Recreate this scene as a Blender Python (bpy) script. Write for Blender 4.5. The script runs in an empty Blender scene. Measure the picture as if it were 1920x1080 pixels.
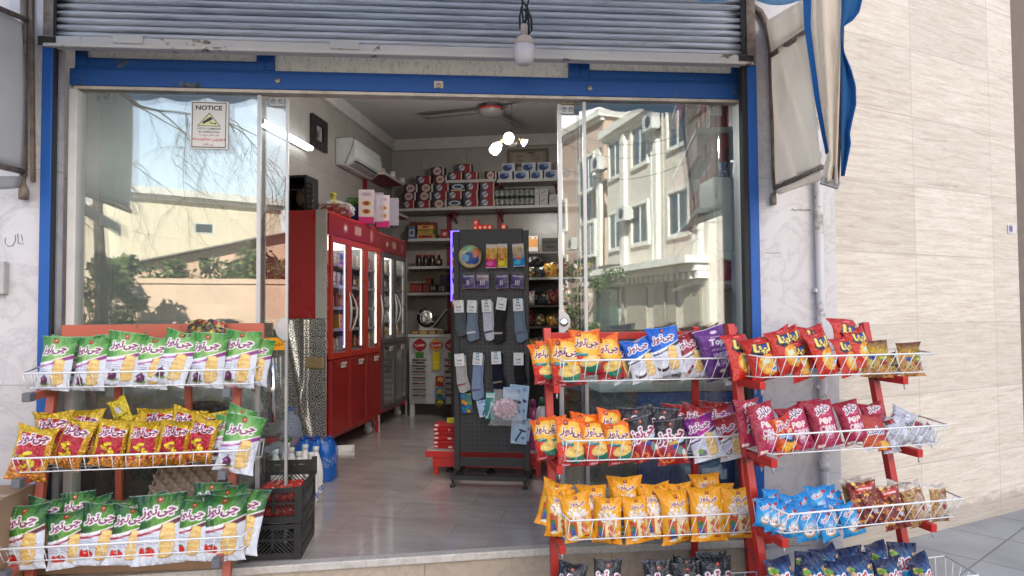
import bpy, math, random
import numpy as np
from mathutils import Matrix, Vector, Euler
random.seed(7)
COL = bpy.context.scene.collection
PI = math.pi
# ------------------------------------------------------------------ camera geometry (metres)
F = 1300.0
def unit(v):
    v = np.array(v, float); return v/np.linalg.norm(v)
UP = unit((-.0068, -.9993, .035))
_d = np.array([181, 0, 1300.]); _d[1] = -(_d[0]*UP[0]+_d[2]*UP[2])/UP[1]
DY = unit(_d); DX = np.cross(DY, UP)
CM = np.stack([DX, DY, UP])
CAM = np.array([0, 0, 1.3461])
FLOOR = .169
def ray(px, py): return CM@np.array([px-960, py-540, F])
FDIR = np.array([.974141, .225942, 0]); FNRM = np.array([-.225942, .974141, 0])
P0 = np.array([-.4950182, 3.56357671, 0.])
FANG = math.atan2(.225942, .974141)
def FP(px, py, off=0.):                      # pixel -> shop-front plane, off = metres towards the street
    r = ray(px, py); return CAM+r*((FNRM@(P0-FNRM*off-CAM))/(FNRM@r))
def uw(p): return float((np.array(p)-P0)@FDIR), float(-(np.array(p)-P0)@FNRM), float(p[2])
def FU(px, py, off=0.):
    a = uw(FP(px, py, off)); return a[0], a[2]
def RYp(px, py, Y): q = ray(px, py); return CAM+q*(Y/q[1])
def RXp(px, py, X): q = ray(px, py); return CAM+q*(X/q[0])
def GZ(px, py, z=0.): q = ray(px, py); return CAM+q*((z-CAM[2])/q[2])
def depth(p): return float((CM.T@(np.array(p)-CAM))[2])
CAM2 = CAM+2*FNRM*(FNRM@(P0-CAM))            # the viewpoint seen in the shop glass
def MR(px, py, dist):                        # what the glass shows at a pixel, dist metres out in the street
    p = FP(px, py); d = p-CAM2; k = (FNRM@(P0-FNRM*dist-CAM2))/(FNRM@d); return CAM2+d*k
def FM(u, off, z, yaw=0.):                   # local frame on the shop front: x along it, y into the shop
    o = P0+FDIR*u-FNRM*off
    return Matrix.Translation((o[0], o[1], z))@Matrix.Rotation(FANG+yaw, 4, 'Z')
def TM(x, y, z, rz=0.): return Matrix.Translation((x, y, z))@Matrix.Rotation(rz, 4, 'Z')
# ------------------------------------------------------------------ colour
def lin(c):
    c = np.clip(np.array(c, float), 0, 1)
    return np.where(c <= .04045, c/12.92, ((c+.055)/1.055)**2.4)
def rgb(*c): return tuple(float(x) for x in lin(np.array(c)/255.))
# ------------------------------------------------------------------ mesh builder
class MB:
    def __init__(s): s.v = []; s.f = []; s.m = []; s.sm = []; s.c = []
    def add(s, vs, fs, mi=0, sm=False, col=(.8, .8, .8)):
        o = len(s.v); s.v += [tuple(map(float, v)) for v in vs]
        for f in fs: s.f.append(tuple(o+i for i in f)); s.m.append(mi); s.sm.append(sm)
        if isinstance(col, np.ndarray) and col.ndim == 2: s.c += [tuple(c) for c in col]
        else: s.c += [tuple(col)]*len(vs)
        return s
    def box(s, c, d, mi=0, R=None, col=(.8, .8, .8)):
        x, y, z = [k/2 for k in d]
        vs = [(-x,-y,-z),(x,-y,-z),(x,y,-z),(-x,y,-z),(-x,-y,z),(x,-y,z),(x,y,z),(-x,y,z)]
        if R is not None: vs = [R@Vector(v) for v in vs]
        vs = [(v[0]+c[0], v[1]+c[1], v[2]+c[2]) for v in vs]
        return s.add(vs, [(3,2,1,0),(4,5,6,7),(0,1,5,4),(1,2,6,5),(2,3,7,6),(3,0,4,7)], mi, False, col)
    def span(s, a, b, mi=0, col=(.8, .8, .8)):   # box between two corners
        return s.box([(a[i]+b[i])/2 for i in range(3)], [abs(a[i]-b[i]) for i in range(3)], mi, None, col)
    def bar(s, a, b, w, h, mi=0):                # rectangular bar between two points
        a = Vector(a); b = Vector(b); d = b-a; q = d.to_track_quat('Y', 'Z').to_matrix()
        return s.box((a+b)/2, (w, d.length, h), mi, q)
    def tube(s, pts, r, n=6, mi=0, col=(.8, .8, .8), closed=False):
        P = [Vector(p) for p in pts]; N = len(P); rs = r if isinstance(r, (list, tuple)) else [r]*N
        vs = []; fs = []; prev = None
        for i, p in enumerate(P):
            if closed: t = P[(i+1) % N]-P[i-1]
            else: t = (P[min(i+1, N-1)]-P[max(i-1, 0)])
            t.normalize()
            if prev is None: x = t.orthogonal().normalized()
            else:
                x = prev-t*prev.dot(t)
                x = x.normalized() if x.length > 1e-6 else t.orthogonal().normalized()
            prev = x; y = t.cross(x)
            for k in range(n):
                a = 2*PI*k/n; vs.append(p+(x*math.cos(a)+y*math.sin(a))*rs[i])
        for i in range(N if closed else N-1):
            j = (i+1) % N
            for k in range(n): fs.append((i*n+k, i*n+(k+1) % n, j*n+(k+1) % n, j*n+k))
        if not closed: fs += [tuple(range(n))[::-1], tuple((N-1)*n+k for k in range(n))]
        return s.add(vs, fs, mi, n > 4, col)
    def lathe(s, prof, n=16, o=(0, 0, 0), mi=0, R=None, col=(.8, .8, .8), sm=True):
        vs = []; fs = []
        for r, z in prof:
            for k in range(n):
                a = 2*PI*k/n; v = Vector((r*math.cos(a), r*math.sin(a), z))
                if R is not None: v = R@v
                vs.append((v[0]+o[0], v[1]+o[1], v[2]+o[2]))
        for i in range(len(prof)-1):
            for k in range(n): fs.append((i*n+k, i*n+(k+1) % n, (i+1)*n+(k+1) % n, (i+1)*n+k))
        fs += [tuple(range(n))[::-1], tuple((len(prof)-1)*n+k for k in range(n))]
        return s.add(vs, fs, mi, sm, col)
    def prism(s, poly, y0, y1, mi=0, col=(.8, .8, .8), ax='y'):   # outline in x,z extruded along y (or x,y along z)
        n = len(poly)
        g = (lambda p, k: (p[0], k, p[1])) if ax == 'y' else ((lambda p, k: (p[0], p[1], k)) if ax == 'z' else (lambda p, k: (k, p[0], p[1])))
        vs = [g(p, y0) for p in poly]+[g(p, y1) for p in poly]
        fs = [tuple(range(n)), tuple(range(2*n-1, n-1, -1))]+[(i, i+n, (i+1) % n+n, (i+1) % n) for i in range(n)]
        return s.add(vs, fs, mi, False, col)
    def grid(s, fn, nu, nv, mi=0, col=None, sm=True):             # fn(u,v) -> point
        vs = [fn(i/(nu-1), j/(nv-1)) for j in range(nv) for i in range(nu)]
        fs = [(j*nu+i, j*nu+i+1, (j+1)*nu+i+1, (j+1)*nu+i) for j in range(nv-1) for i in range(nu-1)]
        return s.add(vs, fs, mi, sm, (.8, .8, .8) if col is None else col)
    def mesh(s, name, mats, cols=False):
        me = bpy.data.meshes.new(name); me.from_pydata(s.v, [], s.f)
        for m in (mats if isinstance(mats, (list, tuple)) else [mats]): me.materials.append(m)
        me.polygons.foreach_set('material_index', s.m); me.polygons.foreach_set('use_smooth', s.sm)
        if cols:
            a = me.color_attributes.new('Col', 'FLOAT_COLOR', 'POINT')
            a.data.foreach_set('color', np.c_[np.array(s.c, float), np.ones(len(s.c))].ravel().astype(np.float32))
        me.update(); return me
    def build(s, name, mats, parent=None, M=None, bevel=0, cols=False, fix=True):
        me = s.mesh(name, mats, cols)
        if fix:
            import bmesh
            bm = bmesh.new(); bm.from_mesh(me); bmesh.ops.recalc_face_normals(bm, faces=bm.faces); bm.to_mesh(me); bm.free()
        return link(name, me, parent, M, bevel)
def link(name, me, parent=None, M=None, bevel=0):
    o = bpy.data.objects.new(name, me); COL.objects.link(o)
    if parent is not None: o.parent = parent
    if M is not None: o.matrix_local = M
    if bevel:
        b = o.modifiers.new('Bevel', 'BEVEL'); b.width = bevel; b.segments = 2; b.limit_method = 'ANGLE'; b.angle_limit = .7
        b.harden_normals = False
    return o
def tag(o, label=None, cat=None, group=None, kind=None):
    if label: o['label'] = label
    if cat: o['category'] = cat
    if group: o['group'] = group
    if kind: o['kind'] = kind
    return o
def thing(name, label, cat, M=None, group=None):
    o = bpy.data.objects.new(name, None); COL.objects.link(o); o.empty_display_size = .05
    if M is not None: o.matrix_world = M
    return tag(o, label, cat, group)
def copy_tree(o, M=None, label=None, parent=None):
    c = o.copy(); COL.objects.link(c)
    if parent is not None: c.parent = parent
    if M is not None: c.matrix_world = M
    if label: c['label'] = label
    for ch in list(o.children): copy_tree(ch, None, None, c)
    return c
ORD = 'first second third fourth fifth sixth seventh eighth ninth tenth eleventh twelfth thirteenth fourteenth fifteenth sixteenth seventeenth eighteenth nineteenth twentieth'.split()
# ------------------------------------------------------------------ materials
class NT:                                                          # tiny node helper
    def __init__(s, name):
        s.mat = bpy.data.materials.new(name); s.mat.use_nodes = True; s.t = s.mat.node_tree; s.t.nodes.clear()
        s.out = s.n('ShaderNodeOutputMaterial')
    def n(s, typ, **k):
        x = s.t.nodes.new(typ)
        for a, b in k.items(): setattr(x, a, b)
        return x
    def l(s, a, b): s.t.links.new(a, b)
    def put(s, sock, v):
        if isinstance(v, bpy.types.NodeSocket): s.l(v, sock)
        else: sock.default_value = (tuple(v)+(1,) if isinstance(v, (tuple, list)) and len(v) == 3 and sock.type == 'RGBA' else v)
    def coord(s, kind='Object', scale=(1, 1, 1), rot=(0, 0, 0), loc=(0, 0, 0)):
        c = s.n('ShaderNodeTexCoord'); m = s.n('ShaderNodeMapping')
        m.inputs['Scale'].default_value = scale; m.inputs['Rotation'].default_value = rot; m.inputs['Location'].default_value = loc
        s.l(c.outputs[kind], m.inputs[0]); return m.outputs[0]
    def noise(s, vec, scale=5, detail=4, rough=.55, dist=0):
        x = s.n('ShaderNodeTexNoise'); s.l(vec, x.inputs['Vector'])
        x.inputs['Scale'].default_value = scale; x.inputs['Detail'].default_value = detail
        x.inputs['Roughness'].default_value = rough; x.inputs['Distortion'].default_value = dist
        return x.outputs['Fac']
    def ramp(s, fac, stops):
        r = s.n('ShaderNodeValToRGB'); e = r.color_ramp.elements
        while len(e) > 1: e.remove(e[-1])
        for i, (p, c) in enumerate(stops):
            q = e[0] if i == 0 else e.new(p)
            q.position = p; q.color = (*c, 1) if isinstance(c, (tuple, list)) else (c, c, c, 1)
        s.l(fac, r.inputs[0]); return r.outputs[0]
    def mix(s, fac, a, b, mode='MIX'):
        m = s.n('ShaderNodeMix', data_type='RGBA', blend_type=mode)
        s.put(m.inputs[0], fac); s.put(m.inputs[6], a); s.put(m.inputs[7], b); return m.outputs[2]
    def math(s, op, a, b=0., c=None):
        m = s.n('ShaderNodeMath', operation=op); s.put(m.inputs[0], a); s.put(m.inputs[1], b)
        if c is not None: s.put(m.inputs[2], c)
        return m.outputs[0]
    def xyz(s, vec):
        x = s.n('ShaderNodeSeparateXYZ'); s.l(vec, x.inputs[0]); return x.outputs
    def comb(s, x, y, z=0.):
        c = s.n('ShaderNodeCombineXYZ'); s.put(c.inputs[0], x); s.put(c.inputs[1], y); s.put(c.inputs[2], z); return c.outputs[0]
    def bsdf(s, color, rough=.5, metal=0., spec=.5, bump=None, bstr=.2, bdist=.01, coat=0., emit=None, estr=0., sub=None):
        b = s.n('ShaderNodeBsdfPrincipled'); s.put(b.inputs['Base Color'], color); s.put(b.inputs['Roughness'], rough)
        s.put(b.inputs['Metallic'], metal); b.inputs['Specular IOR Level'].default_value = spec
        b.inputs['Coat Weight'].default_value = coat; b.inputs['Coat Roughness'].default_value = .1
        if emit is not None: s.put(b.inputs['Emission Color'], emit); b.inputs['Emission Strength'].default_value = estr
        if bump is not None:
            k = s.n('ShaderNodeBump'); k.inputs['Strength'].default_value = bstr; k.inputs['Distance'].default_value = bdist
            s.l(bump, k.inputs['Height']); s.l(k.outputs[0], b.inputs['Normal'])
        s.l(b.outputs[0], s.out.inputs[0]); return b
MATS = {}
def mat(name, c, rough=.5, metal=0., var=.1, scale=6., bump=.0, bscale=40., spec=.5, coat=0., c2=None, thr=(.45, .7), dist=0., kind='Object'):
    if name in MATS: return MATS[name]
    t = NT(name); v = t.coord(kind)
    n1 = t.noise(v, scale, 5, .6, dist)
    a = tuple(x*(1-var) for x in c); b = tuple(min(1, x*(1+var)) for x in c)
    col = t.ramp(n1, [(.3, a), (.7, b)])
    if c2 is not None:
        n2 = t.noise(v, scale*1.7, 8, .7, .3)
        col = t.mix(t.ramp(n2, [(thr[0], 0.), (thr[1], 1.)]), col, c2)
    n3 = t.noise(v, bscale, 4, .6)
    r = t.math('ADD', t.math('MULTIPLY', n3, .16), rough-.08)
    t.bsdf(col, r, metal, spec, n3 if bump else None, bump, .004, coat)
    MATS[name] = t.mat; return t.mat
def emis(name, c, s):
    if name in MATS: return MATS[name]
    t = NT(name); e = t.n('ShaderNodeEmission'); e.inputs[0].default_value = (*c, 1); e.inputs[1].default_value = s
    t.l(e.outputs[0], t.out.inputs[0]); MATS[name] = t.mat; return t.mat
def printed(name, rough=.35, metal=0., spec=.5, coat=0., crinkle=0.):
    if name in MATS: return MATS[name]
    t = NT(name); a = t.n('ShaderNodeVertexColor'); a.layer_name = 'Col'
    n = t.noise(t.coord(), 30, 4)
    hs = t.n('ShaderNodeHueSaturation'); hs.inputs['Saturation'].default_value = 1.02; t.l(a.outputs[0], hs.inputs['Color'])
    col = t.mix(t.math('MULTIPLY', n, .04), hs.outputs[0], (.5, .5, .5))
    r = t.math('ADD', t.math('MULTIPLY', n, .2), rough-.1)
    h = None
    if crinkle:                                                     # sharp little folds of stiff film
        v = t.coord(); a_ = t.math('ABSOLUTE', t.math('SUBTRACT', t.noise(v, 3.2, 3, .5, .9), .5)); b_ = t.math('ABSOLUTE', t.math('SUBTRACT', t.noise(v, 8., 3, .5, .6), .5))
        h = t.math('ADD', t.ramp(a_, [(0, 1.), (.12, 0.)]), t.math('MULTIPLY', t.ramp(b_, [(0, 1.), (.10, 0.)]), .4))
    t.bsdf(col, r, metal, spec, h, crinkle, .02, coat); MATS[name] = t.mat; return t.mat
# ------------------------------------------------------------------ printed artwork, drawn as per-vertex ink on a fine grid
AR = {'چ': ('\uFB7A', '\uFB7B', '\uFB7C', '\uFB7D'), 'ی': ('\uFBFC', '\uFBFD', '\uFBFE', '\uFBFF'), 'ت': ('\uFE95', '\uFE96', '\uFE97', '\uFE98'),
      'و': ('\uFEED', '\uFEEE', None, None), 'ز': ('\uFEAF', '\uFEB0', None, None), 'ل': ('\uFEDD', '\uFEDE', '\uFEDF', '\uFEE0'), 'ن': ('\uFEE5', '\uFEE6', '\uFEE7', '\uFEE8'),
      'ا': ('\uFE8D', '\uFE8E', None, None), 'ک': ('\uFB8E', '\uFB8F', '\uFB90', '\uFB91'), 'م': ('\uFEE1', '\uFEE2', '\uFEE3', '\uFEE4'), 'ه': ('\uFEE9', '\uFEEA', '\uFEEB', '\uFEEC'),
      'د': ('\uFEA9', '\uFEAA', None, None), 'ر': ('\uFEAD', '\uFEAE', None, None), 'ب': ('\uFE8F', '\uFE90', '\uFE91', '\uFE92'), 'ش': ('\uFEB5', '\uFEB6', '\uFEB7', '\uFEB8'),
      'س': ('\uFEB1', '\uFEB2', '\uFEB3', '\uFEB4'), 'ج': ('\uFE9D', '\uFE9E', '\uFE9F', '\uFEA0'), 'پ': ('\uFB56', '\uFB57', '\uFB58', '\uFB59')}
def shape_ar(s):
    out = []
    for i, ch in enumerate(s):
        if ch not in AR:
            if ch != '\u200c': out.append(ch)
            continue
        p = i > 0 and s[i-1] in AR and AR[s[i-1]][2] is not None
        q = i < len(s)-1 and s[i+1] in AR and AR[ch][2] is not None
        out.append(AR[ch][3 if p and q else 1 if p else 2 if q else 0])
    return ''.join(out[::-1])
_GL = {}
def glyphs(text, bold=0.):
    k = (text, bold)
    if k in _GL: return _GL[k]
    c = bpy.data.curves.new('lettering', 'FONT'); c.body = shape_ar(text) if any(ch in AR for ch in text) else text
    c.resolution_u = 3; c.offset = bold
    o = bpy.data.objects.new('lettering', c); COL.objects.link(o); bpy.context.view_layer.update()
    me = bpy.data.meshes.new_from_object(o.evaluated_get(bpy.context.evaluated_depsgraph_get()))
    me.calc_loop_triangles()
    V = np.array([v.co[:2] for v in me.vertices]); T = np.array([t.vertices[:] for t in me.loop_triangles])
    bpy.data.objects.remove(o); bpy.data.curves.remove(c); bpy.data.meshes.remove(me)
    lo = V.min(0); hi = V.max(0); V = (V-(lo+hi)/2)
    _GL[k] = (V, T, hi-lo); return _GL[k]
class CV:
    def __init__(s, asp, n, ss=2, bg=(255, 255, 255)):             # n grid columns, x 0..1, y 0..asp (up)
        s.asp = asp; s.n = n; s.m = max(2, int(round(n*asp))); s.ss = ss
        w, h = s.n*ss, s.m*ss
        s.x, s.y = np.meshgrid((np.arange(w)+.5)/w, (np.arange(h)+.5)/h*asp)
        s.a = np.zeros((h, w, 3)); s.a[:] = np.array(bg)/255.
    def put(s, mask, c, al=1.):
        c = np.array(c)/255. if not (isinstance(c, np.ndarray) and c.ndim == 3) else c
        k = (mask*al)[..., None]; s.a = s.a*(1-k)+c*k
    def lerp(s, t, c1, c2):
        t = np.clip(t, 0, 1)[..., None]; return np.array(c1)/255.*(1-t)+np.array(c2)/255.*t
    def inpoly(s, P):
        r = np.zeros(s.x.shape, bool); n = len(P)
        for i in range(n):
            (x1, y1), (x2, y2) = P[i], P[(i+1) % n]
            if y1 == y2: continue
            r ^= ((s.y < y1) != (s.y < y2)) & (s.x < (x2-x1)*(s.y-y1)/(y2-y1)+x1)
        return r
    def poly(s, P, c, al=1.): s.put(s.inpoly(P), c, al)
    def rect(s, x0, y0, x1, y1, c, al=1.): s.put((s.x >= x0) & (s.x <= x1) & (s.y >= y0) & (s.y <= y1), c, al)
    def ell(s, cx, cy, rx, ry, c, rot=0., al=1.):
        ca, sa = math.cos(rot), math.sin(rot); X = (s.x-cx)*ca+(s.y-cy)*sa; Y = -(s.x-cx)*sa+(s.y-cy)*ca
        s.put((X/rx)**2+(Y/ry)**2 < 1, c, al)
    def line(s, x0, y0, x1, y1, w, c, al=1.):
        dx, dy = x1-x0, y1-y0; t = np.clip(((s.x-x0)*dx+(s.y-y0)*dy)/(dx*dx+dy*dy+1e-9), 0, 1)
        s.put(np.hypot(s.x-x0-t*dx, s.y-y0-t*dy) < w/2, c, al)
    def text(s, t, cx, cy, w, c, h=None, out=None, ow=.02, rot=0., shear=0., bold=.02):
        V, T, sz = glyphs(t, bold); k = w/sz[0]; ky = k if h is None else h/sz[1]
        P = V*np.array([k, ky]); P = np.c_[P[:, 0]+shear*P[:, 1], P[:, 1]]
        ca, sa = math.cos(rot), math.sin(rot); P = np.c_[P[:, 0]*ca-P[:, 1]*sa+cx, P[:, 0]*sa+P[:, 1]*ca+cy]
        H, W = s.x.shape; mk = np.zeros((H, W), bool)
        for tr in T:
            A, B, C = P[tr]
            lo = np.minimum(np.minimum(A, B), C); hi = np.maximum(np.maximum(A, B), C)
            i0, i1 = max(0, int(lo[0]*W-1)), min(W, int(hi[0]*W+2)); j0, j1 = max(0, int(lo[1]/s.asp*H-1)), min(H, int(hi[1]/s.asp*H+2))
            if i0 >= i1 or j0 >= j1: continue
            X = s.x[j0:j1, i0:i1]; Y = s.y[j0:j1, i0:i1]
            d1 = (B[0]-A[0])*(Y-A[1])-(B[1]-A[1])*(X-A[0]); d2 = (C[0]-B[0])*(Y-B[1])-(C[1]-B[1])*(X-B[0]); d3 = (A[0]-C[0])*(Y-C[1])-(A[1]-C[1])*(X-C[0])
            mk[j0:j1, i0:i1] |= ((d1 >= 0) & (d2 >= 0) & (d3 >= 0)) | ((d1 <= 0) & (d2 <= 0) & (d3 <= 0))
        if out is not None:
            r = max(1, int(round(ow*W))); big = mk.copy()
            for dj in range(-r, r+1):
                for di in range(-r, r+1):
                    if di*di+dj*dj <= r*r+.5: big |= np.roll(np.roll(mk, dj, 0), di, 1)
            s.put(big, out)
        s.put(mk, c); return s
    def cols(s):
        a = s.a.reshape(s.m, s.ss, s.n, s.ss, 3).mean((1, 3)); return lin(a)*.80          # (m,n,3), row 0 = bottom
def printed_box(w, d, h, cv, side, top=None, mi=0):               # box on z=0, artwork on its -y face
    mb = MB(); side = lin(np.array(side)/255.)*.86; top = side if top is None else lin(np.array(top)/255.)*.86
    mb.grid(lambda u, v: ((u-.5)*w, -d/2, v*h), cv.n, cv.m, mi, cv.cols().reshape(-1, 3), False)
    x, y = w/2, d/2
    for q, c in (([(x,-y,0),(x,y,0),(x,y,h),(x,-y,h)], side), ([(x,y,0),(-x,y,0),(-x,y,h),(x,y,h)], side), ([(-x,y,0),(-x,-y,0),(-x,-y,h),(-x,y,h)], side),
                 ([(-x,-y,h),(x,-y,h),(x,y,h),(-x,y,h)], top), ([(-x,y,0),(x,y,0),(x,-y,0),(-x,-y,0)], side)):
        mb.add(q, [(0, 1, 2, 3)], mi, False, tuple(c))
    return mb
def sheet(w, h, t, cv, back=(200, 200, 200), bend=None):          # thin printed board standing on z=0, front to -y
    bend = bend or (lambda u, v: 0.); b = lin(np.array(back)/255.)*.86
    mb = MB(); mb.grid(lambda u, v: ((u-.5)*w, -t/2+bend(u, v), v*h), cv.n, cv.m, 0, cv.cols().reshape(-1, 3), True)
    nu, nv = 12, 12
    mb.grid(lambda u, v: ((.5-u)*w, t/2+bend(1-u, v), v*h), nu, nv, 0, np.tile(b, (nu*nv, 1)))
    for e in range(4):
        fn = [lambda u, v: ((u-.5)*w, (v-.5)*t+bend(u, 0), 0), lambda u, v: ((u-.5)*w, (.5-v)*t+bend(u, 1), h), lambda u, v: (-w/2, (.5-v)*t+bend(0, u), u*h), lambda u, v: (w/2, (v-.5)*t+bend(1, u), u*h)][e]
        mb.grid(fn, 12, 2, 0, np.tile(b, (24, 1)))
    return mb
# ------------------------------------------------------------------ named materials
def m_marble(name, base, vein, scale=1.6, tile=None, rough=.25, joint=(.3, .29, .28), axes='xz', vstr=.6):
    if name in MATS: return MATS[name]
    t = NT(name); v = t.coord()
    n = t.noise(v, scale, 6, .6, .8); n2 = t.noise(v, scale*3, 8, .65, 1.2)
    vein1 = t.ramp(t.math('ABSOLUTE', t.math('SUBTRACT', n2, .5)), [(0, 1.), (.025, .35), (.07, 0.)])
    cloud = t.ramp(n, [(.3, tuple(x*.88 for x in base)), (.7, base)])
    col = t.mix(t.math('MULTIPLY', vein1, vstr), cloud, vein)
    h = None
    if tile:
        x = t.xyz(v); a, b = {'xz': (x[0], x[2]), 'yz': (x[1], x[2]), 'xy': (x[0], x[1])}[axes]
        br = t.n('ShaderNodeTexBrick'); t.l(t.comb(a, b), br.inputs[0]); br.offset = tile[2]
        for k, q in (('Scale', 1.), ('Mortar Size', tile[3]), ('Brick Width', tile[0]), ('Row Height', tile[1]), ('Mortar Smooth', .1)): br.inputs[k].default_value = q
        br.inputs['Color1'].default_value = (1, 1, 1, 1); br.inputs['Color2'].default_value = (.86, .86, .86, 1); br.inputs['Mortar'].default_value = (.9, .9, .9, 1)
        col = t.mix(1., col, br.outputs[0], 'MULTIPLY'); col = t.mix(t.math('MULTIPLY', br.outputs[1], .85), col, joint); h = t.math('SUBTRACT', 1., br.outputs[1])
    t.bsdf(col, t.math('ADD', t.math('MULTIPLY', n2, .15), rough-.05), 0, .5, h, .5, .003)
    MATS[name] = t.mat; return t.mat
def m_travertine():
    t = NT('travertine'); v = t.coord(); x = t.xyz(v)
    s = t.noise(t.coord(scale=(1.5, 1, 20)), 2.2, 9, .72, .6); s2 = t.noise(t.coord(scale=(5, 1, 60)), 3, 7, .75, .5); big = t.noise(v, .6, 3)
    col = t.ramp(s, [(.30, (.43, .34, .26)), (.44, (.60, .51, .415)), (.58, (.70, .625, .53)), (.74, (.77, .715, .64))])
    col = t.mix(t.ramp(s2, [(.50, 0.), (.70, .6)]), col, (.34, .26, .19))
    col = t.mix(t.math('MULTIPLY', big, .3), col, (.66, .62, .57))
    br = t.n('ShaderNodeTexBrick'); t.l(t.comb(x[0], x[2]), br.inputs[0]); br.offset = 0.
    for k, q in (('Scale', 1.), ('Mortar Size', .0032), ('Brick Width', .84), ('Row Height', .42), ('Mortar Smooth', .3)): br.inputs[k].default_value = q
    br.inputs['Color1'].default_value = (1, 1, 1, 1); br.inputs['Color2'].default_value = (.87, .86, .85, 1); br.inputs['Mortar'].default_value = (.8, .8, .8, 1)
    col = t.mix(1., col, br.outputs[0], 'MULTIPLY'); col = t.mix(t.math('MULTIPLY', br.outputs[1], .5), col, (.38, .32, .27))
    dz = t.math('ADD', x[2], t.math('MULTIPLY', t.noise(v, 9, 7, .7), -.22)); col = t.mix(t.ramp(dz, [(0., .42), (.05, 0.)]), col, (.16, .13, .105))
    t.bsdf(col, .55, 0, .4, t.math('SUBTRACT', s2, br.outputs[1]), .12, .004); MATS['travertine'] = t.mat; return t.mat
def m_floor():
    t = NT('stone_floor'); v = t.coord(); n = t.noise(t.coord(scale=(1, 2.5, 1)), 3, 8, .65, .6); n2 = t.noise(v, 22, 5, .7); x = t.xyz(v)
    br = t.n('ShaderNodeTexBrick'); t.l(t.comb(x[0], x[1]), br.inputs[0]); br.offset = .37
    for k, q in (('Scale', 1.), ('Mortar Size', .0018), ('Brick Width', .62), ('Row Height', .30), ('Mortar Smooth', .2), ('Bias', -.2)): br.inputs[k].default_value = q
    br.inputs['Color1'].default_value = (.40, .365, .345, 1); br.inputs['Color2'].default_value = (.33, .295, .285, 1); br.inputs['Mortar'].default_value = (.235, .21, .20, 1)
    col = t.mix(.85, br.outputs[0], t.ramp(n, [(.3, (.75, .72, .72)), (.55, (1., .97, .96)), (.75, (1.2, 1.14, 1.1))]), 'MULTIPLY')
    col = t.mix(t.ramp(n2, [(.55, 0.), (.8, .5)]), col, (.40, .36, .33))
    sc_ = t.noise(t.coord(scale=(1, 3, 1), rot=(0, 0, .5)), 5, 8, .75, 1.5); col = t.mix(t.ramp(sc_, [(.62, 0.), (.70, .45)]), col, (.12, .10, .095))
    t.bsdf(col, t.math('ADD', t.math('MULTIPLY', n2, .14), .05), 0, .5, n2, .03, .003); MATS['stone_floor'] = t.mat; return t.mat
def m_pave():
    t = NT('pavement_tiles'); v = t.coord(rot=(0, 0, -.62)); x = t.xyz(v); n = t.noise(v, 2.2, 6); n2 = t.noise(v, 45, 5, .7)
    br = t.n('ShaderNodeTexBrick'); t.l(t.comb(x[0], x[1]), br.inputs[0]); br.offset = 0.
    for k, q in (('Scale', 1.), ('Mortar Size', .006), ('Brick Width', .5), ('Row Height', .5), ('Mortar Smooth', .3)): br.inputs[k].default_value = q
    br.inputs['Color1'].default_value = (.36, .355, .345, 1); br.inputs['Color2'].default_value = (.32, .315, .305, 1); br.inputs['Mortar'].default_value = (.2, .195, .19, 1)
    col = t.mix(.8, br.outputs[0], t.ramp(n, [(.3, .75), (.7, 1.15)]), 'MULTIPLY'); col = t.mix(t.ramp(n2, [(.5, 0.), (.8, .35)]), col, (.14, .14, .14))
    t.bsdf(col, .75, 0, .3, t.math('SUBTRACT', t.math('MULTIPLY', n2, .4), br.outputs[1]), .5, .006); MATS['pavement_tiles'] = t.mat; return t.mat
def m_glass(name='pane_glass', tint=(.93, .97, .96), k=3.1, dust=.03):
    if name in MATS: return MATS[name]
    t = NT(name); tr = t.n('ShaderNodeBsdfTransparent'); tr.inputs[0].default_value = (*tint, 1)
    gl = t.n('ShaderNodeBsdfGlossy'); gl.inputs['Roughness'].default_value = .0; gl.inputs[0].default_value = (1, 1, 1, 1)
    bp = t.n('ShaderNodeBump'); bp.inputs['Strength'].default_value = .028; bp.inputs['Distance'].default_value = .02; t.l(t.noise(t.coord(scale=(1, 1, .6)), 2.2, 2, .4), bp.inputs['Height']); t.l(bp.outputs[0], gl.inputs['Normal'])
    fr = t.n('ShaderNodeLayerWeight'); fr.inputs[0].default_value = .5
    f = t.math('MINIMUM', t.math('MULTIPLY', t.math('ADD', t.math('MULTIPLY', t.math('POWER', fr.outputs[1], 5.), .96), .04), k), 1.)
    m = t.n('ShaderNodeMixShader'); t.l(f, m.inputs[0]); t.l(tr.outputs[0], m.inputs[1]); t.l(gl.outputs[0], m.inputs[2])
    df = t.n('ShaderNodeBsdfDiffuse'); df.inputs[0].default_value = (.75, .75, .75, 1)
    d = t.math('MULTIPLY', t.ramp(t.noise(t.coord(scale=(1, 1, .35)), 3, 8, .7, 1.), [(.4, .25), (.75, 1.)]), dust)
    m2 = t.n('ShaderNodeMixShader'); t.l(d, m2.inputs[0]); t.l(m.outputs[0], m2.inputs[1]); t.l(df.outputs[0], m2.inputs[2])
    t.l(m2.outputs[0], t.out.inputs[0]); MATS[name] = t.mat; return t.mat
def m_film(name='clear_film', a=.25, col=(.9, .9, .92)):
    if name in MATS: return MATS[name]
    t = NT(name); tr = t.n('ShaderNodeBsdfTransparent'); b = t.n('ShaderNodeBsdfPrincipled')
    b.inputs['Base Color'].default_value = (*col, 1); b.inputs['Roughness'].default_value = .12
    lw = t.n('ShaderNodeLayerWeight'); lw.inputs[0].default_value = .3
    m = t.n('ShaderNodeMixShader'); t.l(t.math('MAXIMUM', t.math('MULTIPLY', lw.outputs[1], .8), a), m.inputs[0]); t.l(tr.outputs[0], m.inputs[1]); t.l(b.outputs[0], m.inputs[2])
    t.l(m.outputs[0], t.out.inputs[0]); MATS[name] = t.mat; return t.mat
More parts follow.
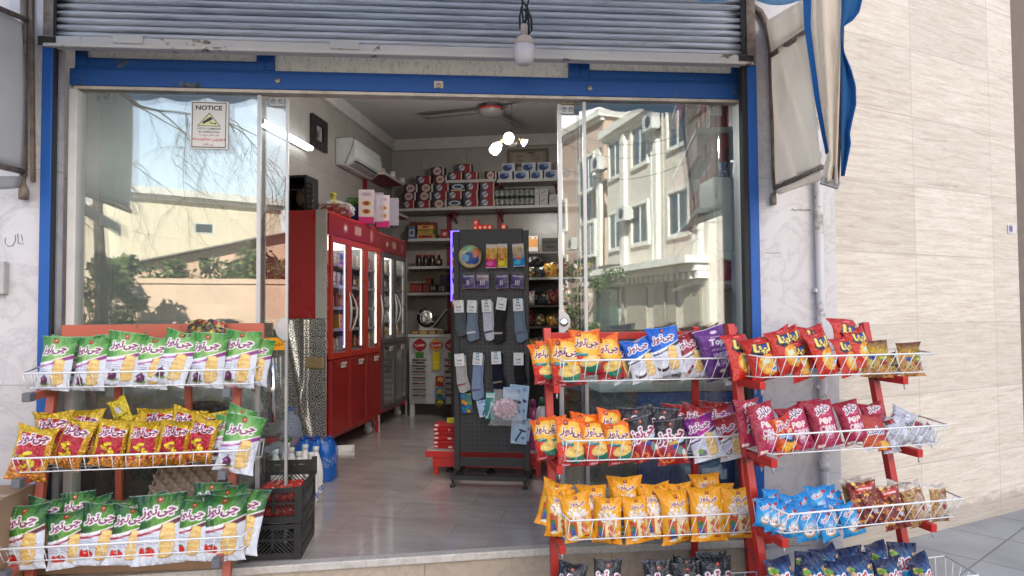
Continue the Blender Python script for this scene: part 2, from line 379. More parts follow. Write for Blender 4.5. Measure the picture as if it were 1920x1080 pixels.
def m_worn(name, c, under, rust=(.09, .035, .015), amt=.62, rough=.4, scale=3.):     # paint with chips and rust
    if name in MATS: return MATS[name]
    t = NT(name); v = t.coord(); n = t.noise(v, scale, 9, .72, .4); n2 = t.noise(v, scale*7, 6, .7); n3 = t.noise(v, 1.3, 3)
    col = t.ramp(n3, [(.3, tuple(x*.82 for x in c)), (.7, c)])
    ch = t.ramp(n, [(amt, 0.), (amt+.03, 1.)])
    col = t.mix(ch, col, t.ramp(n2, [(.4, rust), (.6, under)]))
    t.bsdf(col, t.math('ADD', t.math('MULTIPLY', n2, .25), rough-.1), 0, .5, t.math('SUBTRACT', t.math('MULTIPLY', n2, .3), ch), .3, .002); MATS[name] = t.mat; return t.mat
def m_shutter():
    t = NT('shutter_metal'); v = t.coord(); x = t.xyz(v); n = t.noise(t.coord(scale=(.5, 1, 9)), 4, 8, .7, .5); n2 = t.noise(v, 1.1, 4)
    col = t.ramp(n, [(.33, (.30, .31, .345)), (.5, (.62, .63, .66)), (.72, (.78, .78, .78))])
    col = t.mix(t.ramp(n2, [(.35, .0), (.7, .35)]), col, (.5, .47, .42))
    end = t.math('SUBTRACT', t.math('ABSOLUTE', x[0]), 1.60)                             # soot where the curtain ends run in the guides
    g = t.ramp(t.math('ADD', t.math('MULTIPLY', end, 5.), t.math('MULTIPLY', t.math('SUBTRACT', n, .5), 1.8)), [(.1, 0.), (.5, .96)])
    col = t.mix(g, col, (.012, .012, .012))
    t.bsdf(col, .5, .1, .5, n, .1, .003); MATS['shutter_metal'] = t.mat; return t.mat
def m_foil():
    t = NT('patterned_foil'); v = t.coord(); x = t.xyz(v)
    def ring(sc, ox, k, w):
        fx = t.math('SUBTRACT', t.math('FRACT', t.math('ADD', t.math('MULTIPLY', x[0], sc), ox)), .5); fz = t.math('SUBTRACT', t.math('FRACT', t.math('ADD', t.math('MULTIPLY', x[2], sc), ox)), .5)
        r = t.math('SQRT', t.math('ADD', t.math('MULTIPLY', fx, fx), t.math('MULTIPLY', fz, fz)))
        return t.ramp(t.math('ABSOLUTE', t.math('SUBTRACT', t.math('FRACT', t.math('MULTIPLY', r, k)), .5)), [(w, 1.), (w+.05, 0.)])
    vo = t.n('ShaderNodeTexVoronoi'); t.l(v, vo.inputs[0]); vo.inputs['Scale'].default_value = 30.
    blot = t.ramp(t.math('ABSOLUTE', t.math('SUBTRACT', t.math('FRACT', t.math('MULTIPLY', vo.outputs[0], 3.)), .5)), [(.12, 1.), (.2, 0.)])
    k = t.math('MAXIMUM', t.math('MULTIPLY', ring(21., 0., 3.0, .13), .9), t.math('MULTIPLY', blot, .8))
    col = t.mix(k, (.74, .73, .71), (.02, .02, .022))
    t.bsdf(col, .22, .6, .5); MATS['patterned_foil'] = t.mat; return t.mat
def m_relief():                                                     # rippled transom glass
    t = NT('rippled_glass'); v = t.coord(); n = t.noise(t.coord(scale=(1, 1, .5)), 42, 3, .6, 1.8)
    b = t.bsdf(t.ramp(n, [(.40, (.22, .22, .22)), (.46, (.85, .85, .85)), (.7, (.92, .92, .92))]), .15, 0, .6, n, .7, .01)
    tr = t.n('ShaderNodeBsdfTranslucent'); tr.inputs[0].default_value = (.85, .85, .82, 1); m = t.n('ShaderNodeMixShader'); m.inputs[0].default_value = .7
    t.l(b.outputs[0], m.inputs[1]); t.l(tr.outputs[0], m.inputs[2]); t.l(m.outputs[0], t.out.inputs[0]); MATS['rippled_glass'] = t.mat; return t.mat
def m_canvas(name, c, stain=(.3, .22, .14), tl=.5):
    if name in MATS: return MATS[name]
    t = NT(name); v = t.coord(); n = t.noise(t.coord(scale=(1, 1, .4)), 3, 7, .65, .5); n2 = t.noise(v, 160, 2)
    col = t.mix(t.ramp(n, [(.5, 0.), (.85, .45)]), c, stain)
    b = t.bsdf(col, .75, 0, .2, n2, .15, .002); tr = t.n('ShaderNodeBsdfTranslucent'); t.l(col, tr.inputs[0])
    m = t.n('ShaderNodeMixShader'); m.inputs[0].default_value = tl; t.l(b.outputs[0], m.inputs[1]); t.l(tr.outputs[0], m.inputs[2]); t.l(m.outputs[0], t.out.inputs[0])
    MATS[name] = t.mat; return t.mat
MB_W = m_marble('white_marble', (.60, .585, .60), (.40, .38, .41), 1.5, (.62, 1.02, 0., .002), .22)
MB_I = m_marble('grey_wall_tile', (.40, .375, .35), (.27, .25, .23), 1.8, (.60, .92, 0., .003), .36, (.24, .22, .2), 'yz', .4)
MB_B = m_marble('grey_back_tile', (.40, .375, .345), (.28, .26, .24), 1.8, (.60, .92, 0., .003), .22, (.24, .22, .2), 'xz', .4)
STEP = m_marble('step_stone', (.43, .36, .29), (.27, .2, .15), 2.2, (.9, .5, 0., .003), .45, (.2, .17, .14), 'xz', .5)
TRAV = m_travertine(); FLOORM = m_floor(); PAVE = m_pave(); GLASS = m_glass(); SHUT = m_shutter(); FOIL = m_foil(); REL = m_relief()
BLUE = m_worn('blue_paint', (.002, .088, .37), (.10, .13, .18), (.02, .02, .02), .60, .5)
WHITEP = m_worn('old_white_paint', (.72, .69, .63), (.24, .18, .13), (.10, .05, .025), .585, .5, 4.)
RED = m_worn('red_rack_paint', (.50, .022, .018), (.3, .05, .04), (.08, .02, .015), .57, .36)
ORED = m_worn('orange_red_rack_paint', (.50, .11, .065), (.33, .12, .09), (.10, .03, .02), .575, .45)
CREAM = mat('cream_trim', (.62, .55, .46), .5, 0, .1, 6, c2=(.4, .33, .26))
ALU = mat('aluminium', (.42, .42, .43), .35, .3, .06, 9); CHROME = mat('chrome', (.72, .72, .72), .16, 1., .05, 9)
WIRE = mat('white_wire', (.78, .78, .78), .35, 0, .05, 9); BLACKP = mat('black_plastic', (.014, .014, .015), .42, 0, .2, 14, .1, 90)
DGREY = mat('dark_grey_steel', (.020, .021, .024), .5, 0, .12, 9); WHITEPL = mat('white_plastic', (.74, .74, .73), .35, 0, .05, 5)
REDLAC = mat('red_lacquer', (.46, .013, .018), .28, 0, .02, 1., 0, 2., coat=.4); REDDK = mat('red_drawer', (.27, .016, .014), .33, 0, .12, 3, coat=.2)
GREYCAP = mat('grey_rubber', (.12, .125, .14), .6); RUSTY = mat('rusty_frame', (.24, .19, .15), .65, .2, .3, 9, .2, c2=(.10, .05, .03))
CARD = mat('cardboard', (.33, .21, .13), .8, 0, .12, 5, .1, 120, .3); SKIRT = mat('ceiling_paint', (.46, .45, .435), .7, 0, .05, 2)
INK = printed('print_gloss', .34, 0, .35, .0); INKM = printed('print_paper', .6); FOILP = printed('print_foil', .26, .2, .6, .2, .28); GOLDP = printed('print_gold_foil', .24, .38, .6, .2, .40); FILM = printed('print_film', .30, 0, .42, .0, .24)
# ------------------------------------------------------------------ ground, pavement, road
def struct(o): return tag(o, kind='structure')
mb = MB(); mb.add([(-200, -200, -.13), (200, -200, -.13), (200, 200, -.13), (-200, 200, -.13)], [(0, 1, 2, 3)])
struct(mb.build('ground', mat('dry_earth', (.22, .18, .14), .9, 0, .2, .4)))
mb = MB(); mb.span((-40, -4.6, -.3), (40, 30, 0)); mb.span((-40, -4.75, -.3), (40, -4.604, .004), 1)
struct(mb.build('pavement', [PAVE, mat('kerb_stone', (.30, .29, .28), .8)], None, FM(0, 0, 0)))
mb = MB(); mb.add([(-60, -14, -.126), (60, -14, -.126), (60, -4.76, -.126), (-60, -4.76, -.126)], [(0, 1, 2, 3)])
struct(mb.build('road', mat('asphalt', (.05, .05, .052), .85, 0, .2, 3, .3, 120), None, FM(0, 0, 0)))
mb = MB(); mb.span((-60, -16.5, -.3), (60, -14.0, -.02)); struct(mb.build('pavement', mat('far_pavement', (.30, .28, .25), .85), None, FM(0, 0, 0)))
# ------------------------------------------------------------------ shop floor, ceiling, interior walls
e0, e1, e2 = [GZ(px, py, FLOOR) for px, py in ((463, 1065), (1033, 1028), (1437, 1013))]
k = (e0-e1); eL = e1+k*((-2.62-e1[0])/k[0]); k2 = e2-e1; eR = e1+k2*((1.02-e1[0])/k2[0])
edge = [tuple(p[:2]) for p in (eL, e0, e1, e2, eR)]
mb = MB(); mb.prism([(x, y+.07) for x, y in edge]+[(1.06, 8.9), (-2.95, 8.9), (-2.95, 3.3)], FLOOR-.04, FLOOR, 0, ax='z')
struct(mb.build('shop_floor', [FLOORM]))
mb = MB(); ins = [(x, y+.022) for x, y in edge]; mb.prism(ins+[(1.06, 5.), (-2.62, 5.)], -.05, FLOOR-.0405, 0, ax='z')
ds = mb.build('doorstep', [STEP]); mb = MB(); mb.prism(edge+[(x, y+.069) for x, y in edge[::-1]], FLOOR-.036, FLOOR+.002, 0, ax='z'); mb.build('nosing', m_marble('worn_nosing', (.52, .49, .45), (.3, .27, .24), 4., None, .45), ds, None, .006)
tag(ds, 'low beige stone doorstep with a pale worn nosing under the shop floor', 'doorstep')
CEIL = 3.62; WL = -2.8; WR = .86; WB = 8.75
mb = MB(); ca_, cb_ = P0+FDIR*-2.36+FNRM*.16, P0+FDIR*1.44+FNRM*.16; mb.prism([tuple(ca_[:2]), tuple(cb_[:2]), (1.2, 8.95), (-2.95, 8.95)], CEIL, CEIL+.03, 0, ax='z'); struct(mb.build('ceiling', SKIRT))
mb = MB(); mb.span((-2.95, 3.05, FLOOR-.03), (WL, 8.95, CEIL-.002)); tag(mb.build('side_wall', MB_I), 'grey marbled tile wall behind the red coolers', 'wall')
# decorated border tile
zb = (RXp(160, 566, WL)[2], RXp(160, 604, WL)[2])
cvb = CV(.25, 96, 2, (186, 176, 168))
for y in (.018, .232): cvb.rect(0, y-.012, 1, y+.012, (96, 72, 66))
for i in range(3):
    x0 = i/3.; pts = [(x0+j/24/1., .125+.05*math.sin(j/8*2*PI)) for j in range(9)]
    for a, b in zip(pts, pts[1:]): cvb.line(*a, *b, .012, (70, 56, 52))
    cvb.ell(x0+.09, .15, .03, .035, (70, 56, 52)); cvb.ell(x0+.24, .09, .02, .02, (90, 70, 64))
sm = sheet(1.0, abs(zb[0]-zb[1]), .006, cvb, (180, 170, 160)).mesh('tile_border', INK, True)
for i in range(3):
    o = link('tile_border', sm, bpy.data.objects['side_wall']); o.matrix_local = TM(WL+.004, 3.62+i*1.001, min(zb), -PI/2)
mb = MB(); mb.span((WL+.001, WB, FLOOR-.03), (1.1, 8.95, CEIL-.002)); tag(mb.build('back_wall', MB_B), 'pale grey tiled wall at the far end of the shop', 'wall')
mb = MB(); mb.span((WR, 4.02, FLOOR-.03), (1.1, WB-.001, CEIL-.002)); tag(mb.build('side_wall', MB_I), 'tiled wall behind the red washing powder shelf', 'wall')
mb = MB(); mb.span((WL+.001, 3.2, CEIL-.15), (WL+.05, WB-.002, CEIL-.004)); mb.span((WL+.051, WB-.05, CEIL-.15), (WR-.002, WB-.002, CEIL-.004)); mb.span((WR-.05, 4.1, CEIL-.15), (WR-.002, WB-.06, CEIL-.004))
tag(mb.build('crown_moulding', mat('plaster', (.5, .48, .46), .65)), 'pale plaster moulding running along the top of the shop walls', 'moulding')
# ------------------------------------------------------------------ outer walls
uL0 = FU(70, 600, .15)[0]; uL1 = FU(91, 600, .15)[0]; uR0 = FU(1408, 500, .15)[0]; uR1 = FU(1426, 500, .15)[0]
mb = MB(); mb.span((-5, -.12, -.05), (uL0-.012, .25, 3.3)); o = mb.build('marble_wall', MB_W, None, FM(0, 0, 0)); tag(o, 'white veined marble wall beside the left blue post', 'wall')
mb = MB(); mb.span((uL1-.02, -.075, FLOOR-.03), (-2.2, -.032, 2.64)); tag(mb.build('marble_reveal', MB_W, None, FM(0, 0, 0)), 'narrow marble strip between blue post and glass', 'wall')
g1 = GZ(1693, 1013); g2 = GZ(1920, 955); wd = unit(g2-g1); wn = np.array([-wd[1], wd[0], 0])
def WP(px, py, off=0.):                                             # pixel -> travertine wall plane
    r = ray(px, py); return CAM+r*((wn@(g1-wn*off-CAM))/(wn@r))
c0 = WP(1546, 700); c1 = WP(1913, 600); uC = uw(c0)
WM = TM(c0[0], c0[1], 0, math.atan2(wd[1], wd[0])); WLEN = float(np.linalg.norm((c1-c0)[:2]))
mb = MB(); mb.span((0, 0, -.05), (WLEN, .3, 7.2)); tag(mb.build('travertine_wall', TRAV, None, WM), 'tall beige travertine clad wall running back along the pavement', 'wall')
mb = MB(); mb.span((uR1+.012, -.10, -.05), (uC[0]-.004, .25, 3.4)); tag(mb.build('marble_wall', MB_W, None, FM(0, 0, 0)), 'narrow white marble pier between right blue post and beige wall', 'wall')
mb = MB(); a = FU(1541, 600, .14); mb.tube([(a[0], -.135, z) for z in (-.02, .6, 1.2, 1.8, 2.4, 3.2)], .021, 10, 0); mb.tube([(a[0], -.135, z) for z in (.52, .57)], .026, 10)
for z in (.25, .95, 1.45, 2.1): mb.span((a[0]-.03, -.14, z-.01), (a[0]+.03, -.10, z+.01))
tag(mb.build('drain_pipe', m_worn('chipped_white_paint', (.62, .60, .61), (.5, .48, .46), (.3, .26, .23), .56, .5, 5.), None, FM(0, 0, 0)), 'white painted drain pipe down the corner of the marble pier', 'pipe')
# the storeys above, which keep the shop front in shade
f0 = P0+FDIR*-9+FNRM*.3; f1 = P0+FDIR*(uC[0]-.05)+FNRM*.3; wq = wn*.31
poly = [tuple(f0[:2]), tuple(f1[:2]), tuple((c0+wq+wd*.1)[:2]), tuple((c1+wq-wd*.02)[:2]), tuple((c1+wn*9)[:2]), (-9, 14)]
mb = MB(); mb.prism(poly, 3.66, 7.2, 0, ax='z'); mb.span((-9, 8.96, -.1), (-2.96, 9.2, 3.65)); tag(mb.build('building', mat('upper_stucco', (.45, .40, .34), .8)), 'beige storey block above the shop and its shutter', 'building')
mb = MB(); mb.span((-2.4, .02, 2.9), (1.45, .29, 3.655)); mb.span((-9, .02, 3.31), (-2.41, .29, 3.655)); mb.span((1.46, .02, 3.41), (uC[0]-.01, .29, 3.655))
tag(mb.build('lintel', mat('upper_stucco', (.45, .40, .34), .8), None, FM(0, 0, 0)), 'plain wall band behind the rolled shutter', 'wall')
# neighbour at the far right edge
n0 = c1+wd*.5+wn*1.2
mb = MB(); mb.span((0, 0, -.05), (5, 4, 6)); o = mb.build('neighbour_building', mat('brown_stucco', (.16, .12, .10), .85), None, TM(n0[0], n0[1], 0, math.atan2(wd[1], wd[0]))); tag(o, 'dark brown house beyond the end of the beige wall', 'building')
q = c1+wd*.42+wn*.75; r = thing('air_conditioner', 'grey window air conditioner at the right edge beyond the beige wall', 'air conditioner', TM(q[0], q[1], WP(1912, 205)[2]-.33, math.atan2(wd[1], wd[0])))
mb = MB(); mb.span((-.2, -.25, 0), (.55, .4, .62)); mb.build('case', mat('ac_case', (.33, .31, .29), .6), r, None, .01)
mb = MB(); [mb.span((-.17, -.262, .06+i*.055), (.5, -.25, .09+i*.055)) for i in range(9)]; mb.build('grille', DGREY, r)
# ------------------------------------------------------------------ blue posts, shutter, header
def post(u0, u1, lab):
    r = thing('guide_post', lab, 'door post', FM((u0+u1)/2, .15, 0))
    w = u1-u0; mb = MB(); mb.span((-w/2, 0, -.02), (w/2, .05, 2.62)); mb.build('channel', BLUE, r, None, .004)
    mb = MB(); mb.span((-w/2+.002, .001, 2.622), (w/2-.002, .05, 3.3)); mb.build('upper_channel', RUSTY, r)
    return r
r = post(uL0, uL1, 'blue painted steel post at the left side of the shop opening')
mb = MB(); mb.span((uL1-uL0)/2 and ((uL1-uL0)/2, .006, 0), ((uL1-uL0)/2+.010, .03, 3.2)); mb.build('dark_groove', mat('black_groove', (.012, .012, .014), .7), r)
r2 = post(uR0, uR1, 'blue painted steel post at the right side beside marble pier')
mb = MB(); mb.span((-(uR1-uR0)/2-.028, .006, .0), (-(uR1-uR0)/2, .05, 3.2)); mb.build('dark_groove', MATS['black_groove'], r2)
z0 = FU(740, 88, .13)[1]; zr0, zr1 = FU(640, 103, .14)[1], FU(640, 83, .14)[1]
ua, ub = FU(93, 60, .13)[0], FU(1402, 60, .13)[0]; uc = (ua+ub)/2; hw = (ub-ua)/2
sh = thing('roller_shutter', 'rolled up grey corrugated metal shutter with sooty ends above the door', 'shutter', FM(uc, .12, 0))
mb = MB(); pitch = .034
def slat(u, v):
    z = zr1-.004+v*.62; ph = (v*18) % 1.; q = max(0., (ph-.11)/.89)
    return ((u-.5)*2*hw, (.002 if ph < .08 else -.006)-.016*math.sin(PI*q**.8)**.7, z)
mb.grid(slat, 2, 18*18+1, 0, None, True); mb.span((-hw, .004, zr1), (hw, .012, zr1+.62)); o = mb.build('slat_curtain', SHUT, sh)
o.modifiers.new('Edge', 'EDGE_SPLIT').split_angle = 1.2
mb = MB(); mb.span((-hw-.02, -.03, zr0), (hw+.02, .012, zr1)); mb.span((-hw-.01, -.05, zr0-.004), (hw+.01, .005, zr0+.012))
for x in (-1.36, -.34): mb.span((x-.07, -.037, zr1-.03), (x+.07, -.03, zr1+.012))
mb.build('bottom_rail', WHITEP, sh, None, .004)
for sx in (-1, 1): mb = MB(); mb.span((sx*(hw-.01)-.05, -.034, zr0+.006), (sx*(hw-.01)+.03, -.031, zr1-.004)); mb.build('end_bracket', mat('sooty_iron', (.04, .035, .03), .7, .3, .4, 20), sh)
mb = MB(); mb.span((-hw-.06, -.16, zr1+.63), (hw+.12, .06, zr1+.95)); mb.build('shutter_box', mat('dark_timber', (.07, .05, .04), .8, 0, .3, 9), sh)
# header beam with its windows
hd = thing('door_header', 'blue steel header beam with small transom windows over the glass doors', 'door frame', FM(0, 0, 0))
bz0, bz1 = FU(760, 171, .03)[1]-.004, FU(140, 127, .03)[1]; hx0, hx1 = FU(129, 150, .03)[0], FU(1393, 160, .03)[0]
mb = MB(); mb.span((hx0, -.03, bz0), (hx1, .05, bz1)); mb.build('beam', BLUE, hd, None, .005)
mb = MB(); mb.span((hx0+.02, -.022, bz0-.016), (hx1-.005, .045, bz0-.001)); mb.build('cream_strip', CREAM, hd)
tz = 2.73; ws = [FU(x, 120, .03)[0] for x in (138, 497, 513, 1067, 1088, 1390)]
mb = MB()
mb.span((ws[0], -.022, bz1), (ws[5], .03, bz1+.012))
for a, b in ((0, 1), (4, 5)):
    for lo, hi in ((ws[a], ws[a]+.052), (ws[b]-.045, ws[b])): mb.span((lo, -.02, bz1+.012), (hi, .03, tz))
    mb.span((ws[a]+.052, -.02, bz1+.012), (ws[b]-.045, .03, bz1+.05)); mb.span((ws[a]+.052, -.012, bz1+.05), (ws[b]-.045, .02, bz1+.06))
mb.span((ws[1]+.001, -.024, bz1+.012), (ws[2], .03, tz)); mb.span((ws[3], -.024, bz1+.012), (ws[4]-.001, .03, tz))
mb.build('window_frame', BLUE, hd, None, .003)
mb = MB(); mb.span((ws[2], .002, bz1+.012), (ws[3], .010, tz)); mb.build('pane', REL, hd)
for a, b in ((0, 1), (4, 5)):
    mb = MB(); mb.span((ws[a]+.052, .002, bz1+.06), (ws[b]-.045, .010, tz)); mb.build('pane', REL, hd)
for i, (px, py) in enumerate(((521, 152), (822, 161), (1106, 166))):
    u, z = FU(px, py, .03); mb = MB(); R = Matrix.Rotation(PI/2, 3, 'X'); mb.lathe([(.0, .0), (.014, 0), (.014, .006), (.009, .012), (0, .012)], 10, (u, -.03, z), 0, R)
    if i == 1: mb.span((u-.022, -.033, z-.012), (u+.024, -.0302, z+.024))
    mb.build('bolt', mat('old_bolt', (.5, .45, .38), .45, .5, .2), hd)
# white jambs
for u0, u1, lab in ((FU(130, 500, 0)[0], FU(146, 500, 0)[0], 'white aluminium jamb on the left of the glass front'), (FU(1387, 500, 0)[0], FU(1401, 500, 0)[0], 'white aluminium jamb on the right of the glass front')):
    mb = MB(); mb.span((u0, -.03, FLOOR), (u1, .06, bz0-.018)); tag(mb.build('door_jamb', mat('white_frame', (.66, .64, .62), .45), None, FM(0, 0, 0), .004), lab, 'door frame')
# ------------------------------------------------------------------ glass panels
GT = bz0-.018
def panel(name, lab, px0, px1, off, edgepx, clamps=(), lock=None, tint=None):
    u0, u1 = FU(px0, 420, off)[0], FU(px1, 420, off)[0]; r = thing(name, lab, 'glass door', FM((u0+u1)/2, off, FLOOR+.005)); w = u1-u0; h = GT-FLOOR-.012
    mb = MB(); mb.span((-w/2, -.004, 0), (w/2, .004, h)); mb.build('pane', GLASS, r)
    for a, b in edgepx:
        x0, x1 = FU(a, 420, off)[0]-(u0+u1)/2, FU(b, 420, off)[0]-(u0+u1)/2
        mb = MB(); mb.span((x0, -.009, 0), (x1, .009, h)); mb.build('edge_strip', ALU, r)
    for px, py in clamps:
        u, z = FU(px, py, off); u -= (u0+u1)/2; z -= FLOOR+.005; mb = MB()
        mb.span((u-.034, -.016, z-.034), (u+.034, -.0045, z+.012)); mb.span((u-.036, -.014, z+.018), (u+.036, .002, z+.036), 1)
        for sx in (-1, 1):
            mb.lathe([(0, 0), (.013, 0), (.013, .005), (0, .005)], 12, (u+sx*.017, -.016, z-.011), 0, Matrix.Rotation(PI/2, 3, 'X'))
            mb.lathe([(0, 0), (.009, 0), (.009, .006), (0, .006)], 10, (u+sx*.02, -.014, z+.028), 0, Matrix.Rotation(PI/2, 3, 'X'))
        mb.build('clamp', [ALU, mat('old_brass', (.33, .27, .16), .4, .7)], r)
    if lock:
        px, py, sg = lock; u, z = FU(px, py, off); u -= (u0+u1)/2; z -= FLOOR+.005; mb = MB()
        mb.prism([(u+sg*.062*math.sin(a), z+.062*math.cos(a)) for a in [PI*i/14 for i in range(15)]], -.018, -.0045)
        mb.build('lock_plate', ALU, r, None, .002)
        mb = MB()
        if sg > 0: mb.lathe([(0, 0), (.024, 0), (.022, .008), (.014, .011), (0, .011)], 14, (u+sg*.026, -.018, z), 0, Matrix.Rotation(PI/2, 3, 'X')); mb.build('lock', CHROME, r)
    return r, (u0+u1)/2
panel('glass_panel', 'fixed glass panel on the left carrying the NOTICE sign', 146, 486, 0., ((482, 489),))
sl, slu = panel('sliding_glass_door', 'frameless sliding glass door on the left with orange sticker', 186, 541, -.045, ((536, 541),), ((521, 188), (198, 181)), (541, 617, -1))
mb = MB(); u, z = FU(514, 730, -.02); u -= slu; z -= FLOOR+.005; mb.tube([(u, -.05, z-.16), (u, -.05, z+.16)], .0165, 12)
for dz in (-.1, .1): mb.tube([(u, -.05, z+dz), (u, -.004, z+dz)], .009, 8)
mb.build('bar_handle', CHROME, sl)
panel('glass_panel', 'fixed glass panel on the right in front of white meter cabinet', 1088, 1388, 0., ((1094, 1100),))
panel('sliding_glass_door', 'frameless sliding glass door on the right with round lock', 1046, 1350, -.045, ((1047, 1054),), ((1063, 203), (1340, 206)), (1047, 604, 1))
# CCTV notice
cn = CV(1.28, 120, 2, (232, 228, 222)); W = (40, 42, 45)
def frame_rr(c, x0, y0, x1, y1, w, col):
    for a in ((x0, y0, x1, y0), (x1, y0, x1, y1), (x1, y1, x0, y1), (x0, y1, x0, y0)): c.line(*a, w, col)
frame_rr(cn, .045, .05, .93, 1.235, .022, W)
cn.text('NOTICE', .48, 1.10, .70, W, .125, bold=.03)
cn.poly([(.17, .605), (.80, .605), (.49, .975)], W); cn.poly([(.205, .625), (.765, .625), (.49, .945)], (226, 228, 170))
cn.poly([(.33, .665), (.58, .80), (.545, .86), (.50, .85), (.31, .72)], (30, 30, 32)); cn.line(.50, .74, .535, .69, .015, (30, 30, 32)); cn.line(.535, .69, .66, .685, .018, (30, 30, 32)); cn.rect(.65, .655, .672, .715, (30, 30, 32))
cn.text('CCTV CAMERAS', .49, .545, .62, (90, 92, 95), .05, bold=.03); cn.text('IN OPERATION', .49, .455, .55, (90, 92, 95), .05, bold=.03)
cn.text('این مکان مجهز به', .49, .375, .5, (150, 70, 80), .06, bold=.02); cn.text('دوربین مداربسته', .49, .265, .86, (196, 60, 80), .11, bold=.03); cn.text('می باشد.', .47, .125, .28, (150, 60, 70), .075, bold=.02)
a = FU(357, 279, .006); b = FU(428, 191, .006); w = b[0]-a[0]
o = sheet(w, b[1]-a[1], .003, cn, (220, 218, 214)).build('notice_sign', INK, None, FM((a[0]+b[0])/2, .0075, a[1])@Matrix.Rotation(.012, 4, 'Y'), cols=True)
tag(o, 'white NOTICE sign about CCTV cameras stuck on the left glass', 'sign')
cs = CV(.52, 64, 2, (240, 165, 20)); cs.text('درب کشویی', .45, .27, .95, (60, 45, 15), .26, bold=.02)
a = FU(484, 657, -.03); b = FU(533, 633, -.03)
tag(sheet(b[0]-a[0], b[1]-a[1], .002, cs, (230, 160, 30)).build('door_sticker', INK, None, FM((a[0]+b[0])/2, -.0385, a[1]), cols=True), 'orange sticker with dark Persian lettering on sliding glass door', 'sticker')
# ------------------------------------------------------------------ bulb and cables above the door
u, z = FU(983, 74, .30); bl = thing('hanging_bulb', 'unlit white bulb hanging on black cable before the shutter', 'light bulb', FM(u, .30, z))
mb = MB(); mb.lathe([(0, -.005), (.026, -.003), (.036, -.01), (.044, -.028), (.047, -.05)][::-1], 24, (0, 0, .018)); mb.lathe([(.017, .0), (.02, .05), (.017, .058), (.008, .064), (0, .066)], 18, (0, 0, .012))
mb.build('socket', mat('aged_cream_plastic', (.62, .52, .42), .5), bl)
mb = MB(); mb.lathe([(.0, -.125), (.02, -.124), (.037, -.116), (.046, -.098), (.049, -.075), (.049, -.032)], 24); mb.build('diffuser', mat('milky_plastic', (.66, .63, .68), .3), bl)
mb = MB()
for i, (x, dx) in enumerate(((-.03, .02), (.0, -.01), (.02, .012))): mb.tube([(x*2.5, .0, .34), (x*1.2+dx*.4, .0, .22), (dx, .002, .15), (dx*.6, 0, .10), (0, 0, .07)], .0045, 6)
mb.tube([(.012, 0, .16), (.035, -.002, .10), (.036, -.004, .045), (.022, -.006, .02), (.022, -.008, .06), (.02, 0, .12), (.0, 0, .15)], .0055, 6)
mb.tube([(-.012, 0, .16), (-.022, -.002, .11), (-.02, -.004, .05)], .005, 6); mb.build('cable', BLACKP, bl)
mb = MB(); mb.tube([(u+.08, -.02, 3.0), (u+.35, .02, 2.955), (u+.55, .03, 2.93), (u+.62, .03, 3.0), (u+.75, .03, 2.94), (u+1.25, .03, 2.97)], .005, 6)
tag(mb.build('cable', BLACKP, None, FM(0, .22, 0)), 'loose black cable looped along the shutter box', 'cable')
# ------------------------------------------------------------------ awning over the shop
AW_W = m_canvas('awning_cream', (.90, .84, .75), (.5, .40, .30), .65); AW_B = m_canvas('awning_blue', (.02, .14, .42), (.05, .12, .25)); AW_S = m_canvas('awning_sky', (.30, .55, .80), (.2, .35, .5), .65)
zv = 2.60; AO = .78
aw = thing('awning', 'blue and cream folding awning with scalloped valance above the shop front', 'awning', FM(0, .0, 2.668))
mb = MB(); mb.grid(lambda p, q: (-2.35+p*3.75, -AO*q-.02, .75-.55*q+.02*math.sin(p*40)*q), 60, 6); o = mb.build('roof_canvas', m_canvas('awning_roof', (.78, .79, .82), (.5, .5, .5), .8), aw); o.modifiers.new('S', 'SOLIDIFY').thickness = .004
def val(p, q):
    x = -2.35+p*(FU(1512, 0, AO+.025)[0]+2.35); d = .03*abs(math.sin(p*PI*13)); dr = .012*p
    return (x, -AO-.025+.008*math.sin(p*60), .2*(1-q)+(-.015+.03-d-dr)*q)
mb = MB(); mb.grid(val, 240, 4); o = mb.build('valance', AW_S, aw); o.modifiers.new('S', 'SOLIDIFY').thickness = .003
mb = MB(); mb.tube([(-2.35, -AO, .2), (1.4, -AO, .2)], .018, 8); mb.build('front_bar', RUSTY, aw)
# right end of the awning: steel side frame, cream side sheet, folded bundle
def F3(px, py, off): u, z = FU(px, py, off); return (u, -off, z)
s0, s1, s2, s3 = F3(1446, 104, .12), F3(1454, 352, .12), F3(1541, 314, .74), F3(1512, 58, .74)
sd = thing('canvas_awning', 'steel side frame with stained cream canvas on right end of awning', 'awning', FM(0, 0, 0))
mb = MB()
hook = [F3(x, y, .12) for x, y in ((1380, 4), (1405, 8), (1425, 22), (1439, 48), (1446, 90), (1450, 220), (1455, 352))]
mb.tube(hook, .017, 8); mb.tube([s0, s3], .014, 8); mb.tube([s1, s2], .014, 8)
mb.tube([s1, F3(1451, 372, .12)], .010, 8); mb.lathe([(0, 0), (.016, 0), (.018, .03), (.012, .06), (0, .06)], 10, F3(1450, 384, .12)); mb.build('frame', RUSTY, sd)
def side(p, q):
    a = Vector(s0)*(1-q)+Vector(s1)*q; b = Vector(s3)*(1-q)+Vector(s2)*q; v = a.lerp(b, p); d = math.sin(p*PI)
    v.x += .02*math.sin((p*1.4-q*1.1)*9)*d; v.z += .0; return v
mb = MB(); mb.grid(side, 24, 24); lo = [F3(1455, 358, .13), F3(1542, 318, .75), F3(1540, 338, .75), F3(1462, 364, .13)]
mb.grid(lambda p, q: Vector(lo[0]).lerp(Vector(lo[1]), p).lerp(Vector(lo[3]).lerp(Vector(lo[2]), p), q), 6, 4); up = [F3(1437, 40, .13), F3(1505, 0, .73), F3(1511, 50, .74), F3(1447, 98, .13)]
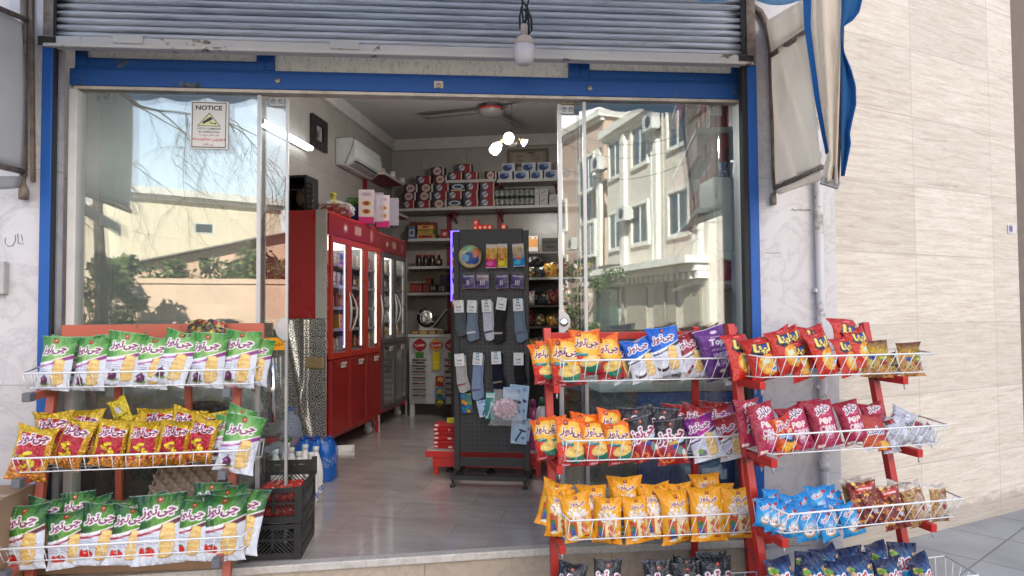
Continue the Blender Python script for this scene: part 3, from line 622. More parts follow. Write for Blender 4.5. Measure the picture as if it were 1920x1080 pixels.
mb.grid(lambda p, q: Vector(up[0]).lerp(Vector(up[1]), p).lerp(Vector(up[3]).lerp(Vector(up[2]), p), q), 6, 4)
o = mb.build('side_canvas', AW_W, sd); o.modifiers.new('S', 'SOLIDIFY').thickness = .004
fb = thing('awning_bundle', 'gathered cream awning canvas with blue edges hanging against the beige wall', 'awning', FM(0, 0, 0))
def strip(name, left, right, off0, off1, m, amp=.0, n=24, fold=0, th=.004):
    mb = MB()
    def fn(p, q):
        y = q*(len(left)-1); i = min(int(y), len(left)-2); f = y-i
        a = [left[i][k]*(1-f)+left[i+1][k]*f for k in (0, 1)]; b = [right[i][k]*(1-f)+right[i+1][k]*f for k in (0, 1)]
        off = off0*(1-p)+off1*p+amp*math.sin(p*PI*fold+q*1.5)
        return F3(a[0]*(1-p)+b[0]*p, a[1]*(1-p)+b[1]*p, off)
    mb.grid(fn, 24, n); o = mb.build(name, m, fb); o.modifiers.new('S', 'SOLIDIFY').thickness = th; return o
strip('blue_edge', [(1505, -30), (1508, 50), (1528, 190), (1548, 290)], [(1522, -30), (1520, 50), (1538, 190), (1553, 285)], .79, .80, AW_B)
strip('cream_fold', [(1519, -30), (1521, 40), (1538, 190), (1553, 290), (1540, 338)], [(1546, -30), (1544, 20), (1552, 190), (1560, 300), (1560, 342)], .77, .83, AW_W, .012, 30, 2)
strip('cream_fold', [(1538, -30), (1540, 30), (1551, 190), (1557, 300), (1550, 340)], [(1580, -30), (1578, 20), (1574, 190), (1570, 310), (1572, 346)], .83, .85, AW_W, .016, 30, 2)
strip('rusty_stay', [(1573, -30), (1577, 20), (1574, 190), (1566, 300), (1556, 345)], [(1584, -30), (1583, 20), (1580, 190), (1575, 310), (1573, 348)], .83, .85, mat('stained_canvas', (.13, .08, .055), .8, 0, .5, 14), .004, 30, 1)
edge_r = [(1620, -30), (1617, 0), (1612, 22), (1600, 38), (1582, 50), (1578, 62), (1584, 100), (1596, 128), (1605, 160), (1606, 195), (1598, 230), (1594, 250), (1596, 270), (1590, 300), (1584, 330)]
strip('blue_valance', [(1578, y) for _, y in edge_r], edge_r, .85, .88, m_canvas('awning_mid_blue', (.04, .17, .40), (.03, .10, .25)), .012, 60, 2)
mb = MB(); a, b = F3(1540, 338, .82), F3(1573, 348, .84); mb.bar(a, b, .02, .03); mb.build('foot_clip', mat('grey_clip', (.22, .22, .22), .6, .4), fb)
# left end of the next awning
r = thing('canvas_awning', 'cream canvas side sheet in a rusty frame at left edge above marble', 'awning', FM(0, 0, 0))
mb = MB(); A = [F3(x, y, o) for x, y, o in ((45, -60, .14), (44, 330, .14), (44, 352, .15), (-90, 290, .75), (-40, 0, .7), (48, 36, .14))]
mb.tube([A[0], A[1]], .016, 8); mb.tube([A[1], A[2]], .011, 8); mb.tube([F3(44, 322, .14), A[3]], .014, 8); mb.tube([A[4], A[5]], .013, 8); mb.lathe([(0, 0), (.02, 0), (.022, .04), (.013, .07), (0, .07)], 10, F3(44, 374, .15))
mb.tube([F3(58, -60, .13), F3(62, 340, .13)], .012, 4); mb.build('frame', RUSTY, r)
q = [F3(40, 45, .15), F3(-70, -20, .72), F3(-90, 285, .75), F3(42, 318, .15)]
mb = MB(); mb.grid(lambda p, t: Vector(q[0]).lerp(Vector(q[1]), p).lerp(Vector(q[3]).lerp(Vector(q[2]), p), t)+Vector((.012*math.sin(p*7+t*3), 0, 0)), 16, 16)
q2 = [F3(-120, 330, .75), F3(42, 330, .15), F3(38, 352, .15), F3(-120, 365, .75)]; mb.grid(lambda p, t: Vector(q2[0]).lerp(Vector(q2[1]), p).lerp(Vector(q2[3]).lerp(Vector(q2[2]), p), t), 8, 4)
o = mb.build('side_canvas', m_canvas('awning_grey_cream', (.72, .70, .68)), r); o.modifiers.new('S', 'SOLIDIFY').thickness = .004
# small fittings on the marble
a, b = FU(-14, 552, .15), FU(10, 490, .15); mb = MB(); mb.span((a[0], -.16, a[1]), (b[0], -.121, b[1])); tag(mb.build('meter_box', mat('grey_box', (.42, .40, .38), .5), None, FM(0, 0, 0), .006), 'small grey metal box on marble at the left edge', 'meter box')
a = FU(28, 456, .12); cw = CV(.5, 48, 2, (0, 0, 0))
mb = MB()
def pen(pts, off=.1225): mb.tube([F3(x, y, off) for x, y in pts], .0016, 4)
pen([(10, 446), (9, 456), (16, 462), (24, 460), (29, 450), (28, 440)]); pen([(33, 438), (34, 456)]); pen([(40, 440), (42, 452)]); pen([(33, 456), (44, 457)])
tag(mb.build('wall_scrawl', mat('pencil', (.22, .2, .2), .8), None, FM(0, 0, 0)), 'faint Persian scrawl on white marble wall by left post', 'graffiti')
mb = MB()
for i, x in enumerate(range(1484, 1522, 4)): pen([(x, 394+(i % 3)), (x+2, 391+(i*7 % 4)), (x+4, 394)], .1025)
for i, x in enumerate(range(1436, 1462, 5)): pen([(x, 474), (x+3, 473+(i % 2)*2)], .1025)
tag(mb.build('wall_scrawl', MATS['pencil'], None, FM(0, 0, 0)), 'tiny pencilled scribble on narrow marble pier under awning', 'graffiti')
p = WP(1897, 430, .004); cp = CV(.7, 16, 2, (225, 222, 220)); cp.rect(.15, .15, .6, .6, (120, 100, 140)); p2 = WP(1904, 430, .004)
tag(sheet(float(np.linalg.norm(p2-p))*2, .06, .002, cp).build('wall_sticker', INKM, None, TM(p[0], p[1], p[2]-.03, math.atan2(wd[1], wd[0])), cols=True), 'tiny white and purple sticker on the beige wall', 'sticker')
# ------------------------------------------------------------------ snack pack artwork
LOGO = 'چی\u200cتوز'; MAG = (116, 22, 72)
def puff(c, x, y, r, col, dark, rot):
    for i in range(5):
        a = rot+i*.5; c.ell(x+r*math.cos(a)*.8, y+r*math.sin(a)*.8, r*.46, r*.40, dark)
    for i in range(5):
        a = rot+i*.5; c.ell(x+r*math.cos(a)*.8-.006, y+r*math.sin(a)*.8+.008, r*.38, r*.30, col)
def emblem(c, x, y, r=.06):
    c.ell(x, y, r*1.1, r, (170, 30, 30)); c.rect(x-r, y-r*1.1, x+r, y-r*.5, (150, 40, 30)); c.ell(x, y+.01, r*.5, r*.4, (225, 190, 150))
def smudge(c, x0, y, x1, w, col, n=1, dy=.05, seed=3):              # lines of small print, too fine to read
    r = random.Random(seed)
    for i in range(n):
        x = x0
        while x < x1:
            q = x+r.uniform(.03, .09); c.line(x, y-i*dy, min(q, x1), y-i*dy+(q-x)*.12, w, col, .75); x = q+.02
def chips(dark, light, band, band2, veg, hi=(255, 255, 255)):
    c = CV(1.5, 52, 3, (222, 226, 236)); cur = .66+.30*c.x**1.6
    top = c.y > cur+.08; d = np.hypot((c.x-.55), (c.y-1.0)*.8)
    c.put(top, c.lerp(d/.62+.25*np.sin(np.arctan2(c.y-1.0, c.x-.5)*9)*d, light, dark))
    c.put((c.y > cur+.05) & ~top, hi); c.put((c.y > cur-.05+.0*c.x) & (c.y <= cur+.05) & (c.x > .0), c.lerp((c.x-.4)*3, band, band2))
    c.put((c.y > cur+.0) & (c.y <= cur+.05) & (c.x < .55), (240, 235, 240))
    smudge(c, .06, .69, .50, .022, (245, 220, 230), 1, 0, 2); smudge(c, .07, .56, .50, .018, (150, 140, 170), 3, .055, 5)
    for i in range(15):
        t = i/14.; x = .70-.03*t+.012*math.sin(i*2.1); y = .80-.60*t; rx = .135+.03*math.sin(t*2.6)
        c.ell(x, y, rx, .062, (176, 112, 36), .12*math.sin(i)); c.ell(x+.004, y+.014, rx*.95, .055, (240, 206, 134) if i % 3 else (228, 182, 104), .12*math.sin(i))
    c.ell(.69, .80, .11, .05, (244, 216, 140))
    x, y = .30, .27
    if veg == 'onion':
        c.ell(x+.02, y-.1, .16, .05, (120, 150, 90)); c.ell(x, y, .125, .12, (84, 26, 70)); c.ell(x-.03, y+.04, .05, .035, (160, 100, 150)); c.poly([(x-.04, y+.1), (x+.04, y+.1), (x+.01, y+.19)], (92, 40, 70)); c.ell(x-.15, y-.02, .06, .05, (235, 220, 230))
    elif veg == 'tomato':
        c.ell(x, y, .15, .105, (200, 24, 24)); c.ell(x-.05, y+.04, .04, .022, (245, 150, 140)); c.ell(x+.02, y+.1, .05, .02, (60, 120, 50)); c.ell(x-.14, y+.02, .045, .1, (215, 40, 40)); c.line(x-.16, y-.08, x+.14, y-.1, .05, (235, 232, 236))
    elif veg == 'bowl': c.ell(x, y-.02, .19, .13, (66, 34, 32)); c.ell(x, y+.02, .17, .085, (236, 236, 244))
    elif veg == 'chilli': c.line(x-.12, y-.12, x+.12, y+.1, .1, (150, 18, 36)); c.ell(x-.12, y-.12, .07, .07, (205, 190, 180)); c.ell(x+.1, y, .1, .05, (140, 160, 140))
    else: c.poly([(x-.14, y-.1), (x+.18, y-.08), (x+.12, y+.06), (x-.06, y+.16)], (110, 112, 118)); c.ell(x-.04, y+.06, .09, .06, (120, 170, 60))
    c.text(LOGO, .47, 1.10, .74, MAG, .27, (255, 250, 252), .030, .09, .18, .03); emblem(c, .5, 1.36); c.rect(0, 1.475, 1, 1.5, (225, 230, 225), .6)
    return c
def A_lg(): return chips((44, 124, 44), (178, 212, 132), (172, 78, 160), (140, 40, 122), 'onion')
def A_dg(): return chips((4, 60, 34), (112, 170, 48), (160, 30, 58), (92, 12, 32), 'tomato')
def A_blue(): return chips((10, 84, 190), (20, 120, 226), (52, 66, 92), (40, 54, 84), 'bowl')
def A_mar(): return chips((104, 10, 34), (176, 34, 62), (60, 56, 66), (44, 40, 52), 'chilli')
def A_mag(): return chips((96, 14, 108), (206, 36, 160), (60, 40, 110), (44, 30, 90), 'lime')
def A_redw(): return chips((120, 6, 16), (196, 24, 30), (40, 34, 42), (30, 26, 34), 'chilli')
def A_gold():
    c = CV(1.45, 52, 3, (214, 176, 20)); r = random.Random(4)
    c.put(c.y < .5, c.lerp(c.y/.5, (190, 120, 20), (214, 176, 20)))
    for i in range(60): puff(c, r.uniform(0, 1), r.uniform(-.02, .34), .055, (232, 150, 54), (130, 60, 14), r.uniform(0, 6))
    c.poly([(.10, .20), (.84, .26), (.86, 1.16), (.14, 1.24)], (176, 12, 34)); c.poly([(.12, .55), (.85, .42), (.86, .75), (.13, .95)], (200, 26, 56), .6)
    for i in range(13): puff(c, .16+.055*i, .24+.05*math.sin(i*2.2), .065, (244, 176, 84), (150, 60, 20), i*1.7)
    for k, (x, y, q) in enumerate(((.30, .52, .12), (.46, .58, .15), (.62, .50, .12), (.40, .42, .11), (.56, .42, .10))):   # plain golden puffs where the pack shows a mascot
        puff(c, x, y, q, (246, 218, 40), (150, 110, 10), k*1.3)
    for i in range(8): puff(c, .92, .3+.1*i, .06, (236, 160, 60), (150, 80, 20), i)
    c.text(LOGO, .50, 1.06, .78, (120, 16, 70), .30, (252, 246, 250), .034, .08, .2, .03); return c
def A_goldback():
    c = CV(1.3, 40, 2, (216, 190, 26)); c.rect(.30, .55, .62, .85, (228, 226, 220)); smudge(c, .33, .78, .6, .02, (60, 60, 60), 4, .06, 9)
    c.line(.1, .35, .9, .42, .03, (60, 50, 10)); c.line(.1, .30, .9, .37, .02, (60, 50, 10)); return c
def A_mix():
    c = CV(.7, 40, 2, (60, 48, 14)); r = random.Random(8)
    for i in range(60): c.ell(r.random(), r.random()*.7, r.uniform(.03, .07), r.uniform(.02, .05), r.choice([(216, 190, 30), (220, 120, 50), (190, 40, 40), (120, 140, 30), (230, 210, 120)]))
    return c
def A_orange():
    c = CV(1.5, 52, 3, (216, 62, 26)); t = c.y
    c.put(t > .62, c.lerp((t-.62)/.75, (248, 184, 58), (240, 104, 14))); d = np.hypot(c.x-.5, (c.y-1.0)*1.1); c.put((d < .42) & (t > .62), c.lerp(d/.42, (250, 216, 116), (248, 184, 58)))
    c.put(t <= .62, c.lerp(t/.62, (150, 8, 26), (224, 80, 30))); c.ell(.12, .55, .22, .2, (226, 56, 40))
    c.poly([(.22, .36), (.92, .46), (.86, .2), (.66, .1), (.42, .12)], (16, 116, 92)); c.poly([(.4, .13), (.66, .11), (.62, .06)], (10, 80, 70)); r = random.Random(2)
    c.ell(.56, .45, .37, .17, (240, 206, 120), .12)
    for i in range(110):
        x, y = .56+r.gauss(0, .16), .46+r.gauss(0, .075); a = r.uniform(0, 3.1); c.line(x, y, x+.1*math.cos(a), y+.05*math.sin(a), .016, r.choice([(252, 236, 170), (236, 186, 84), (250, 222, 130), (206, 150, 60)]))
    c.poly([(.10, .66), (.50, .60), (.54, .68), (.46, .70), (.12, .76)], (20, 130, 132)); smudge(c, .16, .70, .46, .02, (235, 245, 245), 1, 0, 4)
    c.text(LOGO, .52, 1.0, .82, MAG, .32, (255, 246, 226), .026, -.16, .15, .03); c.ell(.62, 1.1, .10, .06, (248, 228, 150), 0, .6); emblem(c, .3, 1.33, .07); c.rect(.1, .04, .4, .09, (240, 220, 220), .7); return c
def A_black():
    c = CV(1.45, 52, 3, (24, 19, 32)); r = random.Random(3); c.put(c.y < .62+.05*np.sin(c.x*6), c.lerp(c.y/.6, (150, 10, 22), (168, 30, 66)))
    for i in range(16): puff(c, r.uniform(.0, .55), r.uniform(.05, .35), .07, (236, 146, 78), (190, 60, 30), r.uniform(0, 6))
    c.ell(.75, .42, .12, .14, (120, 150, 140)); c.ell(.88, .36, .07, .1, (236, 236, 236)); c.ell(.58, .55, .1, .08, (60, 80, 170)); c.ell(.92, .2, .1, .08, (230, 140, 90))
    c.text(LOGO, .5, .86, .92, (150, 30, 78), .46, (252, 246, 250), .045, .16, .15, .04); c.ell(.55, .68, .18, .06, (220, 180, 90), .2); c.ell(.8, .72, .16, .06, (200, 222, 240), .2); c.rect(0, 1.36, 1, 1.39, (110, 110, 120)); emblem(c, .5, 1.25, .055); return c
def A_navy():
    c = CV(1.45, 52, 3, (5, 9, 18)); c.put(c.y > .6, c.lerp((c.y-.6)/.9, (14, 26, 50), (4, 8, 16)))
    c.text(LOGO, .5, .82, .92, (160, 40, 84), .46, (250, 246, 250), .045, .12, .15, .04); c.ell(.6, .6, .2, .07, (190, 160, 110), .1); emblem(c, .5, 1.22, .055); c.rect(0, 1.40, 1, 1.425, (90, 100, 112)); return c
def A_yel():
    c = CV(1.5, 52, 3, (244, 170, 18)); d = np.hypot(c.x-.5, (c.y-.75)*.7); c.put(c.y > -1, c.lerp(d/.55, (250, 214, 110), (240, 158, 12))); r = random.Random(6)
    for x, col in ((.22, (196, 84, 40)), (.36, (214, 96, 40)), (.62, (200, 110, 60)), (.72, (216, 120, 70))): c.poly([(x-.07, .16), (x+.05, .18), (x+.08, .72), (x-.08, .74)], col)
    for x in (.46, .54, .80): c.poly([(x-.04, .16), (x+.04, .16), (x+.05, .8), (x-.05, .8)], (246, 226, 170))
    for i in range(46): x, y = .5+r.gauss(0, .17), .84+r.gauss(0, .075); c.ell(x, y, .05, .04, (226, 196, 186)); c.ell(x-.008, y+.01, .042, .034, (252, 246, 242))
    for i, col in enumerate(((70, 120, 60), (40, 130, 130), (60, 90, 170), (40, 70, 150), (150, 190, 120))): c.ell(.24+.015*i, .50-.085*i, .085, .05, col, .2)
    for i in range(22): x, y = r.uniform(.55, .95), r.uniform(.22, .75); c.ell(x, y, .045, .05, r.choice([(246, 236, 226), (226, 200, 190), (200, 60, 50), (230, 170, 60)])); c.ell(x, y, .02, .02, (230, 170, 60))
    c.ell(.7, .18, .14, .05, (236, 180, 20)); c.ell(.72, .15, .1, .03, (190, 60, 30)); c.ell(.3, .14, .12, .04, (240, 230, 220))
    c.text(LOGO, .52, 1.14, .52, (110, 24, 70), .19, (255, 246, 240), .022, .05, .15, .02); emblem(c, .5, 1.34, .055); return c
def star(c, x, y, r, col):
    c.poly([(x+(r if i % 2 else r*.55)*math.cos(i*PI/5), y+(r if i % 2 else r*.55)*.75*math.sin(i*PI/5)) for i in range(10)], col)
def A_lina():
    c = CV(1.45, 52, 3, (204, 36, 14)); c.put(c.y > .9, c.lerp((c.y-.9)/.6, (214, 50, 16), (186, 22, 18)))
    c.ell(.62, .50, .38, .34, (236, 150, 40)); c.ell(.55, .46, .26, .24, (248, 196, 84)); r = random.Random(5)
    for i in range(22): puff(c, r.uniform(.35, .95), r.uniform(.2, .7), .07, r.choice([(250, 200, 90), (244, 170, 60), (250, 220, 140)]), (200, 100, 20), r.uniform(0, 6))
    c.ell(.55, .60, .16, .08, (214, 226, 190), .2); c.ell(.80, .32, .12, .08, (200, 214, 236), .3); c.ell(.78, .33, .06, .03, (60, 100, 190), .4)
    c.poly([(.14, .98), (.34, .82), (.75, .86), (.95, 1.04), (.70, 1.2), (.28, 1.2)], (20, 20, 26)); c.poly([(.20, 1.0), (.42, .90), (.9, .95), (.86, 1.12), (.4, 1.17)], (30, 66, 176))
    c.text('لینا', .55, 1.04, .62, (250, 222, 110), .36, (20, 20, 40), .02, -.1, .1, .06); c.ell(.5, 1.33, .14, .03, (236, 120, 120)); return c
def A_gsm():
    c = CV(1.2, 44, 2, (196, 140, 66)); r = random.Random(7); c.put(c.y > .72, c.lerp((c.y-.72)/.4, (216, 180, 24), (120, 70, 26)))
    c.ell(.35, .42, .15, .15, (196, 176, 90)); c.ell(.35, .6, .12, .09, (40, 70, 150)); c.rect(.55, .52, .9, .7, (110, 140, 60)); c.rect(.58, .56, .88, .63, (220, 200, 60)); c.rect(.6, .38, .85, .5, (160, 30, 30))
    for i in range(20): puff(c, r.uniform(.1, .9), r.uniform(0, .3), .07, (222, 164, 90), (140, 80, 40), r.uniform(0, 6))
    c.ell(.35, .34, .03, .03, (30, 26, 20)); return c
def A_pop():
    c = CV(1.55, 56, 3, (162, 18, 62)); c.put(c.x > -1, c.lerp(np.abs(c.x-.55)*2, (206, 60, 110), (150, 14, 48))); c.put(c.y > 1.38, (160, 20, 46))
    c.text('هایلز', .55, 1.26, .58, (70, 20, 50), .26, (250, 244, 246), .035, .14, 0, .03); smudge(c, .45, 1.07, .75, .014, (236, 190, 206))
    c.text('POP', .55, .88, .52, (244, 236, 238), .22, None, 0, -.06, 0, .04); c.text('CORN', .57, .62, .60, (244, 236, 238), .22, None, 0, -.06, 0, .04); c.ell(.55, .88, .075, .085, (240, 216, 200)); c.ell(.5, .62, .05, .05, (240, 226, 214))
    for i in range(7): c.line(.44+.04*i, .28, .40+.05*i, .46, .018, (206, 190, 200))
    c.ell(.56, .46, .14, .06, (226, 206, 214)); smudge(c, .4, .2, .9, .02, (220, 130, 160)); c.rect(.08, .05, .36, .14, (226, 214, 200)); c.ell(.28, .5, .05, .06, (170, 200, 150)); return c
def A_chee():
    c = CV(1.3, 48, 3, (196, 40, 26)); c.put(c.x < .45, c.lerp(c.x/.45, (200, 50, 24), (232, 110, 30))); c.poly([(.15, .3), (.5, .1), (.9, .2), (.75, .5)], (242, 180, 60)); c.ell(.62, .52, .26, .16, (50, 60, 100), -.5); c.ell(.6, .55, .17, .09, (150, 180, 226), -.5); c.ell(.34, .62, .12, .07, (180, 196, 226)); c.poly([(.3, .02), (.55, .06), (.5, .26), (.3, .3)], (246, 190, 70)); c.ell(.72, .72, .16, .08, (236, 190, 150))
    c.text(LOGO, .55, .96, .66, (120, 16, 60), .27, (255, 246, 246), .03, .08, .2, .03); c.rect(.28, 1.12, .5, 1.18, (236, 226, 226)); return c
def A_chil():
    c = CV(1.2, 48, 3, (168, 12, 26)); c.put(c.x > .0, c.lerp(np.hypot(c.x-.2, c.y-.4), (206, 80, 24), (150, 10, 26))); c.ell(.7, .18, .26, .14, (236, 180, 50)); c.ell(.2, .08, .3, .1, (240, 236, 236)); c.ell(.45, .2, .2, .1, (190, 100, 30))
    c.text('چیلت', .55, .62, .66, (40, 60, 130), .28, (250, 250, 252), .03, .06, .2, .03); return c
def A_silv():
    c = CV(1.4, 30, 2, (196, 198, 208)); r = random.Random(2)
    for i in range(14): c.line(.05, .1*i, .95, .1*i+.05, .02, (150, 152, 164)); 
    c.rect(.0, 1.0, .4, 1.3, (150, 20, 36)); c.ell(.6, .5, .2, .16, (220, 222, 236)); c.ell(.55, .7, .1, .05, (190, 120, 130)); return c
def A_lb():
    c = CV(1.35, 44, 2, (22, 146, 214)); c.put(c.y > -1, c.lerp(np.hypot(c.x-.6, (c.y-.5)*.8)*1.6, (120, 200, 240), (14, 132, 206)))
    c.ell(.52, .38, .30, .21, (206, 150, 84)); c.ell(.50, .40, .26, .17, (248, 244, 244)); r = random.Random(1)
    for i in range(26): c.ell(.5+r.gauss(0, .11), .4+r.gauss(0, .07), .025, .018, r.choice([(140, 80, 50), (250, 250, 250), (120, 70, 40)]))
    c.ell(.62, .66, .3, .08, (206, 220, 246), .3, .8); c.ell(.78, .74, .2, .06, (170, 130, 200), .4, .7); c.text('کرن', .42, .95, .46, (170, 24, 60), .2, (240, 244, 252), .035, .2, 0, .03); c.ell(.72, 1.1, .12, .07, (170, 40, 50)); return c
def A_nut():
    c = CV(1.4, 48, 2, (120, 20, 12)); r = random.Random(11)
    for i in range(90):
        x, y = r.random(), r.random()*1.4; q = r.uniform(.035, .07); c.ell(x, y, q*1.15, q, (84, 30, 12)); c.ell(x-.008, y+.01, q, q*.85, r.choice([(232, 164, 60), (206, 120, 40), (240, 196, 100), (150, 60, 24)]))
    c.poly([(.16, .98), (.82, 1.1), (.84, 1.26), (.18, 1.14)], (196, 30, 26)); smudge(c, .24, 1.1, .74, .06, (246, 230, 226), 1, 0, 3); c.ell(.7, .45, .1, .07, (190, 190, 214)); c.rect(0, 1.32, 1, 1.4, (196, 180, 160)); return c
def A_gran():
    c = CV(1.4, 44, 2, (170, 128, 70)); r = random.Random(12)
    for i in range(170): c.ell(r.random(), r.random()*1.4, r.uniform(.02, .05), r.uniform(.015, .04), r.choice([(214, 190, 160), (150, 100, 50), (120, 70, 40), (226, 210, 190), (190, 150, 90), (130, 30, 30)]))
    c.ell(.6, .5, .32, .5, (216, 200, 196), 0, .55); c.ell(.66, .55, .1, .1, (140, 20, 36)); c.rect(0, 1.2, 1, 1.4, (214, 206, 200), .8); return c
def A_choc():
    c = CV(1.4, 52, 3, (8, 30, 74)); d = np.hypot(c.x-.55, (c.y-.55)); c.put(d < .7, c.lerp(d/.7+.15*np.sin(c.x*30+c.y*18), (40, 176, 236), (8, 34, 84))); r = random.Random(3)
    for i in range(16): x, y = r.choice([r.uniform(0, .25), r.uniform(.8, 1)]), r.uniform(.1, 1.1); c.ell(x, y, .085, .065, (120, 84, 50)); c.ell(x-.01, y+.01, .07, .05, (226, 186, 130)); c.ell(x, y, .02, .02, (50, 90, 160))
    c.ell(.16, 1.05, .13, .07, (110, 160, 60)); c.poly([(.3, .2), (.8, .1), (.9, .3), (.5, .42)], (30, 120, 220)); c.text('چاکلز', .54, .74, .72, (176, 16, 44), .42, (250, 248, 252), .045, .16, .12, .03); return c
def A_topi():
    c = CV(1.55, 60, 3, (104, 44, 132)); c.put(c.y < .32, c.lerp(c.y/.32, (64, 14, 72), (92, 34, 110))); c.put(c.x < .1, (84, 30, 112)); S = (246, 240, 248)
    c.text('Topi', .62, 1.06, .62, S, .25, None, 0, -.06, .1, .05); c.line(.42, 1.24, .78, 1.22, .02, S); c.text('POTATO CHIPS', .62, .86, .56, S, .055, None, 0, -.06, 0, .02)
    c.text('VINEGAR', .62, .68, .58, S, .17, None, 0, -.06, 0, .03); c.text('& SALT', .62, .46, .50, S, .15, None, 0, -.06, 0, .03); c.ell(.52, .24, .12, .05, (230, 220, 190)); c.line(.45, .36, .8, .34, .02, (214, 150, 190)); c.ell(.6, 1.38, .12, .05, (236, 226, 240)); c.rect(0, 1.52, 1, 1.55, (240, 238, 244)); return c
DES = {'lg': (A_lg, FILM, 'light green onion chips bag'), 'dg': (A_dg, FILM, 'dark green ketchup chips bag'), 'gold': (A_gold, GOLDP, 'gold and red puffs bag'), 'goldback': (A_goldback, GOLDP, 'plain yellow back of bag'), 'mix': (A_mix, FOILP, 'black and yellow mix bag'),
       'orange': (A_orange, FILM, 'orange noodle snack bag'), 'blue': (A_blue, FILM, 'blue and white chips bag'), 'mar': (A_mar, FILM, 'maroon and white chips bag'), 'topi': (A_topi, FILM, 'purple vinegar chips bag'), 'black': (A_black, FILM, 'black and red puffs bag'),
       'mag': (A_mag, FILM, 'magenta lime chips bag'), 'redw': (A_redw, FILM, 'red chilli chips bag'), 'yel': (A_yel, FILM, 'amber popcorn mix bag'), 'navy': (A_navy, FOILP, 'black navy snack bag'), 'lina': (A_lina, FILM, 'red blue-lettered puffs bag'), 'gsm': (A_gsm, GOLDP, 'small brown gold snack bag'),
       'pop': (A_pop, FILM, 'crimson POP CORN bag'), 'chee': (A_chee, FILM, 'orange and red cheese bag'), 'chil': (A_chil, FILM, 'small red bag'), 'silv': (A_silv, FOILP, 'silver grey little pouch'), 'lb': (A_lb, FILM, 'small sky blue cookie pack'), 'nut': (A_nut, FOILP, 'red brown nut bag'), 'gran': (A_gran, FOILP, 'clear granola bag'), 'choc': (A_choc, FILM, 'blue chocolate cereal bag')}
_CVC = {}; _BAG = {}
def bag_mesh(des, var):
    if (des, var) in _BAG: return _BAG[des, var]
    if des not in _CVC: _CVC[des] = DES[des][0]()
    cv = _CVC[des]; asp = cv.asp; rg = np.random.RandomState(hash((len(des)*31+ord(des[0])*7+ord(des[-1]), var)) % 100000)
    nx, ny = cv.n, cv.m; S, T = np.meshgrid(np.linspace(-1, 1, nx), np.linspace(-1, 1, ny)); loose = des in ('gold', 'gsm', 'silv', 'goldback', 'mix', 'nut', 'gran')
    th = .36 if not loose else .30; k = 2.4 if loose else 1.7
    prof = np.clip(1-np.abs(S)**2.3, 0, 1)**.8*np.clip(1-np.abs(T)**3.6, 0, 1)**.85
    x = .5*S*(1-.085*(1-T**4)); ph = rg.uniform(0, 6.28, 12)
    y = -th/2*prof
    pl = np.abs(T)**5*(1-np.abs(T)**30); y += k*.020*pl*np.sin(S*(9+3*var)+ph[0])*(1-S**2*.4) + k*.010*pl*np.sin(S*21+ph[1])
    for i in range(7 if not loose else 14):                                  # creases running in from the corners and seams
        cx, cy = rg.choice([-1, 1])*rg.uniform(.2, 1), rg.choice([-1, 1])*rg.uniform(.3, 1); a = math.atan2(-cy, -cx*.7)+rg.uniform(-.6, .6)
        dd = (S-cx)*math.sin(a)-(T-cy)*math.cos(a); al = (S-cx)*math.cos(a)+(T-cy)*math.sin(a); L = rg.uniform(.4, 1.)
        y += k*rg.choice([-1, 1])*rg.uniform(.008, .020)*np.exp(-(dd/rg.uniform(.05, .12))**2)*np.exp(-((al-L/2)/(L*.5))**2)*np.clip(prof*2.5, 0, 1)
    for i in range(3): y += k*.006*np.sin(S*rg.uniform(3, 9)+T*rg.uniform(3, 9)+ph[i+3])*prof
    z = asp/2*T; top = np.clip((T-.55)/.45, 0, 1)**2; bot = np.clip((-T-.6)/.4, 0, 1)**2
    y += top*(.10*math.sin(ph[6])+.07*np.sin(S*2.2+ph[7])) + bot*(.06*math.sin(ph[8])+.06*np.sin(S*2.5+ph[9]))
    z -= top*asp*(.05*(1-np.abs(S))**1.2*rg.uniform(0, 1.6)+.02*S*math.sin(ph[10])); x += .03*top*np.sign(S)*np.abs(S)**3+.03*bot*S**3
    mb = MB(); P = np.stack([x, y, z], -1).reshape(-1, 3)
    fs = [(j*nx+i, j*nx+i+1, (j+1)*nx+i+1, (j+1)*nx+i) for j in range(ny-1) for i in range(nx-1)]
    mb.add(P, fs, 0, True, cv.cols().reshape(-1, 3))
    st = 3; yb = y+th*.85*prof*1.0+.0015; ii = list(range(0, nx-1, st))+[nx-1]; jj = list(range(0, ny-1, st))+[ny-1]
    B = np.array([(x[j, i], yb[j, i], z[j, i]) for j in jj for i in ii]); nb = len(ii)
    bc = cv.cols().reshape(ny, nx, 3); bcol = np.array([bc[j, -1-i] for j in jj for i in ii])
    mb.add(B, [(j*nb+i, (j+1)*nb+i, (j+1)*nb+i+1, j*nb+i+1) for j in range(len(jj)-1) for i in range(nb-1)], 0, True, bcol)
    _BAG[des, var] = mb.mesh('snack_bag', DES[des][1], True); return _BAG[des, var]
_SC = {}
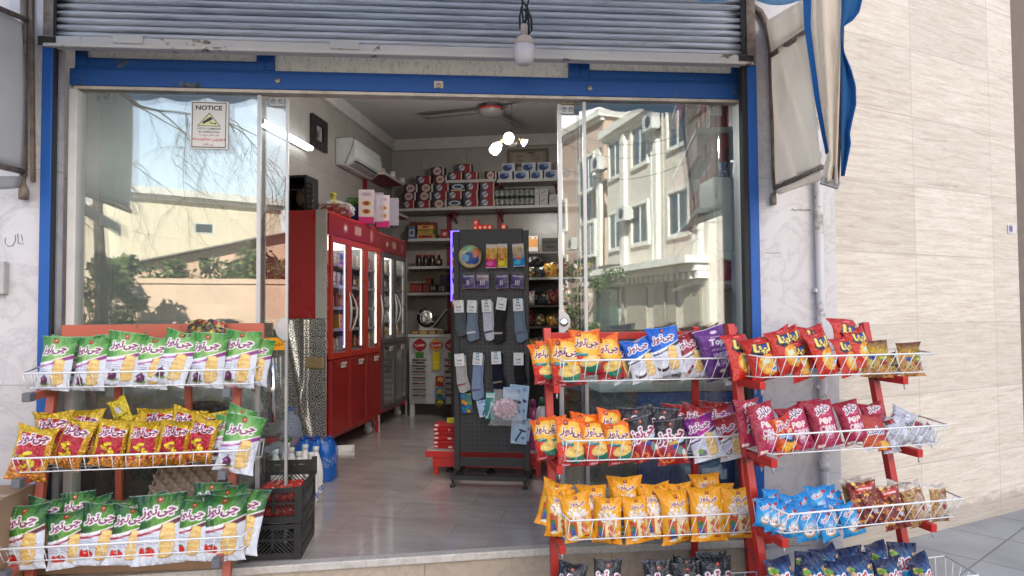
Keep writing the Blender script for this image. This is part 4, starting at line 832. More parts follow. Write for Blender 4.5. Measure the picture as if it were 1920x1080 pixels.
def put_bag(RK, tier, des, px, top, bot, row, ccw=0, label=None, lean=None, wide=1., pitch=None):
    lean = random.uniform(.08, .30) if lean is None else lean; ccw += random.uniform(-5, 5); wide *= random.uniform(.94, 1.05)
    cv = CV_ASP[des]; a = math.radians(ccw); M = RK['M']; o = M@Vector((0, -RK['off'][tier]+RK.get('y0', .098)+row*.06, 0)); n = (M.to_3x3()@Vector((0, 1, 0)))
    r = Vector(ray(px, (top+bot)/2)); c = Vector(CAM); p = c+r*((o-c).dot(n)/r.dot(n)); d = depth(p)
    H = (bot-top)*d/F/(abs(math.cos(a))+abs(math.sin(a))/cv)/math.cos(lean); W = H/cv*wide
    _SC[des] = _SC.get(des, -1)+1; me = bag_mesh(des, _SC[des] % 5)
    R = M.to_3x3().to_4x4()@Matrix.Rotation(random.uniform(-.24, .24), 4, 'Z')@Matrix.Rotation(-lean if pitch is None else pitch, 4, 'X')@Matrix.Rotation(-a, 4, 'Y')
    ob = link('snack_bag', me); ob.matrix_world = Matrix.Translation(p)@R@Matrix.Diagonal((W, W*random.uniform(.75, 1.25), H/cv, 1)); tag(ob, label, 'snack bag', RK['grp']); return ob
CV_ASP = dict(lg=1.5, dg=1.5, blue=1.5, mar=1.5, mag=1.5, redw=1.5, gold=1.45, goldback=1.3, mix=.7, orange=1.5, black=1.45, navy=1.45, yel=1.5, lina=1.45, gsm=1.2, pop=1.55, chee=1.3, chil=1.2, silv=1.4, lb=1.35, nut=1.4, gran=1.4, choc=1.4, topi=1.55)
# ------------------------------------------------------------------ wire snack racks
def make_rack(lab, pos, yaw, W, offs, zs, paint, xl, xr, cap, hf, rear, grp, name, head):
    M = TM(pos[0], pos[1], 0, math.radians(yaw)); rk = thing('snack_rack', lab, 'snack rack', M)
    z_top = zs[0]+.14; sl = (offs[-1]-offs[0])/(zs[0]-zs[-1]); leg_y = lambda z: .24-sl*(zs[0]-z)
    for x in (xl, xr):
        mb = MB(); mb.bar((x, leg_y(.0), 0), (x, leg_y(z_top), z_top), .036, .036); mb.build('leg', paint, rk, None, .003)
    for x in rear:
        mb = MB(); mb.bar((x, .36, 0.0), (x, .29, z_top), .03, .03); mb.build('rear_leg', paint, rk, None, .003)
    if head:
        mb = MB(); mb.span((head[0], .265, head[2]), (head[1], .285, head[3])); mb.build('header_board', paint, rk, None, .002)
    for i, (o, z) in enumerate(zip(offs, zs)):
        for x in (xl, xr):
            mb = MB(); mb.bar((x+.004, leg_y(z-.12)+.02, z-hf-.030), (x+.004, -o+.02, z-hf-.034), .03, .034); mb.build('arm', paint, rk, None, .002)
            if cap: mb = MB(); mb.span((x-.013, -o-.03, z-hf-.053), (x+.021, -o+.019, z-hf-.014)); mb.build('end_cap', GREYCAP, rk, None, .004)
            else: mb = MB(); mb.tube([(x+.004, -o+.03, z-hf-.05), (x+.004, -o+.03, z-hf-.075)], .004, 6); mb.build('end_cap', ALU, rk)
        mb = MB(); h = W/2; hb = h+.035; D = .20; zb = z-hf; yf = -o; yi = -o+.045; yb = -o+D; zr = z+.012
        mb.tube([(-hb, yb, zr), (-h, yf, z), (h, yf, z), (hb, yb, zr)], .0042, 6)                      # rim
        mb.tube([(-hb, yb, zr), (hb, yb, zr)], .003, 5); mb.tube([(-h+.01, yi, zb), (h-.01, yi, zb)], .003, 5); mb.tube([(-hb+.01, yb-.01, zb), (hb-.01, yb-.01, zb)], .003, 5); mb.tube([(-h, (yi+yb)/2, zb), (h, (yi+yb)/2, zb)], .002, 5)
        n = 17
        for q in range(n+1):
            t = -1+2*q/n; mb.tube([(t*h, yf, z), (t*(h-.01)-.012, yi, zb), (t*(hb-.01), yb-.01, zb), (t*hb, yb, zr)], .0019, 5)
        for sx in (-1, 1):
            for q in (.25, .5, .75): mb.tube([(sx*(h+(hb-h)*q), yf+(yb-yf)*q, z), (sx*(h-.01+(hb-h)*q), yi+(yb-.01-yi)*q, zb)], .0019, 5)
            mb.tube([(sx*(h-.01), yi, zb), (sx*(hb-.01), yb-.01, zb)], .0025, 5)
        mb.build('basket', WIRE, rk)
    return dict(M=M, off=offs, z=zs, grp=grp, name=name)
RL = make_rack('leaning orange-red snack rack with white wire baskets on the left of the entrance', (-2.073, 2.841), 16.9, .95, [0, .07, .158], [1.094, .741, .391], ORED, -.45, .37, True, .068, (-.2, .12), 'bags in the orange rack', 'orange rack', (-.44, .48, 1.14, 1.30))
RA = make_rack('red snack rack with white wire baskets directly right of the entrance', (.227, 3.24), 14.91, .884, [0, .045, .091, .14], [1.127, .776, .442, .11], RED, -.475, .47, False, .097, (.29,), 'bags in the middle red rack', 'middle red rack', (-.47, .3, 1.21, 1.245))
RB = make_rack('red snack rack turned towards the pavement in front of the beige wall', (1.08, 3.293), 22.31, .884, [0, .071, .135, .20], [1.143, .823, .51, .20], RED, -.45, .30, False, .09, (), 'bags in the far red rack', 'far red rack', None)
TIER = ['top', 'second', 'third', 'bottom']
def fill(RK, tier, front, back=()):
    for lst, rowname in ((front, 'front'), (back, 'back')):
        lst = sorted(lst, key=lambda b: b[1])
        for i, b in enumerate(lst):
            des, px, top, bot = b[:4]; ccw = b[4] if len(b) > 4 else 0; row = b[5] if len(b) > 5 else (0 if rowname == 'front' else 1); kw = b[6] if len(b) > 6 else {}
            look = DES[des][2]
            put_bag(RK, tier, des, px, top, bot, row, ccw, f"{look}, {ORD[i]} from left, {rowname} row, {TIER[tier]} basket of {RK['name']}", **kw)
fill(RL, 0, [('lg', 106, 630, 733), ('lg', 171, 632, 732, 3), ('lg', 232, 618, 727, -5), ('lg', 285, 626, 731, -8, .3), ('lg', 330, 614, 727, -10, .15), ('lg', 390, 622, 728, -2), ('lg', 450, 617, 727, -3), ('lg', 480, 630, 725, -12, .6)],
     [('lg', 125, 628, 715), ('lg', 158, 630, 712), ('lg', 205, 628, 712), ('lg', 262, 630, 712), ('lg', 366, 634, 712), ('lg', 418, 624, 715), ('mix', 386, 598, 634, -4, 1.2, dict(lean=.9, wide=.9))])
fill(RL, 1, [('gold', 60, 795, 902, -6, -.15), ('gold', 138, 776, 884, -14), ('gold', 208, 783, 878, -8), ('gold', 270, 788, 876, -6), ('gold', 326, 784, 874, -8), ('gold', 378, 777, 870, -8), ('lg', 450, 774, 890, -16, -.3), ('lg', 424, 776, 866, -6, .5)],
     [('gold', 98, 772, 862, 5), ('gold', 158, 768, 858), ('goldback', 226, 740, 800, 28, 1.1), ('gold', 292, 764, 858, 6, 1, dict(lean=.5)), ('gold', 345, 762, 855, -6, 1, dict(lean=.4)), ('lg', 442, 755, 850, -20, 1.), ('gold', 250, 775, 865, 12), ('gold', 395, 772, 860, -5)])
fill(RL, 2, [('dg', 48, 946, 1066, -3), ('dg', 128, 955, 1064, 4), ('dg', 187, 940, 1060, -6), ('dg', 243, 946, 1058, -5), ('dg', 300, 930, 1052, -3), ('dg', 360, 937, 1048, -2), ('dg', 420, 926, 1048, -4), ('dg', 456, 914, 1036, -12, .7)],
     [('dg', 82, 928, 1030, -6), ('dg', 145, 922, 1025, 3, 1.3), ('dg', 172, 930, 1030, 4), ('dg', 280, 923, 1025, 4), ('dg', 392, 906, 1010, -6, 1.2), ('dg', 345, 926, 1020, -5), ('dg', 432, 910, 1012, 3), ('dg', 228, 935, 1030, 0)])
fill(RA, 0, [('orange', 1062, 630, 726, 2), ('orange', 1100, 614, 706, 8, -.1), ('orange', 1140, 624, 716, 6, .2), ('blue', 1202, 627, 719, 14), ('blue', 1248, 608, 706, 14, -.1), ('mar', 1292, 620, 712, 14, .3), ('topi', 1341, 608, 716, 12, -.1), ('blue', 1373, 640, 722, 8, .4)],
     [('orange', 1022, 638, 720, 6), ('orange', 1036, 636, 720, 4), ('blue', 1160, 645, 722, 12, .6), ('mar', 1318, 618, 700, 10), ('blue', 1228, 640, 716, 10), ('mar', 1365, 622, 706, 6)])
fill(RA, 1, [('orange', 1071, 783, 873, 2), ('orange', 1116, 785, 870, 7, .15), ('orange', 1160, 786, 872, 10, -.1), ('black', 1206, 774, 868, 10), ('black', 1258, 781, 872, 6), ('mag', 1318, 774, 866, 12), ('redw', 1366, 776, 866, 12)],
     [('orange', 1024, 780, 862, 8), ('orange', 1040, 778, 862, 4), ('orange', 1096, 773, 860, 0), ('orange', 1143, 764, 850, -8), ('black', 1194, 758, 850, 2), ('black', 1243, 760, 850, -4), ('redw', 1262, 754, 846, -6, 1.3), ('redw', 1306, 756, 848, -3), ('mag', 1352, 760, 850, 6), ('redw', 1342, 752, 845, -4, 1.3), ('redw', 1392, 772, 856, 6)])
fill(RA, 2, [('yel', 1082, 922, 1014, 2), ('yel', 1139, 930, 1018, 2), ('yel', 1193, 928, 1016, 6), ('yel', 1266, 920, 1018, 2), ('yel', 1326, 914, 1011, 3), ('yel', 1384, 912, 1008, 2), ('yel', 1228, 915, 1008, 5, .5)],
     [('yel', 1038, 897, 990, -8), ('yel', 1050, 916, 1004, 4, .6), ('yel', 1112, 910, 995, -4), ('yel', 1172, 893, 985, 2, 1.3), ('yel', 1172, 912, 996, -3, .9), ('yel', 1236, 903, 990, 4), ('yel', 1276, 905, 990, 2), ('yel', 1328, 886, 975, 6, 1.3), ('yel', 1346, 900, 990, -6)])
fill(RA, 3, [('navy', 1070, 1052, 1140, -10), ('navy', 1138, 1046, 1134, -8), ('navy', 1236, 1052, 1140, 4), ('navy', 1290, 1052, 1140, 2), ('navy', 1345, 1044, 1134, -2)],
     [('navy', 1232, 1046, 1130, -8), ('navy', 1284, 1040, 1124, -3), ('navy', 1336, 1036, 1122, -4)])
fill(RB, 0, [('lina', 1427, 628, 718, 16), ('lina', 1470, 610, 704, 18, -.1), ('lina', 1541, 612, 712, 18), ('lina', 1586, 626, 708, 14, .2), ('lina', 1612, 610, 690, 12, .5), ('gsm', 1640, 634, 708, -3, .1), ('gsm', 1706, 642, 706, 3, .2)],
     [('lina', 1388, 624, 712, 10), ('lina', 1486, 606, 690, 14), ('lina', 1528, 606, 690, 6), ('lina', 1588, 596, 690, -6, 1.2), ('lina', 1498, 632, 718, 16, .5), ('gsm', 1672, 660, 706, 4, .8), ('lina', 1412, 634, 714, 10)])
fill(RB, 1, [('pop', 1434, 754, 852, 8), ('chee', 1468, 772, 856, 12, -.35), ('pop', 1492, 755, 850, 10), ('pop', 1544, 748, 842, 10), ('pop', 1596, 747, 836, 10), ('chil', 1637, 776, 846, 4, -.2), ('silv', 1686, 772, 838, 20, .2), ('silv', 1722, 786, 842, -32, 0), ('silv', 1668, 795, 850, 10, -.1)],
     [('pop', 1404, 745, 838, 4), ('pop', 1520, 750, 835, 4), ('silv', 1692, 758, 806, 60), ('pop', 1640, 752, 830, 2), ('silv', 1742, 792, 840, -45)])
fill(RB, 2, [('lb', 1432, 932, 990, -6), ('lb', 1447, 936, 994, 2), ('lb', 1462, 942, 1002, -3), ('lb', 1482, 948, 1006, 4), ('lb', 1512, 946, 1014, 3), ('lb', 1550, 954, 1014, 12), ('lb', 1595, 936, 1008, 8), ('nut', 1622, 896, 988, 4), ('nut', 1672, 906, 992, 10), ('gran', 1716, 902, 986, 12), ('gran', 1760, 906, 978, -8), ('lb', 1530, 948, 1008, -4, .3)],
     [('lb', 1444, 915, 975, -14), ('lb', 1474, 924, 985, -10), ('lb', 1502, 924, 985, 8), ('lb', 1534, 911, 972, -6), ('lb', 1558, 912, 972, 6), ('lb', 1574, 922, 985, 14), ('gran', 1604, 894, 970, 4), ('lb', 1496, 934, 992, 10, .6), ('lb', 1560, 932, 992, -8, .6), ('gran', 1690, 900, 975, -4)])
fill(RB, 3, [('choc', 1466, 1048, 1140, 2), ('choc', 1526, 1046, 1140, 4), ('choc', 1572, 1050, 1140, -3), ('choc', 1614, 1044, 1135, 6), ('choc', 1668, 1038, 1130, 8), ('choc', 1730, 1040, 1128, 10)],
     [('choc', 1512, 1032, 1120, -8), ('choc', 1552, 1024, 1115, 0), ('choc', 1596, 1028, 1118, 6), ('choc', 1646, 1018, 1110, -3), ('choc', 1694, 1018, 1108, -4), ('choc', 1632, 1030, 1118, 8)])
# ------------------------------------------------------------------ things on the doorstep and floor
def G(px, py, z=FLOOR): return GZ(px, py, z)
# cartons
def carton(lab, p, w, d, h, yaw, flap=False, z0=None):
    r = thing('cardboard_box', lab, 'box', TM(p[0], p[1], FLOOR if z0 is None else z0, yaw)); mb = MB(); mb.span((-w/2, -d/2, .001), (w/2, d/2, h)); mb.build('carton', CARD, r, None, .004)
    mb = MB(); mb.span((-w/2, -.02, h+.0008), (w/2, .02, h+.002)); mb.span((-w/2+.03, -d/2+.05, h+.0008), (w/2-.03, -d/2+.058, h+.0016), 1); mb.span((-w/2+.03, -d/2+.075, h+.0008), (w/2-.03, -d/2+.083, h+.0016), 1); mb.build('tape', [mat('parcel_tape', (.36, .24, .15), .3), mat('carton_print', (.2, .05, .05), .7)], r)
    return r
a = G(448, 1062); b = FP(300, 1000, .12); carton('flat brown cardboard box lying behind the lower basket of orange rack', P0+FDIR*-1.86-FNRM*.02, 1.06, .40, .235, FANG)
c = GZ(62, 1100, 0.); carton('large brown cardboard box standing on pavement at the left edge', P0+FDIR*(FU(64, 930, .30)[0]-.37)-FNRM*.48, .72, .42, FU(50, 912, .30)[1], FANG+.04, z0=0.)
# egg tray
p = FP(347, 902, .10); et = MB()
def egg(u, v):
    s = math.sin(u*PI*10+PI/2)*math.sin(v*PI*10+PI/2); return ((u-.5)*.30, (v-.5)*.30, .028*s+.01*math.cos(u*PI*20)*.3)
et.grid(egg, 61, 61, 0); et.tube([(-.15, -.15, 0), (.15, -.15, 0), (.15, .15, 0), (-.15, .15, 0)], .006, 5, 0, closed=True)
o = et.build('egg_tray', mat('grey_pulp', (.31, .24, .19), .9, 0, .1, 20, .2, 150, .2), None, Matrix.Translation(Vector(p)+Vector((0, 0, .0)))@Matrix.Rotation(FANG, 4, 'Z')@Matrix.Rotation(.75, 4, 'X')@Matrix.Rotation(-.07, 4, 'Y'), fix=False)
o.modifiers.new('S', 'SOLIDIFY').thickness = .004; tag(o, 'empty grey pulp egg tray leaning on the flat cardboard box', 'egg tray')
# black crates
ca, cb = G(466, 1052), G(572, 1047); cw_ = float(np.linalg.norm((cb-ca)[:2])); cyaw = math.atan2(cb[1]-ca[1], cb[0]-ca[0])
def crate(lab, z, h, back_up, dx):
    r = thing('plastic_crate', lab, 'crate', TM(*((ca+cb)/2)[:2], z, cyaw)@Matrix.Translation((dx-.02, .19, 0))); w, d = cw_*.98, .38
    def wall(x0, x1, y, zt, lattice=True):
        mb = MB(); L = x1-x0
        mb.span((x0, y-.006, 0), (x1, y+.006, .03)); mb.span((x0, y-.009, zt-.02), (x1, y+.009, zt)); mb.span((x0, y-.007, .05), (x0+.03, y+.007, zt-.03)); mb.span((x1-.03, y-.007, .05), (x1, y+.007, zt-.03))
        mb.span((-.006+(x0+x1)/2, y-.007, .05), (.006+(x0+x1)/2, y+.007, zt-.03)); mb.span((x0+.03, y-.0065, (zt+.02)/2-.006), (x1-.03, y+.0065, (zt+.02)/2+.006))
        n = 5; zb, zt2 = .03, zt-.02; hh = zt2-zb
        for sg, xa, xb in ((1, x0+.03, (x0+x1)/2), (-1, (x0+x1)/2, x1-.03)):
            for i in range(-4, n):
                s = xa+(xb-xa)*i/n; t0 = max(0, (xa-s)/hh) if sg > 0 else 0; p0 = (s, zb); p1 = (s+hh, zt2)
                x_0, z_0 = max(xa, p0[0]), zb+max(0, xa-p0[0]); x_1 = min(xb, p1[0]); z_1 = zb+(x_1-p0[0])
                if x_1-x_0 < .01: continue
                if sg < 0: A, B = (xa+xb-x_0, z_0), (xa+xb-x_1, z_1)
                else: A, B = (x_0, z_0), (x_1, z_1)
                mb.bar((A[0], y, A[1]), (B[0], y, B[1]), .004, .005)
        return mb
    wall(-w/2, w/2, -d/2, h).build('front_lattice', BLACKP, r)
    mbk = wall(-w/2, w/2, d/2, h); zt = h+back_up
    if back_up:
        for x0, x1 in ((-w/2, -w/2+.05), (-w/2+.085, -w/2+.10), (-.02, .02), (w/2-.10, w/2-.085), (w/2-.05, w/2)): mbk.span((x0, d/2-.008, h), (x1, d/2+.008, zt))
        mbk.span((-w/2-.004, d/2-.01, zt-.02), (w/2+.004, d/2+.01, zt)); mbk.span((-w/2, d/2-.0085, h), (w/2, d/2+.0085, h+.03))
        for sx in (-1, 1): mbk.span((sx*w/2-.012, d/2-.02, h-.02), (sx*w/2+.012, d/2+.014, zt+.015))
    mbk.build('back_lattice', BLACKP, r)
    for sx in (-1, 1):
        mb = MB(); mb.span((sx*w/2-.006, -d/2+.01, .001), (sx*w/2+.006, d/2-.01, .045)); mb.span((sx*w/2-.008, -d/2+.01, h-.03), (sx*w/2+.008, d/2-.01, h-.001))
        for i in range(8): mb.bar((sx*w/2, -d/2+.02+i*.04, .045), (sx*w/2, -d/2+.06+i*.04, h-.03), .006, .006)
        for sy in (-1, 1): mb.span((sx*(w/2-.012)-.016, sy*d/2-.014, .0), (sx*(w/2-.012)+.016, sy*d/2+.014, h+.004))
        mb.build('side_lattice', BLACKP, r)
    mb = MB(); mb.span((-w/2+.01, -d/2+.01, .012), (w/2-.01, d/2-.01, .02)); mb.build('floor_grid', BLACKP, r)
    return r, w, d
hc = .165
crate('empty black plastic lattice crate on the doorstep under the tomato crate', FLOOR+.002, hc, 0, 0)
cr, w, d = crate('upper black lattice crate full of red tomatoes', FLOOR+hc+.009, hc, .055, .004)
mb = MB(); R_ = .031; mb.lathe([(.0, -.027), (.016, -.026), (.028, -.014), (.031, 0), (.028, .015), (.018, .024), (.007, .024), (0, .021)], 14); 
tm = mb.mesh('tomato', mat('tomato_skin', (.42, .022, .014), .22, 0, .25, 14)); mb = MB()
for k in range(5): a = k*2*PI/5; mb.tube([(0, 0, .022), (.009*math.cos(a), .009*math.sin(a), .026), (.016*math.cos(a), .016*math.sin(a), .022)], [.002, .0016, .0006], 4)
stem = mb.mesh('stem', mat('tomato_leaf', (.05, .10, .02), .6)); rt = random.Random(3)
for k in range(3):
    for i in range(5):
        for j in range(3 if k < 2 else 4):
            t = thing('tomato', 'red tomato lying in the upper black crate', 'tomato', cr.matrix_world@Matrix.Translation((-w/2+.055+i*(w-.11)/4+rt.uniform(-.006, .006), -d/2+.045+j*.068+(.03 if k == 1 else 0), .043+k*.036+rt.uniform(-.004, .004)))@Euler((rt.uniform(-2, 2), rt.uniform(-2, 2), rt.uniform(0, 6))).to_matrix().to_4x4()@Matrix.Scale(rt.uniform(.92, 1.08), 4), 'tomatoes in the upper crate')
            link('skin', tm, t); link('stem', stem, t)
# bottles behind the crates
MILK = mat('milk_bottle', (.78, .78, .77), .35, 0, .04, 5); WATER = m_film('blue_water_film', .45, (.01, .13, .55)); PETB = m_film('clear_pet', .25, (.45, .55, .75)); LABB = mat('blue_label', (.02, .10, .38), .4, 0, .3, 60, c2=(.7, .72, .76), thr=(.5, .55))
mb = MB(); mb.lathe([(0, 0), (.038, 0), (.042, .008), (.042, .055), (.039, .065), (.042, .075), (.042, .13), (.036, .17), (.022, .215), (.016, .235), (.015, .245), (0, .245)], 18); bm_ = mb.mesh('body', MILK)
mb = MB(); mb.lathe([(0, .244), (.018, .244), (.018, .268), (.016, .272), (0, .272)], 16); bcap = mb.mesh('cap', WHITEPL)
mb = MB(); mb.lathe([(.0426, .018), (.0428, .02), (.0428, .05), (.0426, .052)], 18); bl_ = mb.mesh('label', LABB)
for i, (px, py) in enumerate(((516, 932), (546, 928), (538, 915), (560, 938), (583, 940), (572, 920), (592, 925))):
    t = thing('milk_bottle', f'white plastic yoghurt drink bottle behind the tomato crate, {ORD[i]} of seven', 'bottle', TM(*G(px, py)[:2], FLOOR+.001, i*1.3)@Matrix.Scale(1.12, 4), 'white bottles behind the crates'); link('body', bm_, t); link('cap', bcap, t); link('label', bl_, t)
mb = MB(); mb.lathe([(0, 0), (.036, 0), (.041, .01), (.039, .03), (.041, .05), (.038, .07), (.041, .09), (.041, .15), (.034, .19), (.015, .225), (.014, .24), (0, .24)], 16); wb = mb.mesh('body', mat('blue_water_bottle', (.02, .17, .58), .18, 0, .2, 20)); mb = MB(); mb.lathe([(0, .24), (.016, .24), (.016, .258), (0, .26)], 12); wc = mb.mesh('cap', mat('blue_cap', (.01, .06, .30), .4))
mb = MB(); mb.lathe([(.0415, .085), (.0418, .087), (.0418, .145), (.0415, .147)], 16); wl = mb.mesh('label', mat('water_label', (.03, .16, .5), .4, 0, .3, 40, c2=(.65, .72, .8), thr=(.5, .56))); wp = G(586, 905); wt = TM(wp[0]-.02, wp[1]+.10, FLOOR+.001, .1)
for i in range(3):
    for j in range(2):
        t = thing('water_bottle', f'blue water bottle in shrink wrap before the foil, {ORD[j]} row, {ORD[i]} from left', 'bottle', wt@Matrix.Translation(((i-1)*.085, (j-.5)*.085, 0))@Matrix.Scale(1.16, 4), 'wrapped water bottles'); link('body', wb, t); link('cap', wc, t); link('label', wl, t)
mb = MB(); 
def wrap(u, v):
    a = u*2*PI; k = 1-.22*max(0, v-.75)/.25; n = 4; cx = abs(math.cos(a))**(2/n)*math.copysign(1, math.cos(a)); sy = abs(math.sin(a))**(2/n)*math.copysign(1, math.sin(a))
    return ((.145*cx+.004*math.sin(a*9+v*7))*k, (.10*sy+.004*math.sin(a*11))*k, v*.285)
mb.grid(wrap, 49, 12); tag(mb.build('shrink_wrap', WATER, None, wt), 'clear blue shrink wrap around the pack of water bottles', 'wrapping')
jp = G(508, 905); t = thing('water_jug', 'large clear blue water bottle behind the left sliding glass', 'bottle', TM(jp[0], jp[1]+.30, FLOOR))
mb = MB(); mb.lathe([(0, 0), (.075, 0), (.08, .01)]+[(.08-.006*(i % 2), .03+i*.022) for i in range(9)]+[(.08, .24), (.06, .30), (.02, .34), (.019, .36), (0, .36)], 20, (0, 0, .1)); mb.build('body', PETB, t); mb = MB(); mb.span((-.09, -.09, 0), (.09, .09, .1)); mb.build('base_block', CARD, t); mb = MB(); mb.lathe([(0, .46), (.023, .46), (.023, .485), (0, .485)], 12); mb.build('cap', WATER, t)
mb = MB(); gp = FP(500, 845, -.16); mb.lathe([(0, 0), (.016, .004), (.018, .12), (.012, .15), (0, .15)], 10, (0, 0, 0)); o = mb.build('cucumber', mat('cucumber_skin', (.02, .07, .015), .5), None, Matrix.Translation(Vector(gp))@Euler((0, 1.1, 0)).to_matrix().to_4x4()); tag(o, 'dark green cucumber poking out beside the white bottles', 'cucumber')
def sack(name, lab, cat, p, s, m, seed, squash=1.):
    rr = random.Random(seed); ph = [rr.uniform(0, 6) for _ in range(8)]; mb = MB()
    def fn(u, v):
        a = u*2*PI; b = (v-.5)*PI; r = 1+.13*math.sin(3*a+ph[0]+2*b)+.09*math.sin(5*a+ph[1]-3*b)+.05*math.sin(11*a+ph[2]+5*b)+.03*math.sin(17*a+ph[3]); k = abs(math.cos(b))**.7
        return (s[0]*k*math.cos(a)*r, s[1]*k*math.sin(a)*r, max(-.9, math.sin(b))*s[2]*(1+.08*math.sin(4*a+ph[4]))+s[2]*.9)
    mb.grid(fn, 49, 25); o = mb.build(name, m, None, Matrix.Translation(Vector(p))); return tag(o, lab, cat)
BIN = mat('black_bag', (.02, .021, .024), .35, 0, .1, 9); sack('rubbish_bag', 'crumpled dark grey plastic bag behind glass above gold bags', 'bag', (*FP(385, 800, -.45)[:2], FP(385, 778, -.45)[2]-.1), (.17, .12, .09), BIN, 3)
mb = MB(); q = FP(300, 800, -.62); mb.span((-.62, -.3, 0), (.36, .3, FP(300, 785, -.62)[2]-FLOOR)); tag(mb.build('storage_chest', mat('dark_grey_laminate', (.10, .098, .097), .4), None, TM(q[0], q[1], FLOOR, FANG), .006), 'low dark grey chest behind the left glass', 'chest')
sack('cloth_sack', 'pale folded cloth sack behind the left glass beside foil', 'sack', (*FP(452, 800, -.5)[:2], FP(452, 785, -.5)[2]), (.10, .08, .09), mat('sackcloth', (.55, .53, .49), .85), 8)
p = G(637, 850); mb = MB(); 
for a_ in (0,):
    mb.prism([(-.12, -.09), (.12, -.09), (.12, .09), (-.12, .09)], 0, .006, 0, ax='z'); mb.span((-.12, .082, .006), (.12, .09, .05)); mb.span((-.12, -.09, .006), (-.112, .082, .04)); mb.span((.112, -.09, .006), (.12, .082, .04))
tag(mb.build('dustpan', WHITEPL, None, TM(p[0], p[1], FLOOR+.001, .35)), 'white plastic dustpan on the floor beside red cooler', 'dustpan')
# ------------------------------------------------------------------ red coolers along the side wall
LED = emis('violet_led', (.30, .16, 1.), .8); LEDW = emis('cooler_lamp', (1., .94, .84), .9)
CG = m_glass('cooler_glass', (.93, .95, .96), 1.2, .01)
goods = []
def good(w, h, cols_, r, seed):
    c = CV(h/w, 14, 2, cols_[0]); rr = random.Random(seed); c.rect(.1, .25*h/w, .9, .7*h/w, cols_[1]); c.ell(.5, .5*h/w, .25, .2*h/w, cols_[2]); return printed_box(w, w*.8, h, c, cols_[0]).mesh('carton', INK, True)
PAL = [((190, 40, 36), (240, 230, 220), (60, 60, 120)), ((236, 230, 220), (60, 120, 60), (240, 240, 240)), ((60, 60, 70), (200, 160, 60), (240, 240, 230)), ((230, 170, 60), (250, 240, 230), (180, 40, 40)), ((70, 100, 170), (236, 236, 240), (200, 60, 60)), ((120, 70, 40), (230, 200, 150), (60, 30, 20)), ((220, 220, 224), (190, 60, 80), (255, 255, 255))]
GM = [good(.07, .13, PAL[i % 7], 0, i) for i in range(7)]
JB = []
for i, c in enumerate(((.25, .02, .02), (.5, .48, .42), (.03, .02, .02), (.4, .18, .03))):
    mb = MB(); mb.lathe([(0, 0), (.032, 0), (.034, .01), (.034, .13), (.026, .17), (.013, .20), (.013, .225), (0, .225)], 12); JB.append(mb.mesh('bottle', mat(f'drink_{i}', c, .25)))
